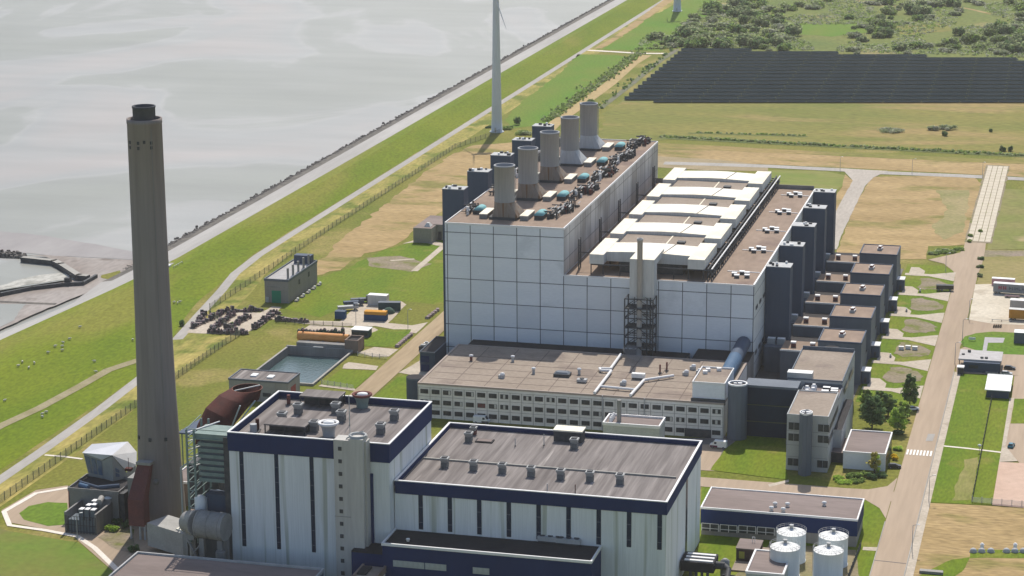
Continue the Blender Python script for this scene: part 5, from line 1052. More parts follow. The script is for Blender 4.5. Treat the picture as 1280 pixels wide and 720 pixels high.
a = MB(o).box(X0+4.2, X0+5.6, Y0+.6, Y0+2.6, 4, 7.4, 0, 1).build('cooler', [SLATE_G, TRIM], t); rep(a, [(1.9, 0, .1), (3.7, .2, 0), (.9, 3, .3), (2.6, 3.2, .5), (1.6, 5.6, .8)])
MB(o).tube((X0+8.4, Y0+6, 8), (X0+7.4, Y0+10, 8), .9, 14).build('conservator', TRANSF, t)
mb = MB(o)
for k in range(11): x = X0+.2+k*(X1-X0)/10; mb.box(x-.07, x+.07, Y0-.3, Y0-.15, 0, 5.4)
for z in (.6, 2.6, 5.3): mb.box(X0, X1, Y0-.28, Y0-.18, z, z+.14)
mb.build('front_fence', STEEL_D, t)
p = at(136, 652); t = thing('white_silo', 'slim pale cylindrical tank beside the walled transformer', 'silo', (p.x, p.y, 0)); MB().lathe(0, 0, [(1.5, 0), (1.5, 7.2), (1.4, 7.6)], 20).build('shell', TRANSF, t); MB().lathe(0, 0, [(1.45, 7.6), (.4, 8.0)], 20).build('lid', WHITE, t)
# building with mauve roof behind the chimney's right side
t = thing('switch_house', 'brown walled building with mauve roof showing right of the chimney', 'switch house', (-258, 618, 0)); o = t.location
MB(o).box(-268, -252.5, 612, 640, 0, 7.5).build('wall', BRICK, t); mb = MB(o).box(-267.7, -252.8, 612.3, 639.7, 7.5, 7.56, 0).parapet(-268.2, -252.3, 611.8, 640.2, 7.5, .35, .4, 1, 7.2); mb.obox((-260.4, 625, 7.56), 2.4, 4, 1.2, 0, 1); mb.build('roof', [ROOF_M, TRIM], t)
# ================================================================== LEFT MIDFIELD
t = thing('generator_house', 'small grey building with a green door and five roof pipes', 'building', (-322.5, 856, 0)); o = t.location
MB(o).box(-328, -317.6, 855.5, 891.5, 0, 9.6).build('wall', M('grey_block', (.255, .24, .225), (.285, .27, .255), .2, (1, 1, .3), fine=.06), t)
mb = MB(o).box(-327.7, -317.9, 855.8, 891.2, 9.6, 9.66, 0).parapet(-328.2, -317.4, 855.3, 891.7, 9.6, .4, .6, 1, 9.2); mb.box(-326, -318.5, 886, 890, 9.66, 13.2, 2); rf = mb.build('roof', [M('pale_grey_roof', (.34, .33, .32), (.40, .39, .38), .3), SLATE_G, SLATE], t)
a = MB(o).tube((-318.9, 859, 9.6), (-318.9, 859, 14.2), .5, 10).build('exhaust_pipe', TRANSF, t); rep(a, [(-.1, 6.5*k, 0) for k in range(1, 5)])
MB(o).box(-324.9, -320.9, 855.38, 855.5, 0, 5.2).build('green_door', GREEN_DOOR, t); MB(o).box(-327.6, -326.4, 855.38, 855.5, 0, 2.3).build('door', STEEL, t); MB(o).box(-326.9, -321, 855.36, 855.5, 6.5, 7.2).build('louvre', CONC_D, t)
a = MB(o).box(-317.55, -317.45, 868, 869.5, 5.2, 7.2).build('vent', STEEL_D, t); rep(a, [(0, 12, .4)])
for k in range(5):
    y = 860+k*7; tt = thing('ground_vent', '%s pale block in the line along the grey generator house wall' % ['first', 'second', 'third', 'fourth', 'fifth'][k], 'vent block', (-315.6, y, 0), 'blocks by the generator house'); MB().obox((0, 0, 0), 1.4, 2.6, .7).build('plinth', CONC, tt); MB().obox((.2, .8, .7), .9, .9, .6).build('cap', WHITE, tt)
t = thing('substation', 'low grey substation with mauve roof beside the first slate tower', 'substation', (-296, 976, 0)); o = t.location
mb = MB(o).box(-300.3, -291.5, 976, 1004, 0, 7.0, 0, 1); mb.box(-293, -286, 984, 1010, 0, 7.3, 0, 1); mb.build('wall', [M('warm_grey_wall', (.27, .255, .22), (.30, .285, .25), .2), ROOF_M], t); MB(o).box(-290.6, -289, 983.85, 983.98, 0, 4).build('door', STEEL_D, t); MB(o).obox((-294.5, 981, 7.05), 3, 4, 1.6, 0, 0, None, .4).build('roof_ramp', HOOD_W, t)
t = thing('pump_building', 'grey pump building with two rooflights in front of the water basin', 'pump building', (-280, 721, 0)); o = t.location
MB(o).box(-291.2, -269, 721.2, 733.5, 0, 7.6).build('wall', M('pump_wall', (.30, .29, .275), (.34, .33, .315), .2, fine=.06), t); mb = MB(o).box(-290.9, -269.3, 721.5, 733.2, 7.6, 7.66, 0).parapet(-291.4, -268.8, 721, 733.7, 7.6, .4, .35, 1, 7.3); rf = mb.build('roof', [ROOF_G, SLATE_G], t)
a = MB(o).obox((-283.6, 727, 7.66), 2.2, 3.2, .5, 0, 0).build('rooflight', WHITE, rf); rep(a, [(6.4, -.6, 0)])
MB(o).box(-278.5, -275.5, 721.08, 721.2, 2, 3.4).build('louvre', STEEL_D, t); MB(o).box(-268.98, -268.9, 724, 729, .5, 5.2).build('red_panel', M('dull_red', (.35, .10, .09)), t)
mb = MB(o)
for x in (-285, -279.5, -273.5): mb.box(x-.06, x+.06, 721.1, 721.2, 0, 7.3)
mb.build('wall_joint', CONC_D, t)
# open water basin
t = thing('water_basin', 'open concrete basin of teal water glittering in the sun', 'basin', (-281, 745, 0)); o = t.location
X0, X1, Y0, Y1 = -293.8, -268.4, 744.5, 789.5
mb = MB(o).box(X0-.8, X0, Y0, Y1, -4, .9, 0, 1).box(X1, X1+.8, Y0, Y1, -4, .9, 0, 1).box(X0-.8, X1+.8, Y0-.8, Y0, -4, .9, 0, 1).box(X0-.8, X1+.8, Y1, Y1+.8, -4, 1.3, 0, 1); mb.build('wall', [CONC_D, CONC], t)
MB(o).add([(X0, Y0, -2.2), (X1, Y0, -2.2), (X1, Y1, -2.2), (X0, Y1, -2.2)], [(0, 1, 2, 3)]).build('water', BASINW, t)
MB(o).box(X0+3, X1-.5, Y1+.9, Y1+4.2, 0, 2.6, 0, 0).build('rear_step', CONC_D, t); MB(o).box(-283.5, -279.5, Y1-.7, Y1-.1, 1.3, 1.7).build('gauge_board', STEEL, t)
mb = MB(o); r_ = random.Random(4)
for k in range(24): a_ = 2*math.pi*k/24; 
vs = [(-274+(2.6+r_.uniform(-.8, .8))*math.cos(2*math.pi*k/18), 748.6+(2+r_.uniform(-.7, .7))*math.sin(2*math.pi*k/18), -2.14) for k in range(18)]
mb.add(vs, [tuple(range(18))]).build('foam_patch', FOAM, t)
t = thing('orange_tank', 'long horizontal orange tank behind the water basin', 'tank', (-281, 796, 0)); o = t.location
MB(o).tube((-292, 796.2, 3.6), (-271.5, 796.2, 3.6), 1.75, 20).build('shell', ORANGE, t); a = MB(o).box(-288, -287, 794.6, 797.8, 0, 2.6).build('saddle', CONC_D, t); rep(a, [(6, 0, 0), (12, 0, 0)]); mb = MB(o).lathe(-290, 796.2, [(.35, 5.2), (.35, 6.2)], 8).lathe(-273.5, 796.2, [(.35, 5.2), (.35, 6.2)], 8); mb.build('valves', BRICKRED, t)
t = thing('brick_bunker', 'square brown brick bunker at the right end of the orange tank', 'bunker', (-268.4, 790, 0)); o = t.location
MB(o).parapet(-271, -265.6, 789.6, 797, 0, .5, 5.0, 0).build('wall', BRICK, t); MB(o).box(-270.5, -266.1, 790.1, 796.5, 0, 4.2).build('infill', ROOF_D, t)
# white roofed cabin
p = at(546, 0); q = at(452, 420); t = thing('site_cabin', 'dark cabin with white roof behind the basin', 'cabin', (q.x, q.y, 0)); MB().box(-3.4, 3.4, -2.2, 2.6, 0, 2.9).build('wall', SLATE, t); mb = MB().box(-3.7, -.05, -2.6, 3, 2.9, 3.1).box(.05, 3.7, -2.6, 3, 2.9, 3.1); MB().box(-3.7, 3.7, -2.6, 3, 2.9, 3.15).build('roof', TRIM, t); MB().box(-3.2, 3.2, -2.28, -2.2, .9, 2.2).build('window', GLASS, t)
# dark shed at the hall corner and slate shaft beside the office
t = thing('dark_shed', 'dark slate shed with navy doors against the corner of the gridded hall', 'shed', (-232, 770, 0)); o = t.location
MB(o).box(-235.4, -229.7, 771, 793, 0, 7.4, 0, 1).build('wall', [SLATE, ROOF_D], t); a = MB(o).box(-235, -231.8, 770.9, 771, 3.8, 6.2).build('door', NAVY, t); rep(a, [(0, 0, -3.3)]); MB(o).parapet(-235.6, -229.6, 770.8, 793.2, 7.4, .3, .4).build('parapet', SLATE_G, t)
t = thing('stair_shaft', 'slate shaft rising beside the left end of the office building', 'stair tower', (-223, 718, 0)); o = t.location
P = pill(-226.4, -219.9, 722, 728); MB(o).prism(P, 0, 11.5).build('shaft', SLATE, t); MB(o).prism(P, 11.5, 12, 0, 1).build('rim', [SLATE_G, ROOF_D], t)
# loose equipment by the hall corner
for lab, px, py, m_, s_ in (('white drum beside the dark shed at the hall corner', 533, 432, WHITE, 1.2), ('grey pump skid beside the dark shed', 529, 438, STEEL_D, 1.8), ('white lidded tub in front of the dark shed', 530, 452, WHITE, 1.7), ('brown crate on the apron by the dark shed', 527, 436, BRICK, 1.0)):
    p = at(px, py); tt = thing('equipment', lab, 'equipment', (p.x, p.y, 0)); MB().obox((0, 0, 0), s_*1.6, s_*1.2, s_).build('body', m_, tt); MB().obox((.1, 0, s_), s_*1.0, s_*.8, s_*.35).build('cover', STEEL, tt)
# vehicles ----------------------------------------------------------------
def wheelset(mb_, xs, w_, r_, parent):
    first = None
    for x in xs:
        for y in (-w_/2, w_/2):
            if first is None: first = (MB().tube((x, y-.12, r_), (x, y+.12, r_), r_, 12).tube((x, y-.14, r_), (x, y+.14, r_), r_*.55, 10, 1).build('wheel', [TYRE, STEEL], parent), x, y)
            else: rep(first[0], [(x-first[1], y-first[2], 0)])
def car(label, p, rz, paint, kind='car'):
    t = thing('parked_car', label, 'car', (p.x, p.y, .1), 'parked cars', rz)
    L_, W_ = 4.3, 1.75
    pr = [(-2.1, .35), (-2.15, .75), (-1.95, .95), (-.9, 1.02), (1.2, 1.0), (2.0, .85), (2.12, .55), (2.1, .35)]
    n = len(pr); vs = [(a, s*(W_/2), b) for s in (-1, 1) for a, b in pr]
    MB().add(vs, [(i, (i+1) % n, n+(i+1) % n, n+i) for i in range(n)]+[tuple(range(n))[::-1], tuple(range(n, 2*n))]).build('body', paint, t)
    c = [(-1.95, .95), (-1.5, 1.42), (.3, 1.45), (1.15, 1.0)]; n = 4; vs = [(a, s*(W_/2-.06 if b < 1.1 else W_/2-.22), b) for s in (-1, 1) for a, b in c]
    MB().add(vs, [(i, (i+1) % n, n+(i+1) % n, n+i) for i in range(n)]+[tuple(range(n))[::-1], tuple(range(n, 2*n))]).build('windows', GLASS, t)
    MB().box(-1.45, .25, -.62, .62, 1.43, 1.47).build('roof', paint, t)
    wheelset(None, (-1.3, 1.3), W_-.1, .32, t)
    a = MB().box(2.05, 2.14, -.8, -.5, .6, .75).build('headlight', TRIM, t); rep(a, [(0, 1.3, 0)])
    return t
def van(label, p, rz, paint, lower):
    t = thing('delivery_van', label, 'van', (p.x, p.y, .1), None, rz); W_ = 2.0
    pr = [(-2.8, .4), (-2.8, 2.5), (1.3, 2.55), (2.1, 1.45), (2.75, 1.2), (2.8, .4)]; n = len(pr); vs = [(a, s*W_/2, b) for s in (-1, 1) for a, b in pr]
    MB().add(vs, [(i, (i+1) % n, n+(i+1) % n, n+i) for i in range(n)]+[tuple(range(n))[::-1], tuple(range(n, 2*n))]).build('body', paint, t)
    MB().box(.2, 2.7, -W_/2-.02, W_/2+.02, .42, 1.0).build('coloured_skirt', lower, t)
    MB().box(.5, 1.3, -W_/2-.02, W_/2+.02, 1.5, 2.2).build('side_window', GLASS, t); vs = [(1.42, -.9, 2.42), (1.42, .9, 2.42), (2.12, .9, 1.5), (2.12, -.9, 1.5)]; MB().add([(a+.03, b, c+.03) for a, b, c in vs], [(0, 1, 2, 3)]).build('windscreen', GLASS, t)
    wheelset(None, (-1.8, 1.8), W_-.1, .36, t); return t
def box_container(name, label, cat, p, L_, W_, H_, rz, mats, group=None, wheels=False, lid=True):
    t = thing(name, label, cat, (p.x, p.y, .1), group, rz); z0 = .9 if wheels else .05
    mb = MB().box(-L_/2, L_/2, -W_/2, W_/2, z0, z0+H_, 0)
    k = -L_/2+.3
    while k < L_/2: mb.box(k, k+.12, -W_/2-.05, W_/2+.05, z0+.15, z0+H_-.15, 0); k += .6
    mb.build('body', mats[0], t); MB().box(-L_/2-.02, L_/2+.02, -W_/2-.06, W_/2+.06, z0+H_, z0+H_+.1).build('roof', mats[1], t)
    if wheels: wheelset(None, (-L_/2+1, -L_/2+2.3, L_/2-1.4), W_-.3, .45, t); MB().box(-L_/2, L_/2, -.5, .5, .55, .9).build('chassis', STEEL_D, t)
    return t
DKPAINT = M('black_car_paint', (.02, .022, .025), rough=.3, fine=0, spec=.5); TEALP = M('teal_car_paint', (.02, .16, .22), rough=.3, fine=0, spec=.5); SILVER = M('silver_car_paint', (.45, .46, .47), rough=.35, fine=0, spec=.5); PURPLE = M('purple_stripe', (.16, .03, .07), fine=0)
van('white van with dark purple front skirt parked by the office lawn', at(898, 560), R(178), WHITE, PURPLE)
van('small white van glimpsed behind the boiler house, by the office wall', at(602, 529), R(2), WHITE, STEEL_D)
car('teal blue car parked on brick paving at the right photo edge', at(1264, 559), R(82), TEALP)
car('black car parked beside the dark gatehouse', at(1262, 462), R(-6), DKPAINT); car('silver car parked between gatehouse and white canopy', at(1258, 469), R(-4), SILVER)
car('dark car parked under the planting by the pavilion', at(1118, 585), R(10), DKPAINT)
car('white car by the brick path beside the garden trees', at(1141, 513), R(20), WHITE)
# skips and containers in the yard
box_container('container', 'tall pale grey container at the back of the yard', 'container', at(473, 381), 8.2, 3.5, 4.2, 0, [HOOD_W, TRIM], 'containers in the yard')
box_container('container', 'dark teal container right of the pale one', 'container', at(487, 388), 9.0, 2.8, 3.4, R(12), [M('teal_container', (.05, .09, .10), fine=.1), SLATE_G], 'containers in the yard')
t = box_container('skip', 'blue skip heaped under an orange cover in the yard', 'skip', at(470, 400), 9.2, 3.4, 2.2, R(3), [BLUE_C, BLUE_C], None); MB().box(-4.5, 4.5, -1.6, 1.6, 2.4, 3.7).build('orange_cover', ORANGE2, t)
box_container('skip', 'small dark blue closed skip at the front of the yard', 'skip', at(426, 398), 4.2, 3.0, 3.0, R(4), [BLUE_C, SLATE], None)
t = thing('green_heap', 'dark green covered heap between the orange skip and teal container', 'covered heap', at(486, 391.5)); MB().lathe(0, 0, [(2.6, 0), (2.3, 1.2), (1.2, 2.2), (.3, 2.5)], 14).build('cover', DKGREEN, t); MB().obox((-1.4, -1.6, 0), 1.5, 1.2, 1.6).build('white_sack', WHITE, t)
for lab, px, py, m_ in (('flat trailer with silver deck nearest the blue skip', 435, 388, STEEL), ('dark teal trailer in the middle of three parked trailers', 442, 382, SLATE), ('dark truck farthest of the three parked by the grass', 451, 378.5, DKPAINT)):
    p = at(px, py); t = thing('trailer', lab, 'trailer', (p.x, p.y, .1), 'trailers parked by the yard grass', R(28)); MB().box(-4.2, 4.2, -1.2, 1.2, .8, 1.9).build('deck', m_, t); MB().box(2.4, 4.3, -1.2, 1.2, 1.9, 2.9).build('headboard', SLATE_G if m_ is not DKPAINT else DKPAINT, t); wheelset(None, (-3, -1.6, 3), 2.1, .45, t)
# bins in a row
rnd = random.Random(8); proto = None
for k in range(13):
    px = 374+k*4.55; p = at(px, 420.5+(k % 3)*.4)
    if proto is None:
        proto = thing('waste_bin', 'dark green bulk bag in the row behind the orange tank', 'bulk bag', (p.x, p.y, .15), 'bulk bags behind the orange tank'); MB().obox((0, 0, 0), 1.25, 1.3, 2.4, 0, 0, None, .9).build('bag', DKGREEN, proto); MB().obox((0, 0, 2.4), 1.0, 1.0, .5, 0, 0, None, .5).build('tied_neck', SCRAP2, proto); q = proto
    else: q = dup(proto, (p.x, p.y, .15), rnd.uniform(-.2, .2), None, (1, 1, rnd.uniform(.85, 1.25)))
t = thing('scrap_pallet', 'mauve scrap heap on a pallet left of the green bags', 'pallet', at(379, 419)); MB().obox((0, 0, .15), 4.4, 2, .3).build('pallet', BRICK, t); mb = MB(); [mb.obox((rnd.uniform(-1.8, 1.8), rnd.uniform(-.7, .7), .45), .9, .8, rnd.uniform(.8, 2.0), rnd.uniform(0, 3)) for _ in range(9)]; mb.build('scrap', SCRAP2, t)
# stacks of salvaged material on the beige yard
protos = []
for i in range(4):
    t = thing('material_stack', 'dark stack of salvaged parts in the rows on the beige yard', 'material stack', (0, 0, 0), 'stacks on the storage yard')
    mb = MB(); r_ = random.Random(30+i)
    for _ in range(7): mb.obox((r_.uniform(-1.1, 1.1), r_.uniform(-.7, .7), .3), r_.uniform(.5, 1.4), r_.uniform(.4, 1.1), r_.uniform(.5, 1.8), r_.uniform(0, 3), r_.randint(0, 2))
    mb.build('parts', [SCRAP, SCRAP2, STEEL_D], t); MB().obox((0, 0, .15), 2.8, 1.9, .16).build('pallet', BRICK, t); protos.append([t, False])
sp = []
def linepx(a, b, n, j=.8):
    for i in range(n): f = (i+.5)/n; sp.append((lerp(a[0], b[0], f)+rnd.uniform(-j, j), lerp(a[1], b[1], f)+rnd.uniform(-j*.5, j*.5)))
linepx((240, 411), (280, 392), 13); linepx((248, 405), (256, 393), 6, 1.4); linepx((265, 413), (294, 393), 14, 1.4); linepx((284, 413), (313, 396), 15, 1.6); linepx((261, 416), (309, 418), 12, .7); linepx((317, 412), (341, 395), 14, .9)
linepx((276, 390.5), (328, 389), 9, .6); linepx((338, 392), (350, 393), 5, .5); linepx((345, 400.5), (385, 403.5), 9, .4)
for px, py in sp:
    p = at(px, py); e = rnd.choice(protos); rz = rnd.uniform(-.5, .5)
    if not e[1]: e[0].location = (p.x, p.y, .12); e[0].rotation_euler.z = rz; e[1] = True
    else: dup(e[0], (p.x, p.y, .12), rz, None, (rnd.uniform(.7, 1.1), rnd.uniform(.7, 1.1), rnd.uniform(.6, 1.25)))
# kerb stones along the dirt road
k0 = None
for k in range(13):
    a_ = (511, 423) if k < 8 else (543, 390); p = at(497+k*2.4 if k < 8 else 535+(k-8)*3, 433.5-k*2.05 if k < 8 else 398-(k-8)*2.4)
    if k0 is None: k0 = tag(MB().obox((0, 0, 0), 1.6, 2.4, .9, 0, 0, None, .8).build('boundary_stone', SCRAP2), 'dark boundary stone in the line along the brown dirt road', 'stone', 'stones along the dirt road'); k0.location = (p.x, p.y, .1)
    else: dup1(k0, (p.x, p.y, .1), rnd.uniform(-.3, .3))
# ================================================================== RIGHT SIDE
t = thing('gatehouse', 'dark gatehouse with pale gravel flat roof beside the main road', 'gatehouse', (-34, 817, 0)); o = t.location
MB(o).box(-40.6, -27.4, 817.2, 829.8, 0, 3.9).build('wall', SLATE, t); MB(o).box(-42.6, -27, 819, 832.2, 3.9, 4.5).build('roof', M('pale_gravel_roof', (.42, .40, .39), (.48, .46, .45), .4, fine=.1), t)
for x in (-42.2, -38): MB(o).box(x-.15, x+.15, 819.4, 819.7, 0, 3.9).build('post', STEEL_D, t)
MB(o).box(-38.6, -35.2, 817.05, 817.2, 1.6, 2.9).build('window', GLASS, t); MB(o).box(-27.38, -27.3, 818, 829, .5, 3.4).build('side_window', GLASS, t); MB(o).box(-32.5, -28, 815.8, 817.1, 0, .9).build('planter', CONC_D, t)
a = MB(o).lathe(-39.2, 829, [(.6, 4.5), (.6, 5.3)], 10).build('roof_vent', STEEL_D, t); rep(a, [(5, -7.5, -.3), (6.6, -7.4, -.3), (-2, -4, -.4)])
t = thing('guard_booth', 'small white topped booth at the left end of the gatehouse', 'booth', (-41.4, 814.5, 0)); MB().box(-1.1, 1.1, -1.2, 1.6, 0, 2.6).build('wall', STEEL_D, t); MB().box(-1.3, 1.3, -1.4, 1.8, 2.6, 2.9).build('roof', TRIM, t); MB().box(-.8, .8, -1.26, -1.2, 1.1, 2.1).build('window', GLASS, t)
t = thing('white_canopy', 'white ribbed canopy roof over a dark carport beyond the lawn', 'carport', (-26.8, 785, 0)); o = t.location
MB(o).box(-30.6, -22.9, 786, 805, 0, 2.9).build('wall', SLATE, t)
mb = MB(o).box(-31.2, -22.3, 785.3, 806, 2.9, 3.2)
for k in range(5): mb.box(-31.2, -22.3, 789.4+k*4, 789.6+k*4, 3.2, 3.28)
mb.build('roof', WHITE, t)
# containers and trailers in the concrete yard
t = box_container('container_trailer', 'long grey trailer with faded red and grey lettering in the concrete yard', 'trailer', at(1272, 368.5), 20.0, 3.0, 3.6, R(-4), [M('grey_trailer', (.30, .31, .31), (.33, .34, .34), .4), TRIM], None, True)
mb = MB(); r_ = random.Random(2)
for x, w_ in ((-7.6, .9), (-5.7, .9)):
    for q in (0, w_): mb.box(x+q-.2, x+q+.2, -1.66, -1.57, 2.1, 3.6)
    mb.box(x, x+w_, -1.66, -1.57, 2.7, 3.0)
mb.build('red_mark', M('red_mark', (.40, .07, .10), fine=0), t)
mb = MB(); x = -3.4
for k in range(8):
    mb.box(x, x+.25, -1.66, -1.57, 2.1, 3.5)
    if k != 1: mb.box(x+.2, x+.9, -1.66, -1.57, 2.1 if k % 2 else 2.7, 2.4 if k % 2 else 3.0)
    if k % 3: mb.box(x+.8, x+1.0, -1.66, -1.57, 2.1, 3.5)
    x += 1.3
mb.build('grey_mark', SLATE_G, t)
box_container('container', 'white container with a pink lower side behind the grey trailer', 'container', at(1254, 357), 9.5, 2.6, 3.0, R(-3), [M('pink_container', (.52, .30, .31), fine=.08), WHITE])
box_container('container', 'small white cabin container at the left end of the grey trailer', 'container', at(1248.5, 360), 4.2, 2.4, 2.2, R(-3), [TRIM, WHITE])
box_container('tarp_trailer', 'orange sided trailer cut by the right photo edge', 'trailer', at(1285, 401), 15, 3.0, 3.6, R(-2), [ORANGE2, HOOD_W], None, True)
box_container('tarp_trailer', 'white flat trailer roof just behind the orange sided trailer', 'trailer', at(1286, 388), 15, 3.4, 3.2, R(-2), [STEEL, TRIM], None, True)
box_container('portable_cabin', 'grey cabin with white roof at the right edge by the lawn', 'cabin', at(1279, 428), 7, 5, 4.2, 0, [SLATE_G, WHITE])
p = at(1246, 409); t = thing('motor_scooters', 'row of dark motorbikes beside the concrete yard', 'motorbike', (p.x, p.y, .2)); bpy.data.objects.remove(t)
mbk = None
for k in range(4):
    p = at(1242.5+k*2.8, 409.6)
    if mbk is None:
        mbk = thing('motorbike', 'dark motorbike in the short row at the edge of the concrete yard', 'motorbike', (p.x, p.y, .2), 'motorbikes in a row', R(75)); wheelset(None, (-.7, .7), .02, .33, mbk); MB().obox((0, 0, .45), 1.1, .35, .45).tube((.7, 0, .35), (.45, 0, 1.1), .05, 5).tube((.45, -.35, 1.1), (.45, .35, 1.1), .04, 5).build('frame', DKPAINT, mbk); MB().obox((-.3, 0, .85), .8, .3, .14).build('saddle', TYRE, mbk)
    else: dup(mbk, (p.x, p.y, .2), R(75))
p = at(1265, 372.5); t = thing('flatbed', 'low dark flatbed on the concrete yard in front of the grey trailer', 'flatbed', (p.x, p.y, .2)); MB().box(-3, 3, -1.1, 1.1, .5, .8).build('deck', SCRAP, t); wheelset(None, (-2, 2), 2, .3, t)
p = at(1252, 402.5); t = thing('barrier', 'thin low barrier lying across the concrete yard', 'barrier', (p.x, p.y, .2)); MB().box(-4, 4, -.1, .1, .6, .75).build('rail', STEEL, t); a = MB().box(-3.8, -3.6, -.3, .3, 0, .7).build('foot', STEEL_D, t); rep(a, [(3.7, 0, 0), (7.4, 0, 0)])
p = at(1181, 363.5); t = box_container('covered_trailer', 'long black covered trailer parked on the grass by the road', 'trailer', p, 7.2, 2.4, 1.5, R(6), [DKPAINT, STEEL_D], None, True)
# domes, hatches
dl = ['first', 'second', 'third', 'fourth', 'fifth', 'sixth']
for k, px in enumerate((1216.5, 1227, 1238.5, 1258, 1268.5, 1279)):
    p = at(px, 690.5); t = thing('vent_dome', '%s pale dome from the left on the strip in the dry field' % dl[k], 'dome', (p.x, p.y, .1), 'pale domes in the dry field'); MB().lathe(0, 0, [(1.0, 0), (1.0, .45), (.85, .9), (.4, 1.2), (.05, 1.25)], 16).build('dome', STEEL, t); MB().lathe(0, 0, [(1.15, 0), (1.15, .15)], 16).build('base', CONC_D, t)
    if k in (1, 4): MB().tube((0, 1.6, 0), (0, 1.6, 1.8), .55, 12).lathe(0, 1.6, [(.65, 1.8), (.3, 2.2)], 12).build('vent_pipe', TRIM, t)
p = at(1164, 717); t = thing('cable_box', 'long grey concrete cable box on the grass by the bottom edge', 'cable box', (p.x, p.y, .1)); MB().box(-3.3, 3.3, -.8, .8, 0, .7).build('body', CONC_D, t); a = MB().box(-3.2, -1.1, -.85, .85, .7, .82).build('lid', CONC, t); rep(a, [(2.15, 0, 0), (4.3, 0, 0)])
for k, (px, py) in enumerate(((1126.5, 437.5), (1135, 436.5), (1143.5, 437.5))):
    p = at(px, py); t = thing('white_cabinet', '%s white cabinet in the row of three on the gravel bay' % ('left', 'middle', 'right')[k], 'cabinet', (p.x, p.y, .1), 'white cabinets on the bay'); MB().obox((0, 0, 0), 1.9, 1.3, 1.2).build('body', WHITE, t); MB().obox((0, 0, 1.2), 2.0, 1.4, .15).build('lid', TRIM, t)
p = at(1215, 426.5); t = thing('garden_sign', 'small white sign board on the oval lawn', 'sign', (p.x, p.y, .1)); MB().box(-1.3, 1.3, -.08, .08, .5, 1.5).build('board', WHITE, t); a = MB().box(-1.2, -1.1, -.06, .06, 0, .5).build('post', STEEL_D, t); rep(a, [(2.3, 0, 0)])
p = at(1224, 566); t = thing('globe_lamp', 'white dish on a short post by the lawn fence', 'lamp', (p.x, p.y, .1)); MB().tube((0, 0, 0), (0, 0, 2), .08, 6).build('post', STEEL, t); MB().lathe(0, 0, [(.15, 2), (.6, 2.3), (.55, 2.7), (.1, 2.9)], 12).build('globe', WHITE, t)
for lab, px, py in (('tiny white marker on a path bay nearest the road junction', 1113, 447), ('tiny white marker two bays up the road', 1133, 390), ('tiny white marker on the farthest path bay', 1150, 365.5)):
    p = at(px, py); t = thing('marker_post', lab, 'marker', (p.x, p.y, .1)); MB().obox((0, 0, 0), .8, .8, .8).build('base', CONC, t); MB().obox((0, 0, .8), .5, .5, .7).build('cap', WHITE, t)
p = at(926, 547.5); t = thing('white_bench', 'white bench frame on the shaded lawn by the navy link', 'bench', (p.x, p.y, .1)); MB().box(-1.8, 1.8, -.3, .3, .5, .62).build('seat', TRIM, t); MB().box(-1.8, 1.8, .3, .4, .9, 1.7).build('backrest', TRIM, t); a = MB().box(-1.6, -1.45, -.2, .35, 0, .5).build('leg', TRIM, t); rep(a, [(3.05, 0, 0)])
# lamp posts
lp0 = None
lamps = [((1193.5, 455), 'thin grey lamp post by the road opposite the gatehouse'), ((1211, 400), 'thin grey lamp post at the corner of the concrete yard'), ((1203, 425), 'thin grey lamp post at the tip of the oval lawn'), ((1161, 627), 'thin grey lamp post by the pavement beside the dry field'), ((1140, 690), 'thin grey lamp post on the pavement nearest the bottom edge'), ((97, 676), 'thin lamp post at the kerb by the transformer'), ((1182, 340), 'thin lamp post at the far bend of the main road'), ((1050, 215), 'thin lamp post by the far road near the branch'), ((1140, 218), 'thin lamp post midway along the far road'), ((1228, 222), 'thin lamp post by the far road above the slab track'), ((445, 405), 'thin lamp post in the container yard'), ((510, 412), 'thin lamp post by the grass near the dirt road')]
for (px, py), lab in lamps:
    p = at(px, py)
    if lp0 is None:
        lp0 = thing('street_lamp', lab, 'street lamp', (p.x, p.y, .1), 'lamp posts'); MB().tube((0, 0, 0), (0, 0, 8), .13, 8, 0, .08).build('pole', STEEL, lp0); MB().tube((0, 0, 8), (1.3, 0, 8.4), .07, 6).build('arm', STEEL, lp0); MB().obox((1.5, 0, 8.3), .9, .35, .18).build('lamp_head', TRIM, lp0)
    else: dup(lp0, (p.x, p.y, .1), rnd.uniform(-1, 1), lab)
# ================================================================== FENCES
def fence(label, pts, h=2.4, step=6.0, bars=7, mat=STEEL):
    P = [Vector((a, b, 0)) for a, b in pts]; t = thing('fence', label, 'fence', P[0]); mb = MB(P[0])
    locs = []
    for a, b in zip(P, P[1:]):
        n = max(1, round((b-a).length/step))
        for i in range(n): locs.append(a.lerp(b, i/n)-P[0])
        d = (b-a).normalized(); nn = Vector((-d.y, d.x, 0))*.03
        for k in range(bars):
            z = .25+k*(h-.35)/(bars-1); mb.add([q+Vector((0, 0, z+dz)) for q, dz in ((a-nn, 0), (b-nn, 0), (b-nn, .07), (a-nn, .07))]+[q+Vector((0, 0, z+dz)) for q, dz in ((a+nn, 0), (b+nn, 0), (b+nn, .07), (a+nn, .07))], [(0, 1, 2, 3), (7, 6, 5, 4), (3, 2, 6, 7), (0, 4, 5, 1)])
    mb.build('mesh', mat, t)
    f = MB().box(-.09, .09, -.09, .09, 0, h+.3).build('post', mat, t); f.location = locs[0]; rep(f, locs[1:99])
FM = M('fence_grey_green', (.17, .18, .13), (.13, .14, .10), .4, fine=.2)
fence('long grey boundary fence between the dike verge and the dry field', [(-345.5, 838), (-345.5, 890), (-346.8, 985), (-346.8, 1210), (-334, 1262)], 2.6, 6, 9, FM)
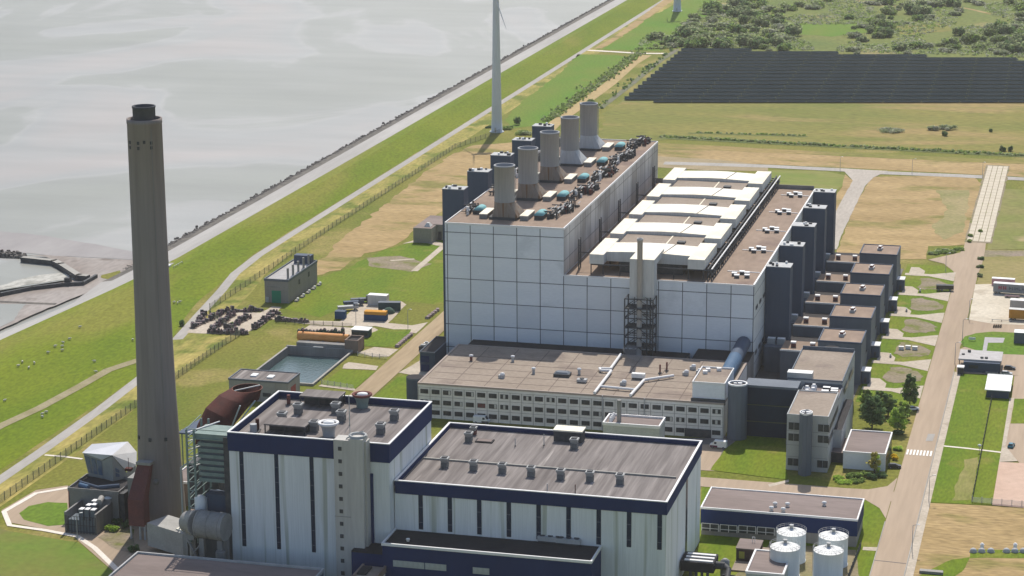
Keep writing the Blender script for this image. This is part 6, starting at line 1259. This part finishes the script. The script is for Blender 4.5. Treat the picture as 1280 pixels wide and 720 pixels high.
fence('grey fence beside the chimney lawn running to the storage yard', [(-319.5, 560), (-319.8, 700), (-319.5, 790), (-318.7, 803)], 2.6, 4, 10, FM)
fence('fence around the corner of the storage yard', [(-345.5, 838), (-341, 828), (-318.7, 803)], 2.2, 4, 7, FM)
FD = M('fence_dark', (.10, .10, .095), fine=.1)
fence('dark hedge like fence dividing the right lawns', [(-28.6, 785), (-29.0, 672)], 1.6, 4, 9, FD)
fence('thin fence along the top of the lower right dry field', [(-29.0, 672), (10, 671)], 1.8, 3, 7, STEEL)
fence('low fence by the small lawn near the water basin', [tuple(at(x, y)[:2]) for x, y in ((402, 480), (442, 486.5))], 1.6, 3, 5, STEEL)
fence('low fence in front of the container yard', [tuple(at(x, y)[:2]) for x, y in ((345, 404), (440, 409))], 1.6, 4, 5, FD)
fence('short fence between path and lawn by the dirt road', [tuple(at(x, y)[:2]) for x, y in ((447, 445), (484, 449))], 1.6, 3, 5, STEEL)
fence('fence beside the navy workshop lawn at the bottom', [tuple(at(x, y)[:2]) for x, y in ((1076, 684), (1058, 730))], 1.8, 3, 9, FD)
# ================================================================== SOLAR FIELD
RZ = R(12.6); dirx = Vector((math.cos(RZ), math.sin(RZ), 0)); dirn = Vector((-math.sin(RZ), math.cos(RZ), 0))
pitch = 15.6; base = Vector((-287, 1392.5, 0)); rows_ = []
for k in range(16):
    st_ = base+Vector((-k*.3, k*pitch/math.cos(RZ), 0))
    Lr = min(380.0, (1629-st_.y)/(math.sin(RZ)+.03))
    if Lr > 14: rows_.append((st_, Lr, 'long dark solar panel row, number %d counted from the meadow side' % (k+1)))
rows_.append((base+dirx*18-dirn*pitch*.62, 362, 'half width solar panel row forming the edge next to the meadow'))
for st_, Lr, lab in rows_:
    t = thing('solar_row', lab, 'solar panels', st_, 'rows of the solar field', RZ); W_ = 12.4 if 'half' not in lab else 6.4; n_ = 4 if W_ > 10 else 2
    mb = MB()
    for j in range(n_):     # folded table: alternate low slopes
        y0, y1 = W_*j/n_, W_*(j+1)/n_-.12; z0, z1 = (.9, 1.45) if j % 2 == 0 else (1.45, .9)
        q = 0.0
        while q < Lr-.5:
            q2 = min(q+24, Lr); mb.add([(q, y0, z0), (q2-.25, y0, z0), (q2-.25, y1, z1), (q, y1, z1)], [(0, 1, 2, 3)]); q = q2
    mb.build('panels', SOLAR, t)
    MB().box(0, Lr, W_/2-.1, W_/2+.1, .35, .55).build('support_beam', STEEL_D, t)
# ================================================================== WIND TURBINES
def turbine(label, x, y, hub, L_, yaw, blade_a):
    t = thing('wind_turbine', label, 'wind turbine', (x, y, 0), 'wind turbines')
    MB().lathe(0, 0, [(4.2, 0), (4.2, .4), (3.35, .4), (3.0, 8), (2.6, 30), (2.05, 62), (1.6, hub-1.5)], 28).build('tower', TURB, t)
    MB().box(-.55, .55, -3.42, -3.2, .4, 3).build('door', STEEL, t)
    ax = Vector((math.sin(yaw), -math.cos(yaw), 0)); h = Vector((math.cos(yaw), math.sin(yaw), 0)); c = Vector((0, 0, hub))
    MB().tube(c-ax*7, c+ax*2.6, 1.9, 16, 0, 1.7).build('nacelle', TURB, t)
    hb = MB().tube(c+ax*2.6, c+ax*4.6, 1.5, 16, 0, .6).build('hub', TURB, t)
    for i in range(3):
        a_ = blade_a+i*2*math.pi/3; d = h*math.cos(a_)+Vector((0, 0, 1))*math.sin(a_); e = d.cross(ax); p0 = c+ax*3.5; mb = MB(); secs = []
        for f, wd, th in ((.02, .9, .9), (.1, 1.6, .7), (.22, 1.9, .45), (.5, 1.3, .28), (.8, .8, .16), (.98, .35, .08), (1, .1, .04)):
            q = p0+d*L_*f; secs.append([q-e*wd*.35, q+ax*th*.5+e*wd*.1, q+e*wd*.75, q-ax*th*.5+e*wd*.1])
        for A, B in zip(secs, secs[1:]): mb.add(A+B, [(j, (j+1) % 4, 4+(j+1) % 4, 4+j) for j in range(4)], 0, True)
        mb.add(secs[-1], [(0, 1, 2, 3)]); mb.build('blade', TURB, t)
turbine('white wind turbine tower standing behind the exhaust stacks', -337.4, 1266.5, 88, 34, R(-52), R(-47))
turbine('distant white wind turbine foot by the scrubland at the top', -337.6, 1851, 88, 34, R(-52), R(20))
# ================================================================== VEGETATION
def leaf_cloud(mb, c, rad, n, size, r_, m=0, flat=1.0):
    for _ in range(n):
        while True:
            v = Vector((r_.uniform(-1, 1), r_.uniform(-1, 1), r_.uniform(-1, 1)))
            if .25 < v.length < 1: break
        v = v*(.55+.45*r_.random()); p = Vector(c)+Vector((v.x*rad[0], v.y*rad[1], v.z*rad[2]))
        a = Vector((r_.gauss(0, 1), r_.gauss(0, 1), r_.gauss(0, .6))).normalized(); nrm = (v+Vector((r_.gauss(0, .5), r_.gauss(0, .5), .4+r_.gauss(0, .4)))).normalized()
        b = nrm.cross(a).normalized() if nrm.cross(a).length > .01 else Vector((1, 0, 0)); a = b.cross(nrm); s = size*r_.uniform(.6, 1.3)
        mb.add([p-a*s-b*s*.3, p-b*s*.7, p+a*s-b*s*.2, p+a*s*.4+b*s*.7, p-a*s*.5+b*s*.6], [(0, 1, 2, 3, 4)], m)
def make_bush(name, r_, mats, R0, H0, n_lobes, n_leaf, size):
    mb = MB()
    for _ in range(n_lobes):
        a = r_.uniform(0, 6.28); d = R0*.62*math.sqrt(r_.random()); rr = R0*r_.uniform(.34, .6); hz = H0*r_.uniform(.32, .62)
        leaf_cloud(mb, (d*math.cos(a), d*math.sin(a), hz), (rr, rr, min(hz, H0*.42)), n_leaf, size, r_, r_.randint(0, len(mats)-1))
    return mb
def tree(label, p, H, Rc, mats, seed, lobes=14, leaf=110, size=.42, name='broadleaf_tree', conical=False):
    r_ = random.Random(seed); t = thing(name, label, 'tree', (p.x, p.y, 0))
    mb = MB().tube((0, 0, 0), (.1, 0, H*.5), .28, 8, 0, .18)
    for k in range(6):
        a = k*1.05; mb.tube((.05, 0, H*(.25+.05*k)), (math.cos(a)*Rc*.55, math.sin(a)*Rc*.55, H*(.45+.06*k)), .12, 5, 0, .05)
    mb.build('trunk', BARK, t); mb = MB()
    for k in range(lobes):
        f = (k+.5)/lobes; z = H*(.2+.72*f); rr = Rc*(1-f*.85 if conical else (.55+.45*math.sin(math.pi*min(1, f*1.05+.1)))); a = k*2.4; d = rr*.55
        leaf_cloud(mb, (d*math.cos(a), d*math.sin(a), z), (rr*.6, rr*.6, H*.13), leaf, size, r_, r_.randint(0, len(mats)-1))
    mb.build('crown', mats, t); return t
tree('tall dark green tree standing alone next to the main road', at(1137, 509), 12, 3.4, [LEAF[2], LEAF[2], LEAF[1]], 1, 15, 110, .42)
tree('broad dark blue green tree beside the pavilion roof', at(1090, 536), 12, 5.0, [LEAF[2], LEAF[2]], 2, 18, 130)
tree('bright green tree just behind the pavilion', at(1122, 541), 9.5, 3.8, [LEAF[3], LEAF[1]], 3, 14, 120)
tree('dark glossy tree between the lone roadside tree and the broad dark one', at(1110, 520), 8, 3.6, [LEAF[2], LEAF[1]], 4, 13, 110)
tree('light green small tree behind the dark garden tree', at(1129, 524), 6.5, 3.0, [LEAF[3], LEAF[1]], 5, 11, 100)
tree('mid green bushy tree at the back left of the garden group', at(1083, 510), 7, 3.0, [LEAF[1], LEAF[3]], 6, 11, 100)
tree('dark leafy tree at the back of the garden group', at(1100, 510), 6.5, 3.2, [LEAF[2], LEAF[1]], 16, 11, 100)
tree('thin ochre leaved tree in front of the pavilion wall', at(1093, 592), 7.5, 2.4, [LEAF[5], LEAF[3]], 7, 11, 60, .35)
gb = [(1063, 598, 2.6, 1.9, 1, 'mid green clipped shrub at the left of the pavilion garden'), (1048, 599, 2.4, 1.2, 3, 'low bright green shrub at the left corner of the pavilion garden'), (1076, 597, 2.6, 1.9, 1, 'mid green shrub in the centre of the pavilion garden'), (1088, 598, 2.6, 1.8, 2, 'dark green shrub right of centre in the pavilion garden'), (1100, 596, 2.2, 1.5, 2, 'dark green low shrub at the right end of the pavilion garden'), (1056, 602, 3.4, .9, 3, 'low bright green hedge along the brick kerb'), (1072, 602, 3.2, .9, 1, 'low mid green hedge along the brick kerb'), (1118, 574, 2.0, 1.5, 4, 'yellow flowering shrub beside the pavilion'), (1120, 562, 2.4, 1.2, 3, 'bright green low shrub behind the yellow one'), (1122, 543, 2.8, 1.6, 2, 'dark shrub behind the zebra crossing path'), (138, 664, 2.6, 1.9, 3, 'bright green bush below the pale silo'), (160, 658, 3.2, 2.2, 2, 'dark bush in the shade beside the chimney'), (147, 655, 2.4, 1.6, 2, 'small dark bush between silo and chimney'), (167, 690, 1.8, 2.6, 2, 'narrow dark shrub at the chimney stair'), (228, 407, 1.6, 2.6, 2, 'small dark tree by the corner of the storage yard'), (291, 408, 1.4, 1.8, 1, 'small green bush among the salvaged stacks'), (739, 190, .1, .1, 1, '')]
for k, (px, py, R0, H0, li, lab) in enumerate(gb):
    if not lab: continue
    p = at(px, py); r_ = random.Random(100+k); o = make_bush('bush', r_, None or [LEAF[li], LEAF[li]], R0, H0, 7, 110, .3).build('shrub', [LEAF[li], LEAF[li]]); o.location = (p.x, p.y, .05); tag(o, lab, 'shrub')
# scrubland shrubs, the near 280 as individuals
MIXES = [[LEAF[0], LEAF[1]], [LEAF[1], LEAF[0]], [LEAF[2], LEAF[0]], [LEAF[0], LEAF[6]], [LEAF[2], LEAF[1]], [LEAF[6], LEAF[0]]]
bp = []
for i, mx in enumerate(MIXES):
    r_ = random.Random(200+i); o = make_bush('shrub', r_, mx, 5, [4.6, 4.0, 5.6, 3.2, 5.0, 2.6][i], 9, 70, .62).build('shrub', mx); tag(o, ['grey green rounded shrub in the scrubland beyond the solar field', 'mid green rounded shrub in the scrubland beyond the solar field', 'dark tall shrub clump in the scrubland beyond the solar field', 'silvery low shrub in the scrubland beyond the solar field', 'dark green shrub in the scrubland beyond the solar field', 'pale silvery brush patch in the scrubland beyond the solar field'][i], 'shrub', 'shrubs in the scrubland'); bp.append([o, 0])
rnd = random.Random(77); cnt = 0; tries = 0
while cnt < 288 and tries < 9000:
    tries += 1
    px, py = rnd.uniform(815, 1295), rnd.uniform(-4, 68)
    if py > 60+max(0, (px-850))*.033: continue
    left = 872-(py-8)*1.1 if py > 8 else 905
    if px < left+ (12 if py < 45 else -20): continue
    dens = noise.noise(Vector((px*.016, py*.045, 1.3)))+.25*noise.noise(Vector((px*.06, py*.12, 4)))+(.34 if px < 970 else 0)+(.12 if py > 42 else 0)
    if 985 < px < 1090 and 30 < py < 44: dens -= .5
    if dens < .02+rnd.uniform(-.12, .15): continue
    p = at(px, py); s = rnd.choice((.6, .8, 1, 1.2, 1.4, 1.7)); e = rnd.choice(bp if px > 960 else bp[:5]); sc = (s*rnd.uniform(.8, 1.5), s*rnd.uniform(.8, 1.2), s*rnd.uniform(.8, 1.15))
    if e[1] == 0: e[0].location = (p.x, p.y, 0); e[0].scale = sc; e[1] = 1
    else: dup1(e[0], (p.x, p.y, 0), rnd.uniform(0, 6), None, sc)
    cnt += 1
# isolated brush in the meadow, ditch reeds
def brush(px, py, R0, H0, mx, lab, seed, lob=8, nl=80, size=.5):
    p = at(px, py); r_ = random.Random(seed); o = make_bush('b', r_, mx, R0, H0, lob, nl, size).build('shrub', mx); o.location = (p.x, p.y, 0); tag(o, lab, 'shrub')
brush(1113, 165, 9, 2.2, [LEAF[6], LEAF[0]], 'silvery flat brush patch in the meadow below the solar field', 301, 14)
brush(1165, 163, 5, 2.8, [LEAF[6], LEAF[0]], 'silvery left clump of the brush pair in the meadow', 302); brush(1185, 162, 6, 2.8, [LEAF[6], LEAF[0]], 'silvery right clump of the brush pair in the meadow', 303); brush(1180, 170, 2.4, 3.2, [LEAF[2], LEAF[0]], 'small dark bush below the silvery brush pair', 304)
brush(1238, 165, 1.6, 2.4, [LEAF[2]], 'tiny dark bush alone in the meadow at right', 305, 4); brush(1254, 189, 2.2, 3.4, [LEAF[2], LEAF[0]], 'dark small tree left of two by the ditch', 306, 6); brush(1263, 189, 2.0, 3.2, [LEAF[2], LEAF[0]], 'dark small tree right of two by the ditch', 307, 6)
brush(647, 156, 2.6, 5.4, [LEAF[2]], 'dark upright bush just right of the turbine foot', 308, 7); brush(634, 162, 4, 2.2, [LEAF[1], LEAF[2]], 'low green bush under the turbine', 309); brush(655, 168, 6, 2.4, [LEAF[1], LEAF[0]], 'spreading green thicket between turbine and slate towers', 310, 12); brush(672, 163, 4, 2, [LEAF[1], LEAF[2]], 'green thicket right of the turbine', 311); brush(610, 160, 2.5, 1.6, [LEAF[2]], 'low dark bush left of the turbine foot', 312, 5)
brush(745, 138, 3.4, 6, [LEAF[2], LEAF[1]], 'dark tree behind the last exhaust stack', 313, 9); brush(738, 131, 3.4, 4, [LEAF[2], LEAF[1]], 'dark bush behind the last exhaust stack', 314, 8); brush(1180, 315, 6, 1.4, [LEAF[1], LEAF[0]], 'low green brush by the main road bend', 315, 10); brush(1167, 318, 3, 1.2, [LEAF[1], LEAF[0]], 'low green brush at the left of the road bend verge', 316, 6); brush(1198, 313, 3, 1.3, [LEAF[1]], 'low green brush at the right of the road bend verge', 317, 6)
for k, (px, py) in enumerate(((1226, 325), (1225, 335), (1224, 346))): brush(px, py, 1.8, 1.6, [LEAF[2], LEAF[0]], '%s small dark bush along the road edge above the concrete yard' % ('top', 'middle', 'lowest')[k], 320+k, 4)
for k, (px, py) in enumerate(((1224, 290), (1213, 296), (1211, 303))): brush(px, py, 1.6, 1.4, [LEAF[1], LEAF[0]], '%s green tuft on the slab track edge' % ('upper', 'middle', 'lower')[k], 330+k, 4)
def reed_strip(label, a, b, n, wd, h, mx, seed, size=.7):
    A, B = at(*a), at(*b); r_ = random.Random(seed); mb = MB(A)
    for k in range(n):
        f = r_.random(); p = A.lerp(B, f)+Vector((r_.gauss(0, wd*.3), r_.gauss(0, wd*.3), 0)); hh = h*(.5+.8*abs(noise.noise(p*.05))+r_.random()*.4)
        leaf_cloud(mb, (p.x, p.y, hh*.45), (1.2, 1.2, hh*.5), 9, size, r_, r_.randint(0, len(mx)-1))
    o = mb.build('hedge', mx); tag(o, label, 'hedge')
reed_strip('long dark green reed hedge beyond the far road', (824, 171), (1330, 197.5), 380, 4.5, 1.5, [LEAF[1], LEAF[0]], 401)
reed_strip('sparse hedge line at the foot of the meadow', (870, 166), (1010, 170), 45, 2, 1.0, [LEAF[1], LEAF[0]], 402)
reed_strip('dense reed bank beside the sandy track', (682, 152), (800, 66), 480, 7.5, 2.2, [LEAF[1], LEAF[0], LEAF[1]], 403)
reed_strip('scattered dark bushes along the far side of the sandy track', (740, 140), (842, 62), 60, 5, 2.4, [LEAF[2], LEAF[1]], 404)
reed_strip('low hedge at the left end of the scrubland track', (795, 62), (845, 60), 50, 6, 2.4, [LEAF[1], LEAF[0]], 405)
# ================================================================== SHEEP
def sheep_mesh():
    mb = MB(); prof_ = [(-.62, .05, .62), (-.58, .24, .64), (-.3, .34, .66), (.1, .35, .68), (.42, .27, .7), (.55, .16, .78), (.68, .13, .88), (.86, .12, .86), (.98, .07, .80), (1.02, .01, .79)]; n = 12
    rings = [[(x, r_*math.cos(2*math.pi*i/n), z+r_*1.05*math.sin(2*math.pi*i/n)) for i in range(n)] for x, r_, z in prof_]
    for A, B in zip(rings, rings[1:]): mb.add(A+B, [(i, (i+1) % n, n+(i+1) % n, n+i) for i in range(n)], 0, True)
    for x, y in ((-.38, .16), (-.38, -.16), (.32, .16), (.32, -.16)): mb.tube((x, y, .5), (x, y, .22), .075, 6, 1, .05).tube((x, y, .22), (x+.02, y, 0), .05, 6, 1, .045)
    for s in (-1, 1): mb.tube((.74, s*.1, .94), (.66, s*.26, .92), .05, 5, 1, .02)
    return mb.build('sheep', [WOOL, M('sheep_face', (.30, .27, .23), fine=0)])
sh = None; rnd = random.Random(12)
for px, py in ((87, 425), (79, 429.5), (78, 434), (78, 439), (69, 434), (60, 442), (43, 455), (36, 461), (28, 453.5), (23, 458.5), (118, 453), (120, 466), (58, 516.5), (53, 519), (53, 522.5), (6, 502), (166, 426), (100, 410), (222, 380), (225, 378.5), (218, 379)):
    p = ztrace(px, py, dike_z); 
    if sh is None: sh = tag(sheep_mesh(), 'white sheep grazing on the dike grass', 'sheep', 'sheep grazing on the dike'); sh.location = p; sh.rotation_euler.z = .6; sh.scale = (.95, .95, .95)
    else: dup1(sh, p, rnd.uniform(0, 6.2))

# low uncountable brush between the shrubs
rnd = random.Random(91); mb = MB(); k = 0; tries = 0
while k < 3600 and tries < 30000:
    tries += 1; px, py = rnd.uniform(800, 1310), rnd.uniform(-6, 72)
    if py > 58+max(0, (px-850))*.033 or px < (872-(py-8)*1.1 if py > 8 else 905)+(6 if py < 45 else -24): continue
    d_ = noise.noise(Vector((px*.02, py*.05, 7.3)))+(.35 if px < 960 else 0)+(.15 if py > 44 else 0)
    if d_ < -.16 or (985 < px < 1085 and 31 < py < 43): continue
    p = at(px, py); r_ = rnd.uniform(1.5, 3.6); h_ = rnd.uniform(.8, 2.2)
    leaf_cloud(mb, (p.x, p.y, h_*.4), (r_, r_, h_*.6), 12, .6, rnd, rnd.randint(0, 2)); k += 1
o = mb.build('scrub_brush', [LEAF[0], LEAF[6], LEAF[1]]); tag(o, 'carpet of low grey green brush filling the scrubland', 'brush', kind='stuff')
# thin summer haze
hm = bpy.data.materials.new('haze_air'); hm.use_nodes = True; n_ = hm.node_tree.nodes
n_.remove(n_['Principled BSDF']); pv = n_.new('ShaderNodeVolumePrincipled'); pv.inputs['Color'].default_value = (.98, .94, .86, 1); pv.inputs['Density'].default_value = HAZE_D; pv.inputs['Anisotropy'].default_value = .3
hm.node_tree.links.new(pv.outputs[0], n_['Material Output'].inputs['Volume'])
me = bpy.data.meshes.new('haze'); bm = bmesh.new(); bmesh.ops.create_cube(bm, size=1.0)
for v_ in bm.verts: v_.co = Vector((lerp(-9100, 4600, v_.co.x+.5), lerp(-700, 14100, v_.co.y+.5), lerp(-3, 245, v_.co.z+.5)))
bm.to_mesh(me); bm.free(); me.materials.append(hm); o = bpy.data.objects.new('haze', me); col.objects.link(o); o['kind'] = 'stuff'

p = at(792, 446, 14); t = MB(p)
bm = bmesh.new(); bmesh.ops.create_icosphere(bm, subdivisions=3, radius=1.0)
for v_ in bm.verts: v_.co = Vector((v_.co.x*3.4-v_.co.z*1.6, v_.co.y*3, v_.co.z*3.0))*(1+.25*noise.noise(v_.co*1.7))
me = bpy.data.meshes.new('steam_puff'); bm.to_mesh(me); bm.free(); o = bpy.data.objects.new('steam_puff', me); col.objects.link(o); o.location = (p.x, p.y, 15.5)
sm_ = bpy.data.materials.new('steam'); sm_.use_nodes = True; n_ = sm_.node_tree.nodes; n_.remove(n_['Principled BSDF']); pv = n_.new('ShaderNodeVolumePrincipled'); pv.inputs['Color'].default_value = (.55, .55, .57, 1); pv.inputs['Density'].default_value = .11
sm_.node_tree.links.new(pv.outputs[0], n_['Material Output'].inputs['Volume']); me.materials.append(sm_); tag(o, 'faint grey puff of steam over the office roof by the lattice', 'steam', kind='stuff')

p = at(241, 534, 14); t = thing('flat_canopy', 'thin dark flat canopy roof to the left of the rusty duct', 'canopy', (p.x, p.y, 0)); MB(t.location).prism([tuple(at(x, y, 14)[:2]) for x, y in ((222, 541), (252, 522), (264, 524), (252, 543))], 13.6, 14.1, 0, 0).build('roof', SLATE, t); a = MB(t.location).tube((p.x-3, p.y-2, 0), (p.x-3, p.y-2, 13.6), .25, 6).build('post', GREENST, t); rep(a, [(5, 1, 0), (4, 5, 0)])
